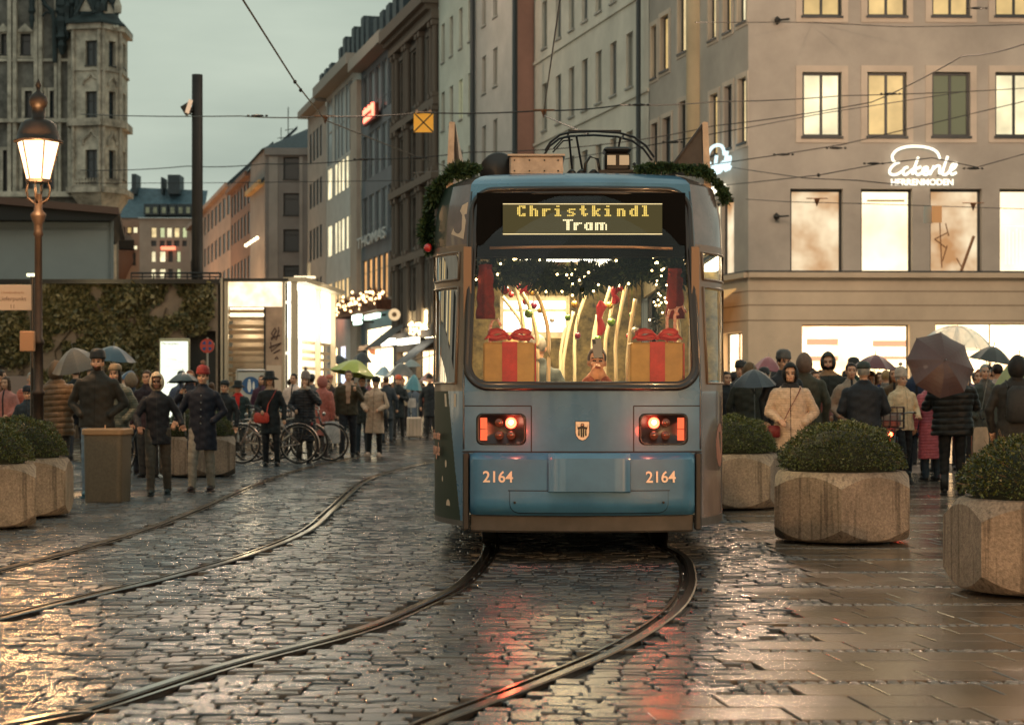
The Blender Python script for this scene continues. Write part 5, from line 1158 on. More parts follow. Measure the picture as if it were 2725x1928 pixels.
# --- destination display
disp = MB(); disp.box(-.80, .80, .315, .56, 2.42, 2.82); disp.box(-.85, .85, .33, .6, 2.33, 2.42)
disp.build('display_box', mat('display_housing', (.004, .004, .004), .9, spec=.1), tram)
dp = MB(); dp.box(-.60, .62, .285, .298, 2.50, 2.73); po_ = dp.build('destination_display', mat('display_panel', (.008, .007, .004), .8, emit=.09, spec=.1, ecol=(.6, .5, .2)), tram)
el = MB(); el.box(-.60, .62, .279, .284, 2.497, 2.503); el.box(-.60, .62, .279, .284, 2.728, 2.733); el.build('display_edge', glow('display_edge_light', (1, .78, .4), 1.1), po_)
GLY = {'C': ['0111', '1001', '1000', '1000', '1000', '1001', '0111'], 'h': ['1000', '1000', '1110', '1001', '1001', '1001', '1001'], 'r': ['0000', '0000', '1011', '1100', '1000', '1000', '1000'],
       'i': ['0100', '0000', '1100', '0100', '0100', '0100', '1110'], 's': ['0000', '0000', '0111', '1000', '0110', '0001', '1110'], 't': ['0100', '0100', '1110', '0100', '0100', '0101', '0010'],
       'k': ['1000', '1000', '1001', '1010', '1100', '1010', '1001'], 'n': ['0000', '0000', '1110', '1001', '1001', '1001', '1001'], 'd': ['0001', '0001', '0111', '1001', '1001', '1001', '0111'],
       'l': ['1100', '0100', '0100', '0100', '0100', '0100', '1110'], 'T': ['11111', '00100', '00100', '00100', '00100', '00100', '00100'], 'a': ['0000', '0000', '0111', '1001', '1001', '1001', '0111'], 'm': ['0000000', '0000000', '1111110', '1101101', '1101101', '1101101', '1101101']}
def dots(txt, x0, pitch, ztop, c=.0118, w=.0098):
    mb = MB()
    for i, ch in enumerate(txt):
        for r, rw in enumerate(GLY[ch]):
            cells = set()
            for q, b in enumerate(rw):
                if b == '1': cells |= {q} if ch == 'm' else {q, q+1}
            for q in cells:
                x = x0+i*pitch+q*c*1.12; z = ztop-r*c; mb.box(x-w/2, x+w/2, .272, .279, z-w/2, z+w/2)
    return mb
M_LED = glow('led_amber', (1, .70, .15), .85); M_LED2 = glow('led_pale', (1, .86, .5), 1.3)
dots('Christkindl', -.485, .0955, 2.712).build('display_text', M_LED, po_)
dots('Tram', -.135, .082, 2.606).build('display_text', M_LED2, po_)
rail = MB(); rail.tube([(-.70, .31, 2.395), (-.35, .27, 2.40), (0, .26, 2.402), (.4, .27, 2.40), (.70, .30, 2.39)], .012, 8); rail.build('inner_rail', mat('warm_metal', (.4, .26, .17), .35, .5), tram, True)
# --- interior
itr = MB(); itr.box(-1.1, 1.1, .96, L1, .362, .38, 1)
itr.quad((-.9, .6, 2.82), (.9, .6, 2.82), (.9, L1+9, 2.82), (-.9, L1+9, 2.82), 0)
itr.box(-.84, .84, .17, .62, 1.26, 1.335, 0)      # ledge behind the rear window
for s in (-1, 1):
    itr.box(min(s*1.13, s*1.08), max(s*1.13, s*1.08), 1.0, L1, .36, 1.34, 0); itr.box(min(s*1.12, s*1.08), max(s*1.12, s*1.08), 1.0, L1, 2.44, 2.82, 0)
    itr.box(min(s*.84, s*.90), max(s*.84, s*.90), .24, .34, 1.34, 2.4, 2)
itr.build('interior_lining', [M_INT, mat('tram_floor', (.12, .12, .12), .5), mat('pillar_brown', (.2, .12, .07), .4)], tram)
M_TL = glow('tram_ceiling_light', (1, .87, .6), 5.5)
for s in (-1, 1):
    for k in range(6):
        c = MB(); c.box(s*.45-.13, s*.45+.13, 1.2+k*1.35, 2.3+k*1.35, 2.76, 2.80); c.build('ceiling_light', M_TL, tram)
c = MB(); c.box(-.25, .55, 3.3, 3.36, 2.5, 2.66); c.build('bright_panel', glow('panel_glow_white', (1, .98, .85), 3.2), tram)
c = MB(); c.box(-.62, -.32, 6.4, 6.44, 1.95, 2.16); c.box(-.28, .05, 6.4, 6.44, 1.95, 2.16); c.box(-.66, .1, 6.45, 6.5, 1.88, 2.34, 1); c.box(-.62, .05, 6.4, 6.44, 2.2, 2.28); c.build('bright_panel', [glow('panel_glow_warm', (1, .97, .8), 4.5), M_INT], tram)  # glowing panels added for the bright windows farther along the car
c = MB(); c.box(-1.05, 1.05, L1-.3, L1-.25, .4, 2.8); c.build('bulkhead', mat('bulkhead_warm', (.22, .15, .05), .5, nscale=7, namt=.9), tram)
for k in range(4):
    for s in (-1, 1):
        st = MB(); st.box(s*.75-.24, s*.75+.24, 1.7+k*1.3, 2.1+k*1.3, .78, .86, 0, .03); st.box(s*.75-.24, s*.75+.24, 2.08+k*1.3, 2.16+k*1.3, .8, 1.4, 0, .03); st.box(s*.75-.05, s*.75+.05, 1.85+k*1.3, 1.95+k*1.3, .38, .78); st.build('seat', mat('seat_blue', (.05, .12, .2), .7), tram)
POLES = [([(540, 380), (600, 680), (640, 920), (650, 1150)], 16.2), ([(600, 550), (690, 720), (750, 960), (755, 1200)], 15.7), ([(685, 485), (745, 590), (800, 720), (850, 950), (850, 1400)], 15.1), ([(450, 620), (560, 760), (620, 870), (640, 1100)], 16.8),
         ([(1185, 585), (1110, 800), (1080, 1000), (1080, 1250)], 17.5), ([(1070, 750), (1010, 1000), (980, 1200)], 18.5), ([(1395, 530), (1310, 800), (1250, 1020), (1240, 1200)], 17), ([(1430, 570), (1380, 850), (1350, 1000), (1345, 1200)], 16.5),
         ([(1540, 460), (1490, 700), (1440, 1000), (1440, 1250)], 15.8), ([(1000, 870), (960, 1100), (955, 1250)], 19), ([(1280, 780), (1240, 1000), (1235, 1200)], 18), ([(1610, 640), (1570, 880), (1540, 1200)], 15.4), ([(1950, 600), (1990, 900), (1990, 1250)], 15.1)]
for P, d in POLES:
    pts = [Vector((PX(1200+x/3.28, d)-TX, d-TY, PZ(600+y/3.28, d))) for x, y in P]; pts = catmull(pts, 6); pts.append(Vector((pts[-1].x, pts[-1].y, 1.1)))
    q = MB(); q.tube(pts, .017, 8); q.build('grab_pole', M_POLE, tram, True)
il = bpy.data.lights.new('interior_light', 'AREA'); il.energy = 300; il.color = (1, .74, .40); il.size = 1.1; il.shape = 'RECTANGLE'; il.size_y = 5
io = bpy.data.objects.new('interior_light', il); COL.objects.link(io); io.parent = tram; io.location = (0, 3.4, 2.78)
# --- roof equipment
rf = MB(); rf.box(-.55, -.12, .95, 1.5, 3.03, 3.18, 0, .012); ro = rf.build('roof_box', M_ROOFM, tram)
l_ = MB(); l_.box(-.565, -.105, .93, 1.52, 3.18, 3.195, 0); l_.build('box_lid', mat('lid_grey', (.4, .33, .27), .4, .3), ro)
for xx in (-.51, -.39, -.27, -.16):
    for zz in (3.14, 3.055): b_ = MB(); b_.box(xx-.006, xx+.006, .942, .95, zz, zz+.012); b_.build('rivet', M_BLACK, ro)
dm = MB(); dm.lathe([(.01, -.06), (.14, -.06), (.155, -.03), (.155, .03), (.14, .06), (.01, .06)], n=26); o = dm.build('fan_housing', M_BLACK, tram, True); o.rotation_euler = (pi/2, 0, 0); o.location = (-.64, 1.25, 3.09)
d2 = MB(); d2.ell((-.32, 1.7, 3.19), (.10, .12, .06), 16, 8); d2.build('antenna_dome', M_BLACK, tram, True)
cbx = MB(); cbx.box(.23, .44, 1.3, 1.55, 3.10, 3.26, 0, .02); cbx.box(.22, .45, 1.28, 1.57, 3.26, 3.30, 1, .02); cbx.box(.25, .32, 1.29, 1.30, 3.15, 3.23, 2); cbx.box(.35, .43, 1.29, 1.30, 3.15, 3.23, 2); cbx.box(.18, .50, 1.2, 1.7, 3.03, 3.10, 0)
cbx.build('insulator_box', [M_DKMET, M_BLACK, mat('label_pale', (.6, .55, .45), .5)], tram)
tb = MB(); tb.tube([(.06, 1.3, 3.03), (.07, 1.3, 3.16), (.11, 1.3, 3.22), (.17, 1.3, 3.20), (.19, 1.3, 3.1)], .012, 8); tb.build('cable', M_DKMET, tram, True); tb = MB(); tb.tube([(.56, 1.3, 3.06), (.64, 1.3, 3.12), (.76, 1.3, 3.12)], .014, 8); tb.build('cable', M_DKMET, tram, True); tb = MB(); tb.tube([(.46, 1.25, 3.16), (.58, 1.25, 3.05)], .013, 8)
tb.build('roof_cabling', [M_DKMET, M_ROOFM], tram, True); tb = None
for xx in (-.04, .04, .14, .50, .60, .78):
    tb = MB(); tb.lathe([(.028, 0), (.04, .01), (.028, .02), (.04, .035), (.028, .05), (.04, .065), (.015, .09)], (xx, 1.35, 3.03), 12); tb.build('insulator', M_DKMET, tram, True)
tb = MB(); tb.box(.62, .70, 1.2, 1.3, 3.02, 3.16, 1); tb.build('roof_bracket', [M_DKMET, M_ROOFM], tram); tb = MB(); tb.box(-.1, .17, 1.37, 1.6, 3.03, 3.08); tb.build('cable_tray', M_DKMET, tram)
# pantograph
pg = MB(); yb = 3.6; PH = .13
for dy in (.0, .27):
    pg.tube([(-.22, yb+dy, 3.56), (-.17, yb+dy, 3.64), (-.08, yb+dy, 3.71), (.02, yb+dy, 3.735), (.25, yb+dy, 3.745), (.48, yb+dy, 3.73), (.62, yb+dy, 3.69), (.73, yb+dy, 3.61), (.81, yb+dy, 3.50)], .011, 8)
    pg.tube([(-.14, yb+dy, 3.58), (-.04, yb+dy, 3.69), (.05, yb+dy, 3.70)], .008, 6)
pg.tube([(.0, yb, 3.72), (.0, yb+.27, 3.72)], .010, 6); pg.tube([(.52, yb, 3.71), (.52, yb+.27, 3.71)], .010, 6)
pg.tube([(.01, yb+.13, 3.72), (.09, yb+.6, 3.08)], .011, 8); pg.tube([(.08, yb+.13, 3.72), (.22, yb+.6, 3.08)], .011, 8); pg.tube([(.50, yb+.13, 3.71), (.40, yb+.6, 3.08)], .011, 8)
pg.tube([(-.1, yb+.6, 3.08), (.6, yb+.6, 3.08)], .018, 8); pg.box(.0, .50, yb+.0, yb+.03, 3.74, 3.757); pg.build('pantograph', mat('pantograph_black', (.012, .012, .013), .4, .4), tram)
# roof side boards
M_BOARD = mat('board_dark', (.035, .03, .028), .6, nscale=12)
for s, px in ((-1, -.93), (1, .98)):
    bd = MB(); bd.add([(s*1.0, .85, 2.9), (s*1.055, .85, 2.9), (s*1.055, 7.5, 2.9), (s*1.0, 7.5, 2.9), (s*.985, .85, 3.44), (s*1.03, .85, 3.44), (s*1.03, 7.5, 3.44), (s*.985, 7.5, 3.44)], [(0, 1, 5, 4), (1, 2, 6, 5), (2, 3, 7, 6), (3, 0, 4, 7), (4, 5, 6, 7), (0, 3, 2, 1)], 0)
    o = bd.build('roof_board', M_ROOFM, tram)
    br = MB(); x1 = s*.99; x0 = s*(.70 if s > 0 else .95)
    br.add([(x1, .87, 3.42), (x1, .87, 3.0), (x0, .87, 3.03), (x1, .88, 3.42), (x1, .88, 3.0), (x0, .88, 3.03)], [(0, 1, 2), (5, 4, 3), (0, 2, 5, 3), (1, 0, 3, 4), (2, 1, 4, 5)]); br.tube([(x1, .865, 3.42), (x0, .865, 3.03)], .013, 6)
    br.build('board_brace', M_BOARD, o)
# --- garlands, boxes and ribbons on and in the tram
M_FIR = mat('fir_green', (.02, .05, .018), .6, nscale=14, namt=.6)
M_FIR2 = mat('fir_dark', (.012, .028, .012), .6, nscale=14, namt=.6)
def sprigs(pts, rad, n, ln=.05, w=.007, seed=1):
    r = random.Random(seed); mb = MB(); cum = [0]
    for i in range(len(pts)-1): cum.append(cum[-1]+math.dist(pts[i], pts[i+1]))
    for _ in range(n):
        s_ = r.random()*cum[-1]; i = max(k for k in range(len(cum)-1) if cum[k] <= s_); t = (s_-cum[i])/(cum[i+1]-cum[i])
        p = Vector(pts[i]).lerp(Vector(pts[i+1]), t); d = Vector((r.gauss(0, 1), r.gauss(0, 1), r.gauss(0, 1))).normalized()
        rr_ = rad*(.35+.65*r.random())*(.75+.5*sin(s_*9)**2); b_ = p+d*rr_*.4; e = p+d*rr_+Vector((r.gauss(0, .3), r.gauss(0, .3), r.gauss(0, .3)))*ln
        a = d.orthogonal().normalized(); a.rotate(Matrix.Rotation(r.random()*6.28, 3, d)); a *= w*(.6+r.random())
        m_ = b_.lerp(e, .5); mb.add([b_, m_+a, e, m_-a], [(0, 1, 2, 3)])
    return mb
M_BULB = glow('fairy_light', (1, .68, .28), 14)
def bulbs(pts, n, rad, seed=2):
    r = random.Random(seed); mb = []
    for _ in range(n):
        i = r.randrange(len(pts)-1); p = Vector(pts[i]).lerp(Vector(pts[i+1]), r.random()); d = Vector((r.gauss(0, 1), -abs(r.gauss(0, 1)), r.gauss(0, 1))).normalized()*rad; mb.append(p+d+Vector((TX, TY, 0)))
    return mb
GL = [(-.80, .95, 3.08), (-1.0, .8, 3.04), (-1.10, .85, 2.95), (-1.20, 1.05, 2.78), (-1.22, 1.05, 2.55), (-1.19, 1.0, 2.42)]
ga = thing('fir_garland', 'bushy fir garland draped over the left roof corner of the tram', 'garland', (TX, TY, 0), group='fir garlands on the tram roof')
sprigs(GL, .085, 6000, .02, .009, 4).build('greenery', M_FIR, ga)
b = MB(); b.ell((-1.20, .88, 2.44), (.035, .035, .035)); b.build('red_bauble', mat('bauble_red', (.4, .02, .02), .2, coat=.8), ga, True)
GR = [(.45, .7, 3.05), (.8, .72, 3.06), (1.0, .75, 3.03), (1.12, .85, 2.94), (1.18, .95, 2.83)]
ga = thing('fir_garland', 'fir garland on the right roof corner of the tram beneath the triangular board', 'garland', (TX, TY, 0), group='fir garlands on the tram roof')
sprigs(GR, .062, 3800, .02, .009, 5).build('greenery', M_FIR, ga)
GI = [(-.80, .55, 2.2), (-.5, .62, 2.25), (-.1, .66, 2.16), (.15, .66, 2.2), (.5, .62, 2.27), (.80, .55, 2.22)]
ga = thing('fir_garland', 'fir garland with fairy lights hanging across the inside of the rear window', 'garland', (TX, TY, 0), group='fir garlands inside the tram')
sprigs(GI, .16, 6500, .03, .011, 6).build('greenery', M_FIR2, ga); dots3('bulb', bulbs(GI, 34, .13), .009, M_BULB, ga)
GV = [(.62, .5, 2.55), (.60, .5, 2.3), (.63, .5, 2.0), (.58, .5, 1.75)]
ga = thing('fir_garland', 'short garland of golden lights hanging down in the right half of the rear window', 'garland', (TX, TY, 0), group='fir garlands inside the tram')
sprigs(GV, .05, 500, .05, .007, 8).build('greenery', M_FIR2, ga); dots3('bulb', bulbs(GV, 34, .06, 5), .0075, M_BULB, ga)
M_KRAFT = mat('kraft_gold', (.46, .28, .07), .5, nscale=8, namt=.15); M_RIB = mat('red_ribbon', (.5, .03, .02), .4, nscale=10, namt=.3)
def gift(cx, lab, w=.40):
    t = thing('gift_box', lab, 'gift box', (TX+cx, TY+.36, 1.335), group='gift boxes behind the rear window')
    b = MB(); b.box(-w/2, w/2, -.15, .15, 0, .335, 0, .012); b.build('box', M_KRAFT, t)
    b = MB(); b.box(-.055, .06, -.156, .156, 0, .34); b.box(w/2-.005, w/2+.004, -.156, .156, 0, .33)
    b.build('ribbon', M_RIB, t)
    b = MB(); rq = random.Random(int(cx*100))
    def band(path, w0, w1):
        n_ = len(path); R = []
        for k, p in enumerate(path):
            u = k/(n_-1); w_ = lerp(w0, w1, sin(u*pi)); yy = -.13+p[2]+rq.uniform(-.004, .004)
            wz = w_*.62; R.append([(p[0], yy-w_*.6, .350+p[1]-wz), (p[0], yy+w_*.6, .350+p[1]+wz), (p[0]+.003, yy+w_*.6+.004, .350+p[1]+wz), (p[0]+.003, yy-w_*.6+.004, .350+p[1]-wz)])
        b.loft(R)
    for s in (-1, 1):
        band([(s*x, z, y) for x, z, y in ((.0, .03, 0), (.04, .065, -.01), (.09, .075, -.01), (.14, .065, 0), (.165, .045, .005), (.15, .022, 0), (.09, .018, -.005), (.04, .02, 0), (0, .025, 0))], .014, .045)
        band([(s*x, z, y) for x, z, y in ((.0, .03, -.01), (.05, .04, -.02), (.10, .02, -.03), (.16, .035, -.03), (.19, .01, -.03))], .012, .03)
    b.ell((0, -.14, .37), (.02, .024, .02)); b.build('bow', M_RIB, t, True)
    return t
gift(-.55, 'kraft paper gift box with red bow in the lower left of the tram window')
gift(.575, 'kraft paper gift box with red bow in the lower right of the tram window', .41)
for px_, z0, z1, lab in ((-.735, 1.86, 2.28, 'hanging dark red cloth decoration at the left of the tram window'), (.735, 1.86, 2.25, 'hanging dark red cloth decoration at the right of the tram window')):
    b = MB(); R = []
    for k in range(9):
        z = lerp(z0, z1, k/8); w = .075-.02*k/8+.006*sin(k*2.3)
        R.append([(px_+w*cos(a), .48+.05*sin(a)+.008*sin(a*5), z) for a in np.linspace(0, 2*pi, 20, endpoint=False)])
    b.loft(R); o = b.build('cloth_decoration', mat('dark_red_cloth', (.16, .012, .012), .8, nscale=15, namt=.4), None, True); o.location = (TX, TY, 0); tag(o, lab, 'decoration', 'red cloths in the tram window')
for i, (px, py, h, lab) in enumerate(((1598, 800, .28, 'long red ribbon hanging at the centre of the tram window'), (1637, 760, .15, 'short red bow on a pole right of centre in the tram window'), (1395, 765, .11, 'dark red paper star hanging left of centre in the tram window'))):
    d = 15.3; x, z = PX(px, d), PZ(py, d); b = MB()
    if i == 2:
        P = [(.075*(1 if k % 2 == 0 else .42)*sin(k*pi/5), .075*(1 if k % 2 == 0 else .42)*cos(k*pi/5)) for k in range(10)]; flat(b, P, 0, 0, 0, 0, .008)
    else:
        R = [[(w*cos(a)+.01*sin(k*1.7), .02*sin(a), -h*k/6) for a in np.linspace(0, 2*pi, 8, endpoint=False)] for k, w in enumerate([.01, .045, .03, .022, .03, .035, .02])]; b.loft(R)
    o = b.build('red_decoration', mat('ribbon_rose', (.42, .02, .035), .5, emit=0), None); o.location = (x, d, z); tag(o, lab, 'decoration')
# baubles, candy canes and straw stars hanging in the cabin
r_ = random.Random(21); bc = [((.45, .02, .02), 'red'), ((.5, .3, .05), 'gold'), ((.3, .02, .08), 'crimson'), ((.12, .25, .03), 'green'), ((.5, .45, .4), 'silver')]
hb = thing('hanging_decorations', 'cluster of coloured baubles hanging from the cabin ceiling of the tram', 'decoration', (TX, TY, 0))
for i in range(34):
    x = r_.uniform(-.62, .62); y = r_.uniform(.8, 2.6); z = r_.uniform(1.75, 2.25); c_, n_ = bc[i % 5]; q = MB(); rr_ = r_.uniform(.02, .036); q.ell((0, 0, 0), (rr_, rr_, rr_), 12, 8); q.lathe([(.006, rr_), (.006, rr_+.012)], n=6); q.tube([(0, 0, rr_), (0, 0, 2.7-z)], .0015, 3)
    o = q.build('bauble', mat('bauble_'+n_, c_, .15, .3, coat=.8), hb, True); o.location = (x, y, z)
for i in range(6):
    x = (-.7, -.3, .22, .36, .66, .72)[i]; q = MB(); zb = 1.36+.02*i; q.tube([(0, 0, 0), (0, 0, .42), (.02, 0, .48), (.06, 0, .49), (.085, 0, .44)], .012, 8)
    if i in (4, 5, 0): o = q.build('candy_cane', mat('candy', (.7, .12, .1), .3, nscale=30, col2=(.8, .7, .6), stretch=(1, 1, 6)), hb, True); o.location = (x, .32, zb)

# ================================================================ PLANTERS
def concmat():
    m = mat('planter_concrete', (.235, .185, .14), .7, nscale=45, namt=.4, bump=.6, bscale=90)
    t = m.node_tree; b = t.nodes['Principled BSDF']; co = t.nodes.new('ShaderNodeTexCoord')
    # rain streaks: noise stretched down the sides (stains of their own shape)
    mpn = t.nodes.new('ShaderNodeMapping'); mpn.inputs['Scale'].default_value = (24, 24, 1.1); n = t.nodes.new('ShaderNodeTexNoise'); n.inputs['Scale'].default_value = 1; n.inputs['Detail'].default_value = 3
    r = t.nodes.new('ShaderNodeValToRGB'); r.color_ramp.elements[0].position = .36; r.color_ramp.elements[0].color = (.22, .2, .18, 1); r.color_ramp.elements[1].position = .47; r.color_ramp.elements[1].color = (1, 1, 1, 1)
    n2 = t.nodes.new('ShaderNodeTexNoise'); n2.inputs['Scale'].default_value = 3; n2.inputs['Detail'].default_value = 6
    r2 = t.nodes.new('ShaderNodeValToRGB'); r2.color_ramp.elements[0].position = .35; r2.color_ramp.elements[0].color = (.7, .7, .7, 1); r2.color_ramp.elements[1].position = .65; r2.color_ramp.elements[1].color = (1.1, 1.1, 1.1, 1)
    old = b.inputs['Base Color'].links[0].from_socket
    m1 = t.nodes.new('ShaderNodeMix'); m1.data_type = 'RGBA'; m1.blend_type = 'MULTIPLY'; m1.inputs[0].default_value = .6
    m2 = t.nodes.new('ShaderNodeMix'); m2.data_type = 'RGBA'; m2.blend_type = 'MULTIPLY'; m2.inputs[0].default_value = .9
    t.links.new(co.outputs['Object'], mpn.inputs[0]); t.links.new(mpn.outputs[0], n.inputs['Vector']); t.links.new(n.outputs['Fac'], r.inputs[0])
    t.links.new(co.outputs['Object'], n2.inputs['Vector']); t.links.new(n2.outputs['Fac'], r2.inputs[0])
    t.links.new(old, m1.inputs[6]); t.links.new(r.outputs[0], m1.inputs[7]); t.links.new(m1.outputs[2], m2.inputs[6]); t.links.new(r2.outputs[0], m2.inputs[7]); t.links.new(m2.outputs[2], b.inputs['Base Color'])
    return m
M_CONC = concmat(); M_SOIL = mat('planter_soil', (.02, .015, .01), .9)
M_LEAF = mat('box_leaf', (.018, .030, .008), .45, island=True, col2=(.085, .105, .022)); M_TWIG = mat('box_inner', (.012, .016, .006), .9)
def build_planter():
    root = thing('planter', 'x', 'planter', (0, 0, 0), group='hexagonal concrete planters with clipped box bushes')
    R, n = .655, 96; ap = R*cos(pi/6); V = []; rings = []
    def rad(th): 
        a = (th % (pi/3))-pi/6; return ap/cos(a)
    def ring(f):
        o = []
        for k in range(n):
            th = 2*pi*k/n; r, z = f(rad(th)); o.append((r*sin(th), -r*cos(th), z))
        return o
    K = 1.1
    rings.append(ring(lambda r: (.40, .02))); rings.append(ring(lambda r: (.50, .02)))
    rings.append(ring(lambda r: (.545, .03+.0)))
    for e, q in ((.0, 0), (1, 0)): pass
    rings.append(ring(lambda r: (r-.006, .036+K*(r-ap))))
    rings.append(ring(lambda r: (r, .045+K*(r-ap))))
    for t in (.2, .4, .6, .8): rings.append(ring(lambda r, t=t: (r, lerp(.045+K*(r-ap), .575-K*(r-ap), t))))
    rings.append(ring(lambda r: (r, .575-K*(r-ap)))); rings.append(ring(lambda r: (r-.006, .582-K*(r-ap))))
    rings.append(ring(lambda r: (.545, .607))); rings.append(ring(lambda r: (.51, .615))); rings.append(ring(lambda r: (.48, .61))); rings.append(ring(lambda r: (.465, .56))); 
    mb = MB(); mb.loft(rings[1:], cap=False); o = mb.build('tub', M_CONC, root); autosmooth(o, 22)
    ft = MB(); ft.lathe([(.40, 0), (.42, .05)], n=24); ft.build('foot', M_BLACK, root)
    so_ = MB(); so_.lathe([(.47, .5), (.468, .57)], n=32); so_.build('soil', M_SOIL, root)
    core = MB(); core.ell((0, 0, .66), (.47, .47, .30), 24, 12); core.build('bush_core', M_TWIG, root, True)
    rn = random.Random(11); lv = MB()
    for i in range(9500):
        u, v = rn.random(), rn.random()*.85+.15; ph = 2*pi*u; cz = v*1.25-.25; s_ = sqrt(max(0, 1-cz*cz))
        nrm = Vector((s_*cos(ph), s_*sin(ph), cz)); bump_ = 1+.09*noise.noise(nrm*3)+.06*noise.noise(nrm*9)-.13*rn.random()**2+(.06*rn.random() if rn.random() < .06 else 0)
        p = Vector((nrm.x*.53*bump_, nrm.y*.53*bump_, .66+nrm.z*.37*bump_))
        if p.z < .575: continue
        d = (nrm+Vector((rn.gauss(0, .6), rn.gauss(0, .6), rn.gauss(0, .5)))).normalized(); a = d.orthogonal().normalized(); a.rotate(Matrix.Rotation(rn.random()*6.3, 3, d)); L = rn.uniform(.012, .024); w = L*.42
        lv.add([p, p+d*L*.5+a*w, p+d*L, p+d*L*.5-a*w], [(0, 1, 2, 3)])
    for i in range(160):
        ph = rn.random()*6.28; cz = rn.random()*.9; s_ = sqrt(1-cz*cz); nrm = Vector((s_*cos(ph), s_*sin(ph), cz)); p = Vector((nrm.x*.5, nrm.y*.5, .66+nrm.z*.35)); e = p+nrm*.06+Vector((rn.gauss(0, .02), rn.gauss(0, .02), rn.gauss(0, .02)))
        lv.tube([p, e], .0015, 3, m=1)
    lv.build('foliage', [M_LEAF, mat('twig', (.12, .07, .03), .7)], root)
    return root
pl0 = build_planter()
PLANT = [  # x, d, rot deg, scale, label
 (2.86, 16.3, -10, 1.0, 'concrete planter with round box bush, the middle one of three right of the tram'),
 (3.45, 12.15, 8, 1.0, 'concrete planter with box bush cut off by the right edge of the photo'),
 (2.40, 20.9, -22, 1.0, 'concrete planter with box bush, farthest of the three right of the tram'),
 (-5.12, 17.9, 14, 1.0, 'concrete planter with bush at the left edge, nearest the camera on that side'),
 (-5.17, 19.5, 6, 1.0, 'concrete planter whose wide bush stands just behind the left edge one, beside the bin'),
 (-4.80, 28.7, 8, 1.0, 'small looking concrete planter behind the two walkers left of the tracks'),
]
for i, (x, y, rz, s, lab) in enumerate(PLANT):
    o = pl0 if i == 0 else copy_tree(pl0); o.location = (x, y, 0); o.rotation_euler.z = radians(rz); o.scale = (s, s, s); o['label'] = lab
PLANTOBJ = 1
# ================================================================ STREET LAMP
M_LAMPMET = mat('lamp_brown_metal', (.025, .016, .011), .5, .3, nscale=14); M_LAMPGLOW = glow('lamp_glass_glow', (1, .74, .44), 2.8)
def build_lamp():
    root = thing('street_lamp', 'x', 'street lamp', group='old style lantern street lamps')
    mb = MB(); mb.lathe([(.17, 0), (.17, .12), (.13, .18), (.12, .5), (.08, .55), (.066, 1.25), (.085, 1.27), (.085, 1.31), (.062, 1.33), (.060, 1.9), (.078, 1.92), (.078, 1.96), (.054, 2.0), (.047, 3.3), (.066, 3.33), (.055, 3.38), (.058, 3.46), (.10, 3.56), (.10, 3.6), (.055, 3.64), (.05, 3.85)], n=16); mb.build('post', M_LAMPMET, root, True)
    mb = MB()
    for s in (-1, 1): mb.tube([(0, 0, 3.74), (s*.06, 0, 3.74), (s*.13, 0, 3.80), (s*.155, 0, 3.90), (s*.13, 0, 4.0), (s*.14, 0, 4.04)], .016, 8)
    for s in (-1, 1): mb.tube([(0, 0, 3.74), (0, s*.06, 3.74), (0, s*.13, 3.80), (0, s*.155, 3.90), (0, s*.13, 4.0)], .016, 8)
    mb.lathe([(.04, 3.70), (.05, 3.74), (.03, 3.8)], n=12); mb.build('bracket', M_LAMPMET, root, True)
    mb = MB(); rb, rt, z0, z1 = .15, .27, 4.04, 4.52
    for k in range(6):
        a0, a1 = radians(60*k), radians(60*k+60)
        mb.quad((rb*cos(a0), rb*sin(a0), z0), (rb*cos(a1), rb*sin(a1), z0), (rt*cos(a1), rt*sin(a1), z1), (rt*cos(a0), rt*sin(a0), z1))
    mb.build('lantern_glass', M_LAMPGLOW, root)
    mb = MB()
    for k in range(6):
        a0 = radians(60*k); mb.tube([(rb*1.02*cos(a0), rb*1.02*sin(a0), z0), (rt*1.02*cos(a0), rt*1.02*sin(a0), z1)], .011, 6)
    mb.lathe([(.17, 4.0), (.17, 4.04), (.14, 4.045)], n=6); mb.build('lantern_frame', M_LAMPMET, root)
    mb = MB(); mb.lathe([(.315, 4.515), (.315, 4.54), (.28, 4.55), (.265, 4.62), (.215, 4.76), (.16, 4.80), (.085, 4.81), (.085, 4.96), (.10, 4.98), (.12, 5.03), (.11, 5.10), (.06, 5.15), (.025, 5.18), (.025, 5.22), (.04, 5.25), (.015, 5.31), (.003, 5.34)], n=24); mb.build('lantern_roof', M_LAMPMET, root, True)
    return root
LAMPE = 260
lamp0 = build_lamp(); LAMPS = [(-6.05, 24.0, 'lit old style lantern lamp post at the left, behind the bushes', .99)]
LAMPS += [(-6.5, -1.5, 'lantern lamp behind the camera on the left', 1), (6.8, 1.0, 'lantern lamp behind the camera on the right', 1), (9.8, 14, 'lantern lamp right of the planters outside the photo', 1)]
for i, (x, y, lab, s) in enumerate(LAMPS):
    o = lamp0 if i == 0 else copy_tree(lamp0); o.location = (x, y, 0); o['label'] = lab; o.scale = (s, s, s)
    L = bpy.data.lights.new('lantern_light', 'POINT'); L.energy = LAMPE if i == 0 else (1700, 3800, 500)[i-1]; L.color = (1, .52, .22) if i < 3 else (1, .45, .16); L.shadow_soft_size = .12
    p = bpy.data.objects.new('lantern_light', L); COL.objects.link(p); p.location = (x+.1, y-.75, 4.0); 
    if i: p.location.z = 3.9
# boxes strapped to the lamp post
t = MB(); t.box(-.09, .09, -.2, -.1, 0, .26, 0, .01); o = t.build('junction_box', mat('box_tan', (.35, .19, .1), .5)); o.location = (-6.15, 24.0, 1.8); tag(o, 'small tan box strapped to the lantern lamp post', 'box')
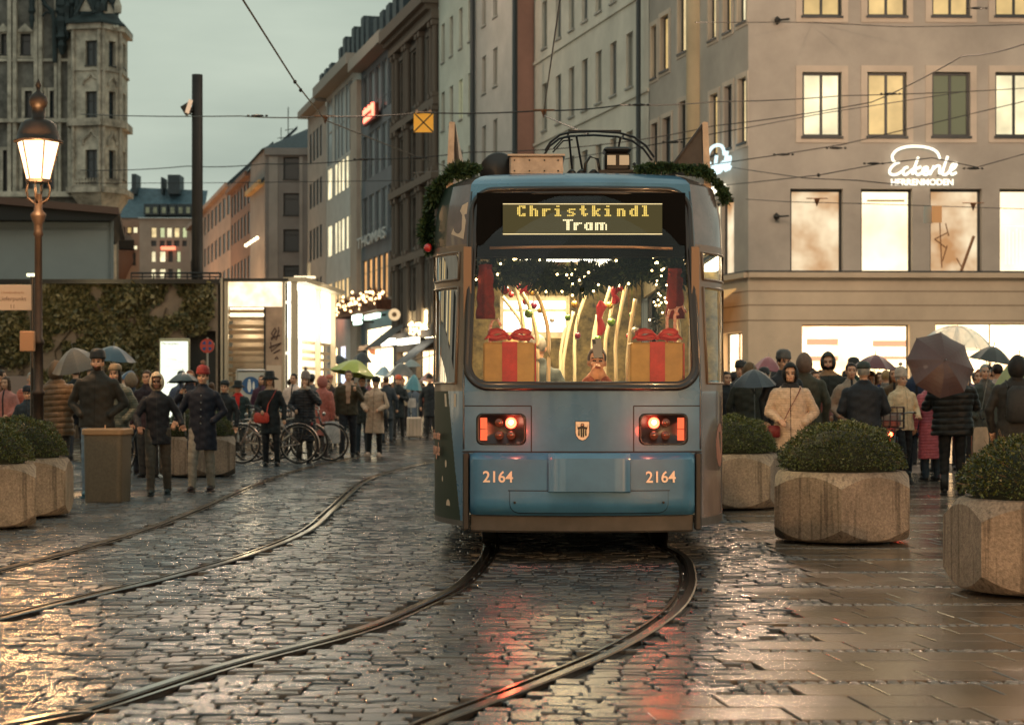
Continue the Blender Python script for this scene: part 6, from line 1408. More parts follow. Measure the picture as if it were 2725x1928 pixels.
# ================================================================ BIN
bn = thing('litter_bin', 'tall square brown litter bin with rounded corners beside the left planters', 'bin', (PX(287, 22.2), 22.2, 0), radians(-6))
mb = MB()
def rr2(hw, hd, r, z, n=5):
    o = []
    for cx, cy, a0 in ((hw-r, -hd+r, 270), (hw-r, hd-r, 0), (-hw+r, hd-r, 90), (-hw+r, -hd+r, 180)):
        for k in range(n+1): a = radians(a0+90*k/n); o.append((cx+r*cos(a), cy+r*sin(a), z))
    return o
mb.loft([rr2(.218, .21, .06, .0), rr2(.222, .213, .06, .02), rr2(.235, .22, .06, .79)]); mb.build('body', mat('bin_brown', (.10, .083, .058), .5, nscale=40, namt=.2, bump=.2, bscale=120), bn, False)
autosmooth(kids(bn)[0], 30)
mb = MB(); mb.loft([rr2(.247, .235, .07, .785), rr2(.255, .242, .07, .795), rr2(.255, .242, .07, .845), rr2(.24, .23, .07, .86), rr2(.20, .19, .06, .862), rr2(.19, .18, .06, .80)]); o = mb.build('rim', mat('bin_rim', (.28, .17, .085), .4), bn); autosmooth(o, 30)
mb = MB(); mb.tube([(.0, -.1, .86), (.0, -.1, .90)], .008, 6); mb.build('cigarette_stub', mat('stub', (.6, .35, .2), .6), bn)
# ================================================================ UMBRELLAS
def umbrella(loc, r, h, col, lab, tilt=(0, 0), rz=0, n=8, shaft=.85, trans=None, grp='open umbrellas in the rain', tip=.06, deep=1.6):
    root = thing('umbrella', lab, 'umbrella', loc, rz, grp)
    if trans: m = trans
    else: m = mat('umb_%d_%d_%d' % tuple(int(c*999) for c in col), col, .45, sheen=.3, nscale=5, namt=.15, coat=.25)
    mb = MB(); seg = 5; rings = []
    N = n*seg
    for i in range(0, 9):
        t = i/8; R = []
        for k in range(N):
            u = (k % seg)/seg; edge = 1-.085*sin(pi*u)*t**1.2
            zz = -h*(t**deep); sag = .03*sin(pi*u)*t*r
            R.append((r*t*edge*cos(2*pi*k/N)+1e-4*cos(k), r*t*edge*sin(2*pi*k/N)+1e-4*sin(k), zz-sag+.0*t))
        rings.append(R)
    mb.loft(rings[::-1], cap=False); c = mb.build('canopy', m, root, False); 
    rb = MB()
    for k in range(n):
        a = 2*pi*k/n; rb.tube([(r*t*.99*cos(a), r*t*.99*sin(a), -h*(t**deep)-.006) for t in (0, .25, .5, .75, 1.0)], .004, 4)
        rb.tube([(0, 0, -h-.12), (r*.5*cos(a), r*.5*sin(a), -h*(.5**deep)-.01)], .003, 4)
        rb.ell((r*cos(a), r*sin(a), -h-.004), (.008, .008, .008), 6, 4)
    rb.build('ribs', M_DKMET, root)
    sh = MB(); sh.tube([(0, 0, tip), (0, 0, -shaft)], .006, 6); sh.build('shaft', M_STEEL, root)
    hd = MB(); hd.tube([(0, 0, -shaft), (0, 0, -shaft-.10), (.02, 0, -shaft-.13), (.05, 0, -shaft-.13), (.06, 0, -shaft-.10)], .012, 6); hd.build('handle', M_BLACK, root, True)
    root.rotation_euler = (radians(tilt[0]), radians(tilt[1]), rz)
    return root
def UM(px0, px1, ytop, d, h, col, lab, tilt=(0, 0), **k):
    cx = (px0+px1)/2; r = (px1-px0)/2*d/5000
    return umbrella((PX(cx, d), d, PZ(ytop, d)), r, h, col, lab, tilt, **k)
UM(125, 262, 926, 24.3, .26, (.028, .033, .032), 'black umbrella over the person in the brown puffer jacket', (12, -14), rz=.2)
UM(240, 366, 920, 27.2, .20, (.015, .05, .085), 'petrol blue umbrella behind the man in the black beanie', (4, 6), rz=.1)
UM(322, 378, 985, 30, .16, (.02, .06, .12), 'small blue umbrella half hidden behind the woman in the patterned cap', (0, 12))
UM(444, 530, 990, 27.8, .14, (.02, .035, .042), 'black umbrella between the white hood and the red beanie', (-4, -3))
UM(884, 1012, 957, 38.4, .30, (.30, .36, .03), 'yellow green umbrella over the couple in the middle distance', (-3, 12), rz=.3)
UM(870, 930, 944, 62, .28, (.015, .018, .02), 'black umbrella left of a second black one above the yellow green umbrella', (0, -4))
UM(936, 992, 936, 62, .34, (.012, .014, .015), 'domed black umbrella just above the yellow green umbrella', (0, 3))
UM(1000, 1048, 974, 56, .30, (.12, .2, .26), 'pale blue umbrella right of the yellow green one', (0, 10))
UM(1030, 1108, 965, 51, .36, (.07, .075, .07), 'grey umbrella behind the man in the orange beanie', (0, 3))
UM(1068, 1120, 956, 66, .26, (.25, .3, .3), 'pale grey umbrella in the crowd behind the large grey one', (0, -4))
UM(1078, 1128, 996, 46.5, .36, (.06, .22, .27), 'turquoise umbrella beside the orange beanie', (8, 8))
UM(1118, 1165, 990, 60, .30, (.4, .2, .17), 'pinkish umbrella at the left side of the tram', (0, 5))
UM(1945, 2068, 982, 23.9, .20, (.018, .025, .038), 'dark navy umbrella above the far right planter, next to the tram', (6, -3), rz=.2)
UM(2002, 2088, 948, 34, .26, (.30, .07, .08), 'pink umbrella behind the navy one near the tram', (0, 4))
UM(2268, 2392, 943, 27.4, .20, (.13, .02, .025), 'burgundy umbrella in front of the bright shop window', (2, 3), rz=.3)
UM(2585, 2705, 921, 24.9, .20, (.02, .018, .014), 'black umbrella right of the maroon one', (4, 10))
UM(2638, 2790, 945, 23.2, .40, (.20, .24, .05), 'olive green umbrella at the right edge behind the hooded person', (3, -3))
# clear dome umbrella
mcl = bpy.data.materials.new('clear_plastic'); mcl.use_nodes = True; t_ = mcl.node_tree; b_ = t_.nodes['Principled BSDF']; b_.inputs['Base Color'].default_value = (.95, .9, .8, 1); b_.inputs['Roughness'].default_value = .3; b_.inputs['Alpha'].default_value = .6; b_.inputs['Coat Weight'].default_value = .6
UM(2446, 2650, 866, 27.3, .32, (0, 0, 0), 'clear plastic dome umbrella above the maroon umbrella', (0, 4), trans=mcl, n=10, deep=2.2, tip=.03)
# maroon umbrella tilted so that its top faces the square
umbrella((PX(2510, 22.7), 22.62, PZ(960, 22.7)), .43, .14, (.075, .028, .022), 'maroon umbrella tilted towards the camera, held by the person in the black puffer jacket', (70, 8), rz=0.12, deep=1.8, shaft=.5, tip=.05)
# ================================================================ SIGNS, POLES
def post(mb, x, y, z0, z1, r=.03, m=0): mb.tube([(x, y, z0), (x, y, z1)], r, 10, m)
d = 47.5; s_ = thing('no_stopping_sign', 'round red and blue sign on a thin post before the ivy wall', 'sign', (PX(552, d), d, 0))
mb = MB(); post(mb, 0, 0, 0, PZ(898, d), .025); mb.build('post', M_STEEL, s_)
mb = MB(); z = PZ(920, d); R_ = 19*d/5000
mb.lathe([(R_, -.01), (R_, .01)], n=28); o = mb.build('sign_disc', mat('sign_red', (.5, .06, .04), .4), s_); o.rotation_euler = (pi/2, 0, 0); o.location = (0, -.05, z)
mb = MB()
for k in range(4):
    a = radians(45+90*k); mb.add([(R_*.14*cos(a)+R_*.62*q*cos(a+w), -.064, z+R_*.14*sin(a)+R_*.62*q*sin(a+w)) for q, w in ((.1, 0), (1, -.5), (1.05, 0), (1, .5))], [(0, 1, 2, 3)])
mb.build('sign_face', mat('sign_blue', (.02, .07, .22), .4), s_)
d = 45; s_ = thing('pedestrian_sign', 'square white sign with blue disc showing walking people, in front of the kiosk', 'sign', (PX(668, d), d, 0))
mb = MB(); post(mb, -.33, 0, 0, PZ(985, d), .03); post(mb, .33, 0, 0, PZ(985, d), .03); mb.tube([(-.33, 0, PZ(985, d)), (.33, 0, PZ(985, d))], .03, 8); mb.build('post', M_STEEL, s_)
mb = MB(); mb.box(-.31, .31, -.05, -.03, PZ(1075, d), PZ(990, d), 0, .01); mb.build('plate', mat('sign_plate', (.5, .48, .42), .4), s_)
z = PZ(1025, d); mb = MB(); mb.lathe([(.21, 0), (.21, .01)], n=26); o = mb.build('blue_disc', mat('sign_blue2', (.02, .1, .25), .35), s_); o.rotation_euler = (pi/2, 0, 0); o.location = (0, -.052, z)
mb = MB()
for cx, k in ((-.03, 1), (.07, .6)):
    mb.ell((cx, -.068, z+.12*k), (.028*k, .004, .03*k), 10, 6); flat(mb, [(-.035*k, .09*k), (.035*k, .09*k), (.05*k, -.06*k), (.02*k, -.16*k), (-.02*k, -.16*k), (-.05*k, -.06*k)], -.07, 0, cx, z)
mb.build('pictogram', M_WHITE, s_)
d = 34.6; s_ = thing('tram_signal_board', 'square yellow board with a black cross hanging from the overhead wires', 'sign', (PX(1127, d), d, PZ(326, d)))
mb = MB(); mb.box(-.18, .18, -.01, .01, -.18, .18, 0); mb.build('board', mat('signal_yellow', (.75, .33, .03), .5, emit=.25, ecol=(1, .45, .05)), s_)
mb = MB()
for s in (-1, 1): mb.obox((0, -.014, 0), (s, 0, 1), (0, 1, 0), .25, .003, .011)
mb.build('cross', mat('cross_black', (.01, .02, .015), .5), s_)
mb = MB(); 
for xx in (-.12, .12): mb.box(xx-.02, xx+.02, -.02, .02, .17, .225)
mb.box(-.15, .15, -.015, .015, .185, .20); mb.build('clamp', mat('clamp_tan', (.5, .32, .22), .5), s_)
d = 26.8; s_ = thing('delivery_point_sign', 'pale pink board lettered Lieferpunkt 11 cut off by the left edge', 'sign', (PX(40, d), d, 0))
mb = MB(); mb.box(-.30, .235, -.02, .02, PZ(826, d), PZ(757, d), 0, .008); mb.build('board', mat('pale_pink_board', (.55, .42, .31), .5), s_)
mt = mat('sign_text_brown', (.12, .06, .05), .5); zt = PZ(800, d)
text_obj('Lieferpunkt', .085, mt, s_, (-.03, -.024, zt), ext=.001); text_obj('11', .08, mt, s_, (-.03, -.024, zt-.11), ext=.001); text_obj('Christkindlmarkt', .048, mat('sign_text_faint', (.35, .17, .1), .5), s_, (-.03, -.024, zt+.10), ext=.001)
mb = MB(); post(mb, .24, 0.03, 0, PZ(735, d), .03); mb.build('post', M_DKMET, s_)
mb = MB(); post(mb, 0, 0, 0, 1, .02)
# big dark pole with floodlight
d = 54; s_ = thing('steel_mast', 'thick dark brown steel mast standing tall behind the ivy wall', 'mast', (PX(525, d), d, 0))
mb = MB(); mb.lathe([(.17, 0), (.155, PZ(200, d)), (.15, PZ(199, d))], n=20); mb.build('shaft', mat('mast_brown', (.018, .016, .015), .55, .3, nscale=3), s_, True)
fl = thing('floodlight', 'small floodlight fixed to the left of the tall dark mast', 'floodlight', (PX(500, d), d-.1, PZ(292, d)))
mb = MB(); mb.obox((0, 0, 0), (1, 0, .6), (0, 1, 0), .13, .12, .14); mb.build('housing', M_DKMET, fl); mb = MB(); mb.obox((.07, -.13, .06), (.3, 0, 1), (0, 1, 0), .2, .01, .06); mb.build('lens', mat('flood_lens', (.7, .5, .35), .3, emit=.3, ecol=(1, .7, .5)), fl); mb = MB(); mb.tube([(.0, 0, -.1), (.2, 0, -.2)], .02, 6); mb.build('bracket', M_DKMET, fl)
# tall thin lamp behind
d = 56; s_ = thing('flat_street_light', 'slim modern street light with flat head above the lit kiosk', 'street light', (PX(822, d), d, 0))
mb = MB(); post(mb, 0, 0, 0, PZ(700, d), .05); mb.build('post', mat('pale_post', (.5, .42, .3), .4), s_); mb = MB(); mb.box(-.42, .18, -.2, .2, PZ(740, d), PZ(735, d)); mb.box(-.35, -.28, -.05, .05, PZ(748, d), PZ(740, d)); mb.build('head', glow('flat_lamp_head', (1, .8, .5), 1.5), s_)
# lit map board
d = 46; s_ = thing('map_board', 'white lit information board before the ivy wall', 'information board', (PX(465, d), d, 0))
mb = MB(); mb.box(-.37, .37, -.06, .06, .45, PZ(900, d), 0, .02); mb.build('frame', mat('board_frame', (.35, .33, .2), .4), s_)
mb = MB(); mb.box(-.335, .335, -.075, -.062, .5, PZ(908, d)); mb.build('panel', glow('board_light', (.95, 1, .78), 1.15), s_)
text_obj('Marienplatz', .09, mat('board_text', (.05, .06, .06), .5), s_, (-.31, -.08, PZ(917, d)), align='LEFT', ext=.001)
mb = MB()
r_ = random.Random(5)
for k in range(12):
    x = r_.uniform(-.28, .1); zz = r_.uniform(.7, 2.2); mb = MB(); mb.box(x, x+r_.uniform(.1, .25), -.079, -.076, zz, zz+.008); mb.build('map_line', mat('map_grey', (.4, .42, .4), .5), s_)
mb = MB(); mb.box(-.3, -.24, -.03, .03, 0, .45); mb.box(.24, .3, -.03, .03, 0, .45); mb.build('foot', M_STEEL, s_)
# ================================================================ BICYCLES
M_TYRE = mat('tyre', (.015, .015, .015), .7); M_RIM = mat('rim_alu', (.45, .36, .30), .25, .9)
def bicycle(lab, loc, rz, lean=6, col=(.35, .3, .26), basket=False, steer=.0, light=False, r=.34):
    root = thing('bicycle', lab, 'bicycle', loc, rz, 'bicycles parked behind the people'); root.rotation_euler = (radians(lean), 0, rz)
    mf = mat('bike_%d' % int(sum(col)*500), col, .3, .4, coat=.6)
    for xx in (-.53, .53):
        mb = MB(); N = 30
        mb.loft([[( (r+.017*cos(b))*cos(a), .017*sin(b), (r+.017*cos(b))*sin(a)) for b in np.linspace(0, 2*pi, 8, endpoint=False)] for a in np.linspace(0, 2*pi, N+1)], cap=False)
        w = mb.build('wheel', M_TYRE, root, True); w.location = (xx, 0, r+.017)
        mb = MB(); mb.loft([[((r-.02+.009*cos(b))*cos(a), .011*sin(b), (r-.02+.009*cos(b))*sin(a)) for b in np.linspace(0, 2*pi, 6, endpoint=False)] for a in np.linspace(0, 2*pi, N+1)], cap=False)
        for k in range(20):
            a = 2*pi*k/20; mb.tube([(0, .02*(-1)**k, 0), ((r-.02)*cos(a), 0, (r-.02)*sin(a))], .0016, 3)
        mb.tube([(0, -.045, 0), (0, .045, 0)], .02, 8); mb.build('rim', M_RIM, w, True)
        mb = MB(); mb.loft([[((r+.035)*cos(a), -.025, (r+.035)*sin(a)), ((r+.045)*cos(a), 0, (r+.045)*sin(a)), ((r+.035)*cos(a), .025, (r+.035)*sin(a))] for a in np.linspace(radians(20 if xx < 0 else 45), radians(190 if xx < 0 else 165), 16)], cap=False, closed=False); mb.build('mudguard', mf, w, True)
    z = r+.017; mb = MB()
    BB = (-.08, 0, .29); ST = (-.22, 0, .80); HT = (.33, 0, .82); HB = (.38, 0, .66); RA = (-.53, 0, z); FA = (.53, 0, z)
    mb.tube([BB, ST], .016, 8); mb.tube([(-.2, 0, .74), HT], .016, 8); mb.tube([BB, HB], .018, 8); mb.tube([HT, HB], .02, 8)
    for s in (-.05, .05):
        mb.tube([(BB[0], s*.6, BB[2]), (RA[0], s, RA[2])], .009, 6); mb.tube([(-.2, s*.4, .74), (RA[0], s, RA[2])], .008, 6); mb.tube([(HB[0], s*.8, HB[2]), (.45, s, .5), (FA[0], s, FA[2])], .011, 6)
    mb.build('frame', mf, root, True)
    mb = MB(); mb.tube([(-.22, 0, .78), (-.25, 0, .93)], .012, 8); mb.loft([[(x, w*cos(a), .95+.02*sin(a)*h) for a in np.linspace(0, 2*pi, 10, endpoint=False)] for x, w, h in ((-.40, .02, .5), (-.37, .075, 1), (-.28, .08, 1.2), (-.2, .035, 1), (-.12, .018, .8))]); mb.build('saddle', M_BLACK, root, True)
    mb = MB(); mb.tube([HT, (.31, 0, .95)], .013, 8); mb.tube([(.18, -.29, 1.0), (.28, -.2, 1.0), (.33, -.05, .96), (.33, .05, .96), (.28, .2, 1.0), (.18, .29, 1.0)], .011, 8); mb.build('handlebar', M_STEEL, root, True)
    for s in (-1, 1):
        mb = MB(); mb.tube([(.18, s*.29, 1.0), (.10, s*.30, 1.0)], .016, 8); mb.build('grip', M_BLACK, root, True)
    mb = MB(); o_ = (BB[0], -.06, BB[2]); q = MB()
    q.lathe([(.09, -.003), (.09, .003)], n=20); o = q.build('chainring', M_DKMET, root); o.rotation_euler = (pi/2, 0, 0); o.location = (BB[0], -.04, BB[2])
    mb.tube([(BB[0], -.07, BB[2]), (BB[0]+.12, -.07, BB[2]-.12)], .009, 6); mb.box(BB[0]+.07, BB[0]+.17, -.16, -.08, BB[2]-.135, BB[2]-.11); mb.tube([(BB[0], .07, BB[2]), (BB[0]-.12, .07, BB[2]+.12)], .009, 6); mb.box(BB[0]-.17, BB[0]-.07, .08, .16, BB[2]+.11, BB[2]+.135); mb.build('pedals', M_DKMET, root)
    mb = MB(); mb.tube([(-.75, -.05, .78), (-.3, -.05, .78)], .006, 6); mb.tube([(-.75, .05, .78), (-.3, .05, .78)], .006, 6); mb.tube([(-.7, .05, .78), RA], .006, 5); mb.tube([(-.7, -.05, .78), RA], .006, 5); mb.tube([(-.75, -.05, .78), (-.75, .05, .78)], .006, 5); mb.build('luggage_rack', M_DKMET, root)
    if basket:
        mb = MB(); 
        for zz in (.80, .9, 1.0, 1.08): mb.tube([(-.75, -.17, zz), (-.38, -.17, zz), (-.38, .17, zz), (-.75, .17, zz), (-.75, -.17, zz)], .009, 6)
        for xx, yy in ((-.75, -.17), (-.38, -.17), (-.38, .17), (-.75, .17), (-.75, 0), (-.75, .09), (-.75, -.09)): mb.tube([(xx, yy, .79), (xx, yy, 1.09)], .008, 5)
        mb.box(-.74, -.4, -.16, .16, .79, .80); mb.build('basket', M_BLACK, root)
        mb = MB(); mb.box(-.72, -.42, -.13, .12, .81, 1.0, 0, .03); mb.build('bag', mat('bag_taupe', (.25, .2, .16), .7), root, True)
    mb = MB(); mb.ell((-.78, 0, .72), (.02, .035, .03), 10, 6); mb.build('rear_light', glow('bike_red_light', (1, .06, .02), 30) if light else mat('reflector', (.2, .01, .01), .2), root, True)
    mb = MB(); mb.ell((.42, 0, .88), (.035, .04, .04), 10, 6); mb.build('headlamp', M_STEEL, root, True)
    return root
bicycle('silver bicycle leaning behind the woman in the red jacket', (PX(640, 34.6), 34.6, 0), radians(15), 8, (.42, .36, .32))
bicycle('bicycle with copper coloured wheels behind the black bucket hat', (PX(720, 33.6), 33.6, 0), radians(172), -6, (.30, .22, .18))
bicycle('light framed bicycle standing between the black bucket hat and the grey beanie', (PX(745, 34.4), 34.4, 0), radians(4), 7, (.5, .4, .3))
bicycle('dark bicycle whose big wheel shows right of the grey beanie woman', (PX(805, 35.0), 35.0, 0), radians(-6), 5, (.05, .05, .055))
bk = bicycle('dark bicycle with basket and glowing red rear light behind the middle right planter', (PX(2400, 25.4), 26.0, 0), radians(76), 0, (.03, .03, .035), basket=True, light=True)
L = bpy.data.lights.new('bike_light', 'POINT'); L.energy = 1.0; L.color = (1, .06, .02); L.shadow_soft_size = .03; p = bpy.data.objects.new('bike_light', L); COL.objects.link(p); p.location = (PX(2390, 25), 25.0, .72)
# pile of parked bikes further left, behind the walkers
bicycle('dark bicycle seen between the bin and the white hooded youth', (PX(372, 29.5), 29.5, 0), radians(70), 6, (.06, .06, .06))
# ================================================================ PEOPLE
def finish(mb_parts, voxel, name, mats, parent, smooth_it=3, fn=None, mfn=None):
    me = bpy.data.meshes.new(name); me.from_pydata([tuple(v) for v in mb_parts.V], [], mb_parts.F); me.update()
    o = bpy.data.objects.new(name, me); COL.objects.link(o)
    r = o.modifiers.new('r', 'REMESH'); r.mode = 'VOXEL'; r.voxel_size = voxel; r.use_smooth_shade = True
    if smooth_it: s = o.modifiers.new('s', 'SMOOTH'); s.factor = .5; s.iterations = smooth_it
    dg = bpy.context.evaluated_depsgraph_get(); m2 = bpy.data.meshes.new_from_object(o.evaluated_get(dg)); bpy.data.objects.remove(o); bpy.data.meshes.remove(me)
    m2.name = name; m2.materials.clear()
    for m in mats: m2.materials.append(m)
    n = len(m2.vertices)
    if n and fn:
        co = np.empty(n*3, 'f'); m2.vertices.foreach_get('co', co); nr = np.empty(n*3, 'f'); m2.vertices.foreach_get('normal', nr)
        co = fn(co.reshape(-1, 3), nr.reshape(-1, 3)); m2.vertices.foreach_set('co', co.astype('f').ravel())
    if mfn:
        k = len(m2.polygons); c = np.empty(k*3, 'f'); m2.polygons.foreach_get('center', c); nn = np.empty(k*3, 'f'); m2.polygons.foreach_get('normal', nn)
        m2.polygons.foreach_set('material_index', mfn(c.reshape(-1, 3), nn.reshape(-1, 3)).astype('i'))
    m2.polygons.foreach_set('use_smooth', [True]*len(m2.polygons)); m2.update()
    ob = bpy.data.objects.new(name, m2); COL.objects.link(ob); ob.parent = parent
    return ob
def caps(mb, pts, rs, n=12):
    for i in range(len(pts)-1):
        a, b = Vector(pts[i]), Vector(pts[i+1]); mb.tube([a, b], [rs[i], rs[i+1]], n)
    for p, r in zip(pts, rs): mb.ell(p, (r, r, r), n, 8)
ARMS = {  # (elbow, wrist) for the figure's right side (x<0 seen from front); mirrored for the other
 'down': ((.27, .01, 1.15), (.27, -.05, .90)), 'pocket': ((.285, .05, 1.15), (.175, -.085, 1.01)), 'front': ((.27, .02, 1.13), (.06, -.22, 1.10)),
 'phone': ((.26, -.04, 1.14), (.06, -.27, 1.20)), 'raise': ((.27, -.10, 1.18), (.16, -.22, 1.36)), 'face': ((.27, -.10, 1.22), (.06, -.17, 1.50)), 'reach': ((.30, -.06, 1.15), (.24, -.30, 1.0)),
 'hold': ((.27, 0, 1.15), (.15, -.22, 1.05)), 'bag': ((.25, .0, 1.15), (.26, -.04, .88)), 'up': ((.25, -.1, 1.42), (.22, -.22, 1.62)), 'link': ((.30, .02, 1.17), (.36, -.08, 1.02)),
}
SKIN = mat('skin', (.58, .31, .19), .5, nscale=20, namt=.12); SKIN2 = mat('skin_brown', (.24, .11, .06), .5, nscale=20, namt=.12)
M_EYE = mat('eye_dark', (.01, .008, .006), .2); M_LIP = mat('lips', (.33, .09, .07), .5)
HAIRC = {'dark': (.018, .011, .008), 'brown': (.06, .03, .015), 'grey': (.3, .28, .25), 'red': (.22, .07, .03), 'blond': (.35, .22, .10)}
def cmat(c, kind='cloth'):
    key = kind+'_%d_%d_%d' % tuple(int(v*999) for v in c)
    return mat(key, c, .62 if kind == 'cloth' else .42, nscale=22, namt=.22, bump=.25, bscale=70, sheen=.04 if kind == 'cloth' else 0, spec=.25)
def face_mat(hairm): return hairm
PN = 0
def person(px, d, H, face=0, arms=('down', 'down'), coat=(.02, .02, .02), clen=.82, puffer=0, trousers=(.03, .03, .03), hat=None, hatc=(.02, .02, .02), hair='dark', hairlen=0, skin=0, stride=.0, beard=False, glasses=False,
           lab='person', wide=1.0, vox=None, shoes=(.02, .02, .02), collar=None, grp=None, bag=None, hood=None, scarf=None, sit=False, loc=None, boots=False, zip_=None, lean=0, turn=0, buttons=False):
    global PN; PN += 1
    k = H/1.76; near = d < 31
    v = vox or (.0085 if near else .013)
    root = thing('person', lab, 'person', loc or (PX(px, d), d, 0), radians(face), grp or 'people in the rainy square')
    root.scale = (k, k, k); root.rotation_euler.x = radians(((PN*37) % 7-3)*.6); root.rotation_euler.y = radians(((PN*53) % 7-3)*.5)
    sk = SKIN2 if skin else SKIN; hm = cmat(HAIRC[hair], 'hair')
    rn = random.Random(PN*7+1); w = wide
    # arm joints
    J = []
    for s, a in zip((-1, 1), arms):
        e, wr = ARMS[a]; jx = rn.uniform(-.008, .012); J.append((Vector((s*.165*w, 0, 1.395)), Vector((s*(e[0]+jx)*w**.5, e[1], e[2])), Vector((s*wr[0], wr[1], wr[2]))))
    sy = stride/2; legs = []
    for s in (-1, 1):
        y = sy*s
        if sit: legs.append([Vector((s*.10, -.02, .93)), Vector((s*.14, -.40, .90)), Vector((s*.14, -.42, .50)), ])
        else: legs.append([Vector((s*.095, 0, .93)), Vector((s*.105, y*.55-.02-abs(y)*.1, .50)), Vector((s*.11, y+.02, .09))])
    # ---- body: head, neck, torso, legs, arms, hands in one skin
    mb = MB()
    mb.ell((0, .012, 1.665), (.074, .092, .100), 20, 14)            # skull
    mb.ell((0, -.028, 1.615), (.058, .058, .075), 18, 12)           # face / jaw
    mb.ell((0, -.055, 1.572), (.032, .030, .026), 12, 8)            # chin
    mb.loft([[(x*.5, -.076-y_, z) for x, y_ in ((-w_, 0), (0, dd), (w_, 0))] + [(0, -.05, z)] for z, w_, dd in ((1.663, .010, .004), (1.64, .018, .020), (1.618, .028, .032), (1.610, .024, .012))])   # nose
    for s in (-1, 1):
        mb.ell((s*.074, .010, 1.635), (.010, .020, .030), 8, 8)     # ears
        mb.ell((s*.038, -.066, 1.622), (.020, .018, .020), 10, 8)   # cheeks
        mb.ell((s*.028, -.079, 1.676), (.024, .010, .008), 10, 6)   # brow
    mb.ell((0, -.083, 1.594), (.022, .009, .008), 10, 6)            # mouth
    mb.tube([(0, .015, 1.60), (0, .02, 1.44)], [.050, .060], 14)
    mb.loft([[(rx*w*cos(a), ry*sin(a)+.01, z) for a in np.linspace(0, 2*pi, 20, endpoint=False)] for z, rx, ry in ((.90, .13, .09), (.98, .15, .10), (1.10, .135, .09), (1.25, .15, .10), (1.38, .165, .10), (1.46, .12, .075), (1.50, .06, .05))])
    for A, E, Wr in J:
        caps(mb, [A, E, Wr], [.048, .038, .026], 10)
        dr = (Wr-E).normalized(); side = Vector((1 if A.x > 0 else -1, 0, 0)); pn = dr.cross(side).normalized() if dr.cross(side).length > .1 else Vector((0, -1, 0)); sd_ = pn.cross(dr).normalized()
        pk = arms[0 if A.x < 0 else 1] == 'pocket'
        if pk: pass
        elif near:
            pc = Wr+dr*.045; mb.obox(pc, dr, sd_, .045, .036, .013); mb.ell(pc, (.034, .034, .034), 10, 6)
            curl = .9 if True else .3
            for q, (of, L) in enumerate(((-.030, .062), (-.010, .074), (.010, .070), (.030, .054))):
                b0 = Wr+dr*.085+sd_*of; m1 = b0+dr*L*.5+pn*.010; e1 = m1+(dr*.55+pn*.8).normalized()*L*.55; caps(mb, [b0-dr*.02, b0, m1, e1], [.0095, .0095, .0088, .0075], 7)
            t0 = Wr+dr*.03-sd_*.034; caps(mb, [t0, t0+(dr*.6-sd_*.8).normalized()*.035, t0+(dr*.9-sd_*.5).normalized()*.065], [.012, .0105, .009], 7)
        else: mb.ell(Wr+dr*.06, (.035, .03, .05), 10, 8)
    for L in legs: caps(mb, L, [.080, .055, .038], 12)
    hz = 1.0
    def skinm(c, n):
        mi = np.zeros(len(c)); f = c[:, 1] < -.045
        for s in (-1, 1):
            mi[f & (np.abs(c[:, 0]-s*.028) < .014) & (np.abs(c[:, 2]-1.654) < .0075)] = 1
            mi[f & (np.abs(c[:, 0]-s*.029) < .019) & (np.abs(c[:, 2]-1.677) < .005)] = 2
        mi[f & (np.abs(c[:, 0]) < .022) & (np.abs(c[:, 2]-1.594) < .007)] = 3
        if beard: mi[(c[:, 1] < .0) & (c[:, 2] < 1.60) & (c[:, 2] > 1.545) & ~(f & (np.abs(c[:, 0]) < .018) & (np.abs(c[:, 2]-1.594) < .006))] = 2
        return mi
    body = finish(mb, .0075 if near else .012, 'body', [sk, M_EYE, hm, M_LIP], root, 2, None, skinm)
    # ---- hair
    if hat not in ('hood',) or hairlen:
        hb = MB(); hb.ell((0, .022, 1.680), (.083, .096, .098), 18, 12)
        if hairlen:
            for s in (-1, 1): hb.ell((s*.062, .02, 1.60-hairlen*.3), (.030, .055, .09+hairlen*.5), 12, 10)
            hb.ell((0, .06, 1.60-hairlen*.3), (.075, .05, .10+hairlen*.5), 12, 10)
        def hf(co, nr): 
            m = (co[:, 1] < -.035) & (co[:, 2] < 1.715) & (co[:, 2] > 1.45) & (np.abs(co[:, 0]) < .060)
            co[m, 1] = np.maximum(co[m, 1], -.035); return co
        finish(hb, .012, 'hair', [hm], root, 2, hf)
    # ---- coat
    cb_ = MB(); cl = min(clen, .95); g = .030 if not puffer else .045
    rows = [(cl, .185, .145), (max(cl+.1, .95), .178, .14), (1.08, .165, .128), (1.22, .178, .135), (1.34, .195, .134), (1.42, .185, .118), (1.465, .135, .095), (1.50, .088, .078), (1.53, .07, .068)]
    if clen > .95: rows[0] = (clen, .175, .138); rows = [rows[0]]+[r for r in rows[1:] if r[0] > clen+.05]
    fl = 1+.35*max(0, .85-cl) if stride < .3 else 1.05
    rows[0] = (rows[0][0], rows[0][1]*fl, rows[0][2]*fl)
    cb_.loft([[((rx*w+(g-.03))*cos(a), (ry+(g-.03))*sin(a)+.01, z) for a in np.linspace(0, 2*pi, 24, endpoint=False)] for z, rx, ry in rows])
    for A, E, Wr in J:
        e2 = Wr-(Wr-E).normalized()*.01; caps(cb_, [A+Vector((0, 0, -.005)), E, e2], [.068+(g-.03)*.8, .058+(g-.03)*.7, .044+(g-.03)*.3], 12)
    if collar != 'none': cb_.lathe([(.075, 1.47), (.082, 1.53), (.070, 1.555), (.05, 1.55)], (0, .015, 0), 16)
    sd0 = rn.random()*10
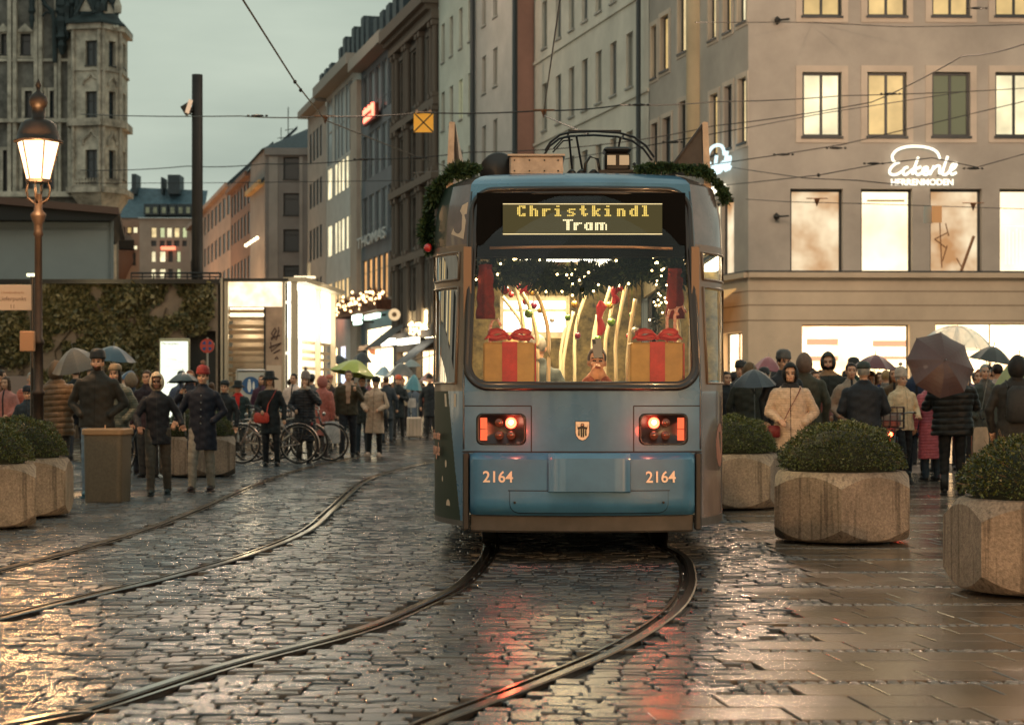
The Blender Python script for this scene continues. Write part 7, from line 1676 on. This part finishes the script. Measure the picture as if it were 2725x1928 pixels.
    def cf(co, nr):
        if puffer:
            ph = (np.cos(2*pi*co[:, 2]/puffer+.3*np.sin(6*co[:, 0]))); co = co+nr*(.012*np.sqrt(np.abs(ph))-.006)[:, None]*(1.25 if puffer > .1 else .8)
        z = co[:, 2]; wv = np.sin(co[:, 0]*37+z*23+sd0)*np.sin(z*31+co[:, 1]*29+sd0*2)+.7*np.sin(co[:, 0]*17-z*47+sd0)
        return co+nr*(wv*.003)[:, None]
    zc = zip_ or tuple(c_*.45 for c_ in coat)
    def cm_(c, n):
        mi = np.zeros(len(c)); mi[(np.abs(c[:, 0]) < .007) & (n[:, 1] < -.3)] = 1
        if scarf: mi[(c[:, 2] > 1.47) & (c[:, 1] < .05) & (np.abs(c[:, 0]) < .12)] = 2
        if collar == 'open': mi[(np.abs(c[:, 0]) < .035+.05*(c[:, 2]-1.1)) & (n[:, 1] < -.2) & (c[:, 2] > 1.1)] = 2
        return mi
    finish(cb_, v*1.15, 'jacket', [cmat(coat, 'shell' if puffer else 'cloth'), cmat(zc), cmat(scarf or (.3, .03, .02))], root, 2, cf, cm_)
    if buttons:
        bb = MB()
        for z in (.98, 1.08, 1.18, 1.28, 1.38): bb.ell((.01, -.138, z), (.011, .006, .011), 8, 6)
        bb.build('buttons', M_STEEL, root)
    # ---- trousers
    if clen > .18:
        tb_ = MB(); ext = .042
        for L in legs:
            if sit: caps(tb_, L, [.105, .08, .07], 12)
            else: caps(tb_, [L[0], L[1], L[2]+Vector((0, 0, -.02))], [.100, .074, .058 if not boots else .05], 12)
        tb_.loft([[(rx*w*cos(a), ry*sin(a)+.01, z) for a in np.linspace(0, 2*pi, 18, endpoint=False)] for z, rx, ry in ((.84, .14, .11), (.93, .168, .118), (1.02, .150, .11))])
        def tf(co, nr):
            z = co[:, 2]; return co+nr*(np.sin(z*52+co[:, 0]*20+sd0)*np.sin(z*19+sd0)*.004)[:, None]
        finish(tb_, v*1.3, 'trousers', [cmat(trousers)], root, 2, tf)
    sm = cmat(shoes, 'shell')
    for L in legs:
        a = L[-1]; sb = MB(); fz = 0 if not sit else a.z-.10
        sb.ell((a.x, a.y-.075, fz+.045), (.046, .13, .045), 12, 8); sb.ell((a.x, a.y-.0, fz+.055), (.042, .06, .06), 12, 8)
        if boots: sb.tube([(a.x, a.y, fz+.06), (a.x, a.y, fz+.27)], [.055, .062], 12)
        sb.box(a.x-.047, a.x+.047, a.y-.195, a.y+.055, fz+.0, fz+.022, 0, .015)
        sb.build('shoe', sm, root, True)
    # ---- hats
    hmt = cmat(hatc, 'knit')
    hh = MB()
    if hat == 'beanie' or hat == 'pompom' or hat == 'tall':
        zt = {'beanie': 1.825, 'pompom': 1.83, 'tall': 1.87}[hat]
        hh.lathe([(.094, 1.69), (.098, 1.70), (.099, 1.725), (.094, 1.735), (.094, 1.755), (.086, lerp(1.755, zt, .5)), (.055, lerp(1.755, zt, .88)), (.005, zt)], (0, .018, 0), 22, sy=1.12)
        o = hh.build('hat', hmt, root, True)
        if hat != 'beanie':
            q = MB(); r3 = random.Random(3)
            for i in range(260):
                dv = Vector((r3.gauss(0, 1), r3.gauss(0, 1), r3.gauss(0, 1))).normalized(); a = dv.orthogonal().normalized()*.006; c0 = Vector((0, .02, zt+.03)); q.add([c0+a, c0+dv*.045, c0-a], [(0, 1, 2)])
            q.ell((0, .02, zt+.03), (.028, .028, .028), 10, 8); q.build('pompom', cmat((.35, .22, .16) if hat == 'pompom' else hatc), o)
    elif hat == 'bucket':
        hh.lathe([(.175, 1.668), (.178, 1.672), (.10, 1.735), (.098, 1.75), (.092, 1.83), (.07, 1.842), (.005, 1.845)], (0, .015, 0), 26, sy=1.05); hh.build('hat', hmt, root, True)
    elif hat == 'cap':
        hh.lathe([(.092, 1.70), (.094, 1.72), (.086, 1.765), (.055, 1.795), (.005, 1.80)], (0, .018, 0), 20, sy=1.12); hh.loft([[(x, -.07-dy, 1.705-.015*abs(x)/.07+dz) for x, dy in ((-.075, 0), (-.05, .06), (0, .075), (.05, .06), (.075, 0))] for dz in (0, .006)], closed=False, cap=False); hh.build('hat', hmt, root, True)
    if hood or hat == 'hood':
        hc = hood or hatc; hb = MB(); N1, N2 = 28, 20; V = []; F = []
        c = Vector((0, .022, 1.655)); R = (.112, .135, .142)
        for i in range(N2+1):
            for j in range(N1):
                th = 2*pi*j/N1; ph = -pi/2+pi*i/N2; V.append((c.x+R[0]*cos(ph)*sin(th), c.y-R[1]*cos(ph)*cos(th), c.z+R[2]*sin(ph)+(.02*max(0, sin(ph))**3)))
        for i in range(N2):
            for j in range(N1):
                q = (i*N1+j, i*N1+(j+1) % N1, (i+1)*N1+(j+1) % N1, (i+1)*N1+j); m = sum((Vector(V[t]) for t in q), Vector())/4-c
                if m.y < -.055 and abs(m.x) < .074 and -.11 < m.z < .088: continue
                F.append(q)
        me = bpy.data.meshes.new('hood'); me.from_pydata(V, [], F); o = bpy.data.objects.new('hood', me); COL.objects.link(o); so2 = o.modifiers.new('s', 'SOLIDIFY'); so2.thickness = .018; so2.offset = -1
        ss = o.modifiers.new('u', 'SUBSURF'); ss.levels = 1
        dg = bpy.context.evaluated_depsgraph_get(); m2 = bpy.data.meshes.new_from_object(o.evaluated_get(dg)); bpy.data.objects.remove(o); m2.materials.clear(); m2.materials.append(cmat(hc))
        for p_ in m2.polygons: p_.use_smooth = True
        o = bpy.data.objects.new('hood', m2); COL.objects.link(o); o.parent = root
        if hat == 'fur':
            pass
    if hat == 'fur':
        q = MB(); r3 = random.Random(4)
        for i in range(700):
            a = r3.random()*2*pi; c0 = Vector((.085*sin(a), -.075, 1.655+.10*cos(a))); dv = Vector((sin(a)+r3.gauss(0, .4), -.3+r3.gauss(0, .4), cos(a)+r3.gauss(0, .4))).normalized(); b_ = dv.orthogonal().normalized()*.004; q.add([c0+b_, c0+dv*.045, c0-b_], [(0, 1, 2)])
        q.build('fur_trim', cmat((.22, .15, .09)), root)
    if glasses:
        q = MB()
        for s in (-1, 1): q.tube([(s*.03+.021*cos(a), -.092, 1.655+.017*sin(a)) for a in np.linspace(0, 2*pi, 13)], .0022, 5); q.tube([(s*.052, -.09, 1.66), (s*.078, .0, 1.655)], .0022, 4)
        q.tube([(-.01, -.093, 1.66), (.01, -.093, 1.66)], .0022, 4); q.build('glasses', M_BLACK, root)
    if bag == 'backpack':
        q = MB(); q.loft([[(.15*rx*cos(a), .155+.085*ry*sin(a), z) for a in np.linspace(0, 2*pi, 18, endpoint=False)] for z, rx, ry in ((1.0, .6, .5), (1.03, .95, .95), (1.2, 1, 1), (1.38, .9, .85), (1.44, .5, .5))])
        bo = q.build('backpack', cmat((.03, .03, .03)), root, True)
        q = MB()
        for s in (-1, 1): q.tube([(s*.12, .12, 1.42), (s*.13, .02, 1.50), (s*.13, -.10, 1.42), (s*.14, -.15, 1.25), (s*.15, -.05, 1.12), (s*.14, .12, 1.08)], .013, 6)
        q.build('strap', M_BLACK, bo)
    if bag in ('cross_red', 'cross_dark'):
        col_ = (.50, .06, .04) if bag == 'cross_red' else (.16, .02, .02)
        bx = -.15 if bag == 'cross_red' else -.22; bz = .93 if bag == 'cross_red' else .92
        q = MB()
        if bag == 'cross_red': q.loft([[(bx+.15*rx*cos(a), -.20+.04*ry*sin(a), z) for a in np.linspace(0, 2*pi, 18, endpoint=False)] for z, rx, ry in ((bz-.10, .7, .6), (bz-.07, .98, .95), (bz+.03, 1, 1), (bz+.09, .85, .8), (bz+.105, .7, .4))])
        else: q.box(bx-.08, bx+.08, -.2, -.14, bz-.1, bz+.06, 0, .02)
        bo = q.build('shoulder_bag', cmat(col_, 'shell'), root, True)
        q = MB(); P = [(bx+.10, -.20, bz+.05), (-.02, -.175, 1.18), (.06, -.165, 1.32), (.12, -.12, 1.44), (.13, .0, 1.49), (.10, .1, 1.44), (-.05, .17, 1.2), (bx, .0, .98)]
        P = catmull(P, 4); q.loft([[p+Vector((-.011, 0, -.011)), p+Vector((.011, 0, .011)), p+Vector((.011, .006, .011)), p+Vector((-.011, .006, -.011))] for p in P]); q.build('strap', cmat(col_, 'shell'), bo)
    if bag == 'shoulder':
        q = MB(); q.loft([[(.27+.05*ry*sin(a), -.02+.14*rx*cos(a), z) for a in np.linspace(0, 2*pi, 14, endpoint=False)] for z, rx, ry in ((.84, .7, .6), (.88, 1, 1), (1.0, 1, 1), (1.08, .7, .5))]); bo = q.build('handbag', cmat((.015, .02, .025), 'shell'), root, True)
        q = MB(); q.tube([(.27, -.08, 1.05), (.21, -.09, 1.35), (.19, -.02, 1.49), (.21, .07, 1.35), (.27, .06, 1.05)], .009, 6); q.build('strap', M_BLACK, bo)
    return root
def P(*a, **k): return person(*a, **k)
# ---- left foreground group
P(255, 22.9, 1.76, 0, ('pocket', 'pocket'), (.022, .020, .016), .86, 0, (.16, .21, .26), 'beanie', (.022, .022, .022), 'brown', beard=True, wide=1.22, shoes=(.05, .13, .17), lab='bearded man in black beanie, dark jacket and light jeans standing behind the bin')
P(312, 24.2, 1.62, -8, ('down', 'pocket'), (.115, .115, .085), .62, .07, (.02, .02, .02), 'cap', (.24, .17, .10), 'dark', .25, lab='woman in patterned cap and grey green long coat beside the bearded man')
P(152, 24.9, 1.66, 175, ('front', 'raise'), (.125, .080, .045), .75, .16, (.03, .03, .03), None, (0, 0, 0), 'brown', wide=1.28, hood=(.13, .085, .05), lab='person in brown puffer jacket seen from behind beside the lamp post')
P(74, 27.5, 1.34, 5, ('down', 'down'), (.02, .03, .04), .72, 0, (.02, .02, .03), 'beanie', (.01, .012, .02), 'dark', glasses=True, lab='child in dark cap and dark jacket left of the lamp post')
P(78, 30.5, 1.60, 20, ('down', 'hold'), (.55, .16, .10), .8, .09, (.05, .06, .08), None, (0, 0, 0), 'grey', lab='grey haired person in salmon jacket behind the child with the cap')
P(0, 33, 1.66, 90, ('down', 'down'), (.16, .06, .03), .7, 0, (.02, .03, .03), None, (0, 0, 0), 'dark', lab='person in rust brown coat cut off by the left edge')
P(424, 23.5, 1.50, 6, ('reach', 'link'), (.014, .014, .018), .74, 0, (.075, .06, .045), 'hood', (.56, .42, .28), 'dark', skin=1, stride=.30, hood=(.56, .42, .28), collar='none', shoes=(.03, .04, .04), lab='youth in cream hood and black parka walking beside the red beanie', zip_=(.03, .03, .03))
P(536, 24.3, 1.58, -4, ('link', 'pocket'), (.012, .015, .026), .60, 0, (.24, .225, .19), 'pompom', (.28, .035, .03), 'brown', stride=.26, buttons=True, shoes=(.03, .02, .02), wide=1.12, lab='smiling woman in red pompom beanie, navy coat and pale trousers')
P(396, 28.2, 1.60, -10, ('down', 'down'), (.035, .018, .022), .8, 0, (.03, .03, .03), None, (0, 0, 0), 'brown', lab='short haired man in dark maroon jacket behind the cream hood')
P(350, 29.5, 1.55, 160, ('down', 'down'), (.02, .03, .045), .7, 0, (.03, .03, .04), 'fur', (.2, .15, .1), 'blond', hood=(.2, .14, .09), lab='person with fur hood seen from behind between two umbrellas')
P(508, 29.8, 1.62, 10, ('raise', 'down'), (.02, .02, .03), .7, 0, (.03, .03, .03), None, (0, 0, 0), 'red', .2, lab='red haired woman half hidden behind the red pompom beanie')
P(592, 30.2, 1.45, -8, ('down', 'down'), (.014, .018, .022), .6, 0, (.20, .15, .10), 'cap', (.015, .02, .022), 'dark', lab='person in black flat cap and dark coat behind the navy coated woman')
P(634, 36.0, 1.44, 0, ('pocket', 'down'), (.022, .035, .035), .7, 0, (.03, .03, .03), 'bucket', (.012, .014, .014), 'dark', wide=1.15, collar='open', scarf=(.55, .02, .015), lab='woman in black brimmed hat with bright red scarf and dark open coat')
# ---- middle group
P(723, 32.5, 1.58, 0, ('hold', 'down'), (.010, .013, .015), .62, 0, (.012, .012, .014), 'bucket', (.010, .012, .012), 'brown', .2, boots=True, scarf=(.35, .22, .14), bag='cross_red', lab='woman in black bucket hat and black coat with coral shoulder bag')
P(810, 33.9, 1.58, -5, ('hold', 'face'), (.018, .018, .022), .45, .11, (.02, .02, .02), 'tall', (.22, .17, .15), 'brown', .1, scarf=(.3, .22, .16), wide=1.12, lab='woman in grey knit hat and long black puffer coat with hand at her mouth')
P(855, 36.2, 1.56, 150, ('bag', 'hold'), (.42, .12, .09), .50, .08, (.05, .03, .03), None, (0, 0, 0), 'red', wide=1.1, hood=(.40, .13, .10), lab='person in long salmon puffer coat seen from behind')
P(924, 37.0, 1.70, 4, ('bag', 'raise'), (.050, .038, .020), .86, 0, (.018, .018, .022), None, (0, 0, 0), 'brown', stride=.2, wide=1.15, collar='open', scarf=(.4, .25, .17), lab='man in dark brown leather jacket under the yellow green umbrella')
P(965, 38.4, 1.58, -6, ('down', 'down'), (.03, .03, .025), .7, 0, (.03, .04, .05), None, (0, 0, 0), 'dark', lab='dark clad person between the leather jacket and the beige coat')
P(995, 37.6, 1.55, -12, ('hold', 'hold'), (.48, .33, .23), .52, .10, (.012, .012, .012), 'beanie', (.012, .012, .012), 'dark', stride=.12, shoes=(.6, .42, .32), bag='shoulder', lab='woman in beige quilted coat, black hat and pale shoes with black handbag')
P(1060, 50.0, 1.68, 0, ('phone', 'phone'), (.012, .018, .02), .62, 0, (.02, .02, .02), 'beanie', (.62, .12, .06), 'dark', stride=.2, boots=True, lab='man in orange beanie and black coat looking at his phone')
P(1147, 52.0, 1.72, 0, ('down', 'down'), (.012, .016, .02), .6, 0, (.02, .02, .02), 'beanie', (.01, .012, .015), 'dark', lab='dark clad person close to the left flank of the tram')
P(1030, 47.5, 1.66, 170, ('down', 'down'), (.03, .04, .05), .62, 0, (.03, .04, .05), None, (0, 0, 0), 'brown', lab='person in slate jacket behind the beige coated woman')
P(880, 44.5, 1.66, 5, ('down', 'down'), (.03, .02, .02), .7, 0, (.02, .02, .02), 'cap', (.45, .15, .10), 'brown', lab='person in salmon cap left of the leather jacket man')
P(867, 40.5, 1.52, 20, ('down', 'down'), (.05, .03, .03), .6, 0, (.02, .02, .02), None, (0, 0, 0), 'dark', .3, lab='dark long haired woman right of the salmon coat')
# ---- right group
P(2106, 22.4, 1.60, -8, ('hold', 'pocket'), (.58, .40, .28), .66, .062, (.03, .03, .04), 'hood', (.010, .010, .010), 'dark', hood=(.010, .010, .010), wide=1.12, zip_=(.05, .03, .03), bag='cross_dark', scarf=(.02, .015, .015), collar='none', lab='woman in pale pink quilted jacket and black hood with dark red bag strap')
P(2078, 24.2, 1.78, 18, ('down', 'down'), (.016, .018, .022), .8, 0, (.02, .02, .02), 'beanie', (.09, .085, .08), 'dark', glasses=True, wide=1.15, lab='man with glasses and grey beanie behind the pale pink jacket')
P(2140, 24.8, 1.76, 168, ('down', 'down'), (.065, .055, .035), .7, 0, (.02, .02, .02), None, (0, 0, 0), 'brown', hood=(.15, .10, .075), wide=1.28, lab='person in brown hood and olive coat right behind the pale pink jacket')
P(2212, 27.0, 1.82, -10, ('down', 'down'), (.025, .025, .02), .5, 0, (.02, .02, .02), 'hood', (.035, .035, .03), 'dark', beard=True, hood=(.035, .035, .03), wide=1.35, scarf=(.3, .16, .08), lab='bearded man in pointed dark hood and rain cape before the bright shop window')
P(2300, 23.0, 1.63, 178, ('hold', 'hold'), (.016, .02, .028), .62, 0, (.02, .02, .025), 'cap', (.04, .05, .045), 'grey', wide=1.3, lab='person in dark cap and dark blue coat seen from behind right of the middle planter')
P(2322, 27.6, 1.55, 0, ('down', 'down'), (.03, .03, .03), .7, 0, (.02, .02, .02), 'fur', (.2, .1, .05), 'red', hood=(.06, .035, .025), lab='face in a fur trimmed brown hood beside the dark cap')
P(2362, 29.5, 1.62, 165, ('down', 'down'), (.19, .17, .15), .7, 0, (.03, .03, .03), None, (0, 0, 0), 'blond', lab='light haired person in grey jacket seen from behind under the burgundy umbrella')
P(2405, 26.6, 1.56, 28, ('down', 'hold'), (.62, .45, .28), .84, 0, (.012, .012, .014), 'tall', (.45, .36, .29), 'grey', stride=.25, skin=0, scarf=(.55, .4, .25), wide=1.18, lab='woman in cream fleece jacket and grey knitted hat near the bicycle')
P(2478, 27.2, 1.52, 200, ('down', 'down'), (.42, .10, .12), .38, .10, (.02, .035, .05), None, (0, 0, 0), 'brown', hood=(.4, .1, .12), lab='person in long rose coat half hidden by the black puffer jacket')
P(2535, 23.6, 1.64, 172, ('raise', 'raise'), (.014, .014, .014), .80, .165, (.010, .010, .011), None, (0, 0, 0), 'dark', wide=1.45, boots=True, lab='broad person in black puffer jacket seen from behind below the maroon umbrella')
P(2632, 25.6, 1.66, -6, ('pocket', 'pocket'), (.05, .055, .045), .62, 0, (.03, .04, .045), None, (0, 0, 0), 'grey', wide=1.15, collar='open', scarf=(.09, .08, .07), lab='grey haired smiling man in dark green jacket under the black umbrella')
P(2604, 26.6, 1.60, -20, ('down', 'down'), (.03, .03, .03), .7, 0, (.03, .03, .03), None, (0, 0, 0), 'red', lab='person whose face peeks out left of the smiling grey haired man')
P(2700, 21.2, 1.66, 176, ('down', 'down'), (.022, .02, .018), .62, 0, (.02, .02, .02), None, (0, 0, 0), 'dark', hood=(.016, .015, .015), wide=1.3, bag='backpack', lab='hooded person with backpack seen from behind at the right edge')
P(2000, 26.4, 1.66, 172, ('down', 'down'), (.03, .03, .022), .62, 0, (.02, .02, .02), 'fur', (.15, .1, .05), 'brown', hood=(.13, .075, .035), wide=1.35, lab='person in brown fur hood seen from behind at the navy umbrella')
P(1938, 27.6, 1.58, 20, ('down', 'raise'), (.015, .017, .02), .62, 0, (.02, .02, .02), None, (0, 0, 0), 'dark', lab='dark haired person between the tram and the navy umbrella')
# ---- passengers
P(0, 20, 1.66, 0, ('face', 'face'), (.30, .09, .05), .86, 0, (.03, .03, .05), None, (0, 0, 0), 'brown', lab='passenger holding a phone up behind the tram rear window, between the gift boxes', loc=(PX(1578, 14.75), 14.95, -.02), vox=.009, sit=True)
P(0, 20, 1.62, 170, ('down', 'down'), (.05, .06, .06), .86, 0, (.03, .03, .04), None, (0, 0, 0), 'grey', lab='light haired passenger seen from behind above the left gift box', loc=(PX(1432, 16.0), 16.4, .16), vox=.014)
P(0, 20, 1.60, 150, ('down', 'down'), (.16, .12, .09), .86, 0, (.03, .03, .04), None, (0, 0, 0), 'blond', lab='passenger further inside the tram near the left gift box bow', loc=(PX(1358, 17.2), 17.4, .22), vox=.014)
# phone, suitcase, bags
ph = MB(); ph.box(-.036, .036, -.004, .004, -.075, .075, 0, .004); ph.box(-.03, -.008, -.006, -.004, .035, .068, 1); o = ph.build('phone', [mat('phone_grey', (.3, .3, .3), .25, .3), M_BLACK]); o.location = (PX(1590, 14.5), 14.52, 1.63); o.rotation_euler = (0, radians(-6), 0); tag(o, 'smartphone held up by the passenger behind the rear window', 'phone')
sc_ = thing('suitcase', 'cream hard shell suitcase on wheels beside the man in the orange beanie', 'suitcase', (PX(1103, 50.8), 50.8, 0), radians(8))
q = MB(); q.box(-.20, .20, -.13, .13, .05, .60, 0, .04); q.build('shell', mat('suitcase_cream', (.55, .42, .32), .35, coat=.4), sc_, False)
q = MB(); 
for x in (-.15, -.05, .05, .15): q.box(x-.01, x+.01, -.136, -.13, .1, .55)
q.build('ridge', mat('suitcase_ridge', (.4, .3, .22), .4), sc_)
q = MB(); q.tube([(-.09, 0, .6), (-.09, 0, .98), (.09, 0, .98), (.09, 0, .6)], .012, 6); q.build('handle', M_STEEL, sc_)
for x in (-.15, .15):
    q = MB(); q.ell((x, 0, .03), (.02, .03, .03), 8, 6); q.build('wheel', M_BLACK, sc_)
def carrier(px, d, w, h, z, col, lab):
    t = thing('carrier_bag', lab, 'bag', (PX(px, d), d, z)); q = MB(); q.loft([[(w/2*k*x, .05*k*y, zz) for x, y in ((-1, -1), (1, -1), (1, 1), (-1, 1))] for zz, k in ((0, .9), (h*.1, 1), (h*.7, .97), (h, .8))]); q.build('sack', mat('bag_%d' % int(col[0]*999), col, .4, nscale=9), t)
    q = MB(); q.tube([(-w*.2, 0, h*.98), (-w*.12, 0, h*1.25), (w*.12, 0, h*1.25), (w*.2, 0, h*.98)], .006, 5); q.build('handle', M_BLACK, t)
carrier(884, 36.0, .30, .42, .30, (.5, .42, .38), 'pale plastic carrier bag held by the person in the salmon coat')
carrier(1096, 50.0, .22, .25, .86, (.45, .4, .36), 'small pale bag above the cream suitcase')
carrier(2608, 23.5, .20, .40, .45, (.30, .24, .18), 'pale paper bag hanging at the side of the black puffer jacket')
# ---- distant crowd: copies of a few simple figures
grp = 'distant crowd in the street'
protos = [person(0, 60, 1.72, 0, ('down', 'down'), (.03, .03, .035), .6, 0, (.02, .02, .025), 'beanie', (.03, .03, .03), 'dark', lab='x', vox=.03, grp=grp, loc=(0, 0, 0)),
          person(0, 60, 1.68, 180, ('down', 'hold'), (.03, .03, .035), .55, 0, (.02, .02, .025), None, (0, 0, 0), 'brown', .2, lab='x', vox=.03, grp=grp, loc=(0, 0, 0)),
          person(0, 60, 1.74, 20, ('pocket', 'down'), (.03, .03, .035), .8, 0, (.02, .02, .025), None, (0, 0, 0), 'dark', stride=.3, lab='x', vox=.03, grp=grp, loc=(0, 0, 0))]
CROWD = [(1968, 28.5), (2172, 26), (2258, 25.6), (2438, 28.6), (2572, 27.2), (2662, 28), (2030, 29), (2385, 27.8), (760+600-490, 68), (892, 74), (905, 58), (917, 82), (934, 66), (948, 75), (962, 60), (980, 84), (1004, 70), (1018, 62), (1034, 90), (1046, 72), (1070, 64), (1084, 78), (1098, 58), (1112, 69), (1126, 86), (1138, 61), (1152, 74), (1020, 110), (1060, 120), (1100, 105), (985, 115), (1140, 118), (2180, 36), (2255, 34), (2330, 38), (2440, 40), (1985, 40), (2570, 36), (205, 36), (240, 38), (700, 42), (775, 44), (1955, 33), (2040, 31), (2165, 31), (2270, 29.5), (2345, 33), (2385, 31), (2450, 33), (2500, 30), (2560, 31), (2600, 33), (2665, 29), (2700, 31), (2060, 38), (2140, 42), (2300, 44), (2640, 40), (20, 30), (330, 38), (480, 40), (560, 39), (780, 39), (830, 46)]
rn = random.Random(9); CC0 = [(.03, .04, .05, 'dark grey'), (.25, .08, .06, 'brick red'), (.30, .22, .16, 'beige'), (.02, .03, .06, 'navy'), (.08, .09, .06, 'olive'), (.4, .3, .25, 'pale'), (.02, .02, .02, 'black'), (.14, .09, .05, 'brown'), (.09, .03, .06, 'plum'), (.02, .09, .10, 'teal'), (.3, .18, .04, 'mustard'), (.22, .09, .03, 'rust'), (.5, .42, .3, 'cream'), (.02, .06, .03, 'bottle green'), (.03, .06, .2, 'royal blue'), (.4, .15, .16, 'pink'), (.12, .13, .14, 'mid grey'), (.25, .16, .09, 'tan'), (.2, .15, .25, 'lilac'), (.13, .015, .025, 'burgundy'), (.36, .29, .2, 'sand'), (.05, .07, .02, 'moss green'), (.06, .08, .11, 'slate blue'), (.10, .05, .03, 'chestnut'), (.28, .3, .3, 'silver grey')]
mods = [(.12, .04, .03, 'maroon'), (.07, .07, .03, 'khaki'), (.03, .02, .05, 'aubergine'), (.33, .2, .12, 'camel'), (.1, .13, .15, 'steel blue'), (.02, .04, .035, 'dark green'), (.45, .35, .3, 'pale rose')]
CC = CC0+mods+[(c[0]*.6, c[1]*.6, c[2]*.6, 'deep '+c[3]) for c in CC0]+[(c[0]*1.5+.04, c[1]*1.5+.04, c[2]*1.5+.04, 'faded '+c[3]) for c in CC0[:16]]
WHERE = {0: 'in the crowd down the street left of the tram', 1: 'among the people before the lit shop at the right', 2: 'in the left background'}
used_ = {}
first = set()
for i, (px, d) in enumerate(CROWD):
    k = i % 3; c = CC[i % len(CC)]
    if k in first: o = copy_tree(protos[k])
    else: o = protos[k]; first.add(k)
    o.location = (PX(px, d), d, 0); o.rotation_euler.z = radians(rn.choice([0, 170, 20, -15, 190])); s_ = o.scale[0]*rn.uniform(.92, 1.05); o.scale = (s_, s_, s_)
    reg = 1 if px > 1900 else (2 if px < 800 else 0)
    for ch in kids(o):
        if ch.name.startswith('jacket'):
            ch.data = ch.data if o is protos[k] else ch.data
            ch.material_slots[0].link = 'OBJECT'; ch.material_slots[0].material = cmat(c[:3])
    dist = 'nearer' if d < 66 else ('middle' if d < 85 else 'farthest')
    o['label'] = 'person in %s coat %s' % (c[3], WHERE[reg]); o['category'] = 'person'
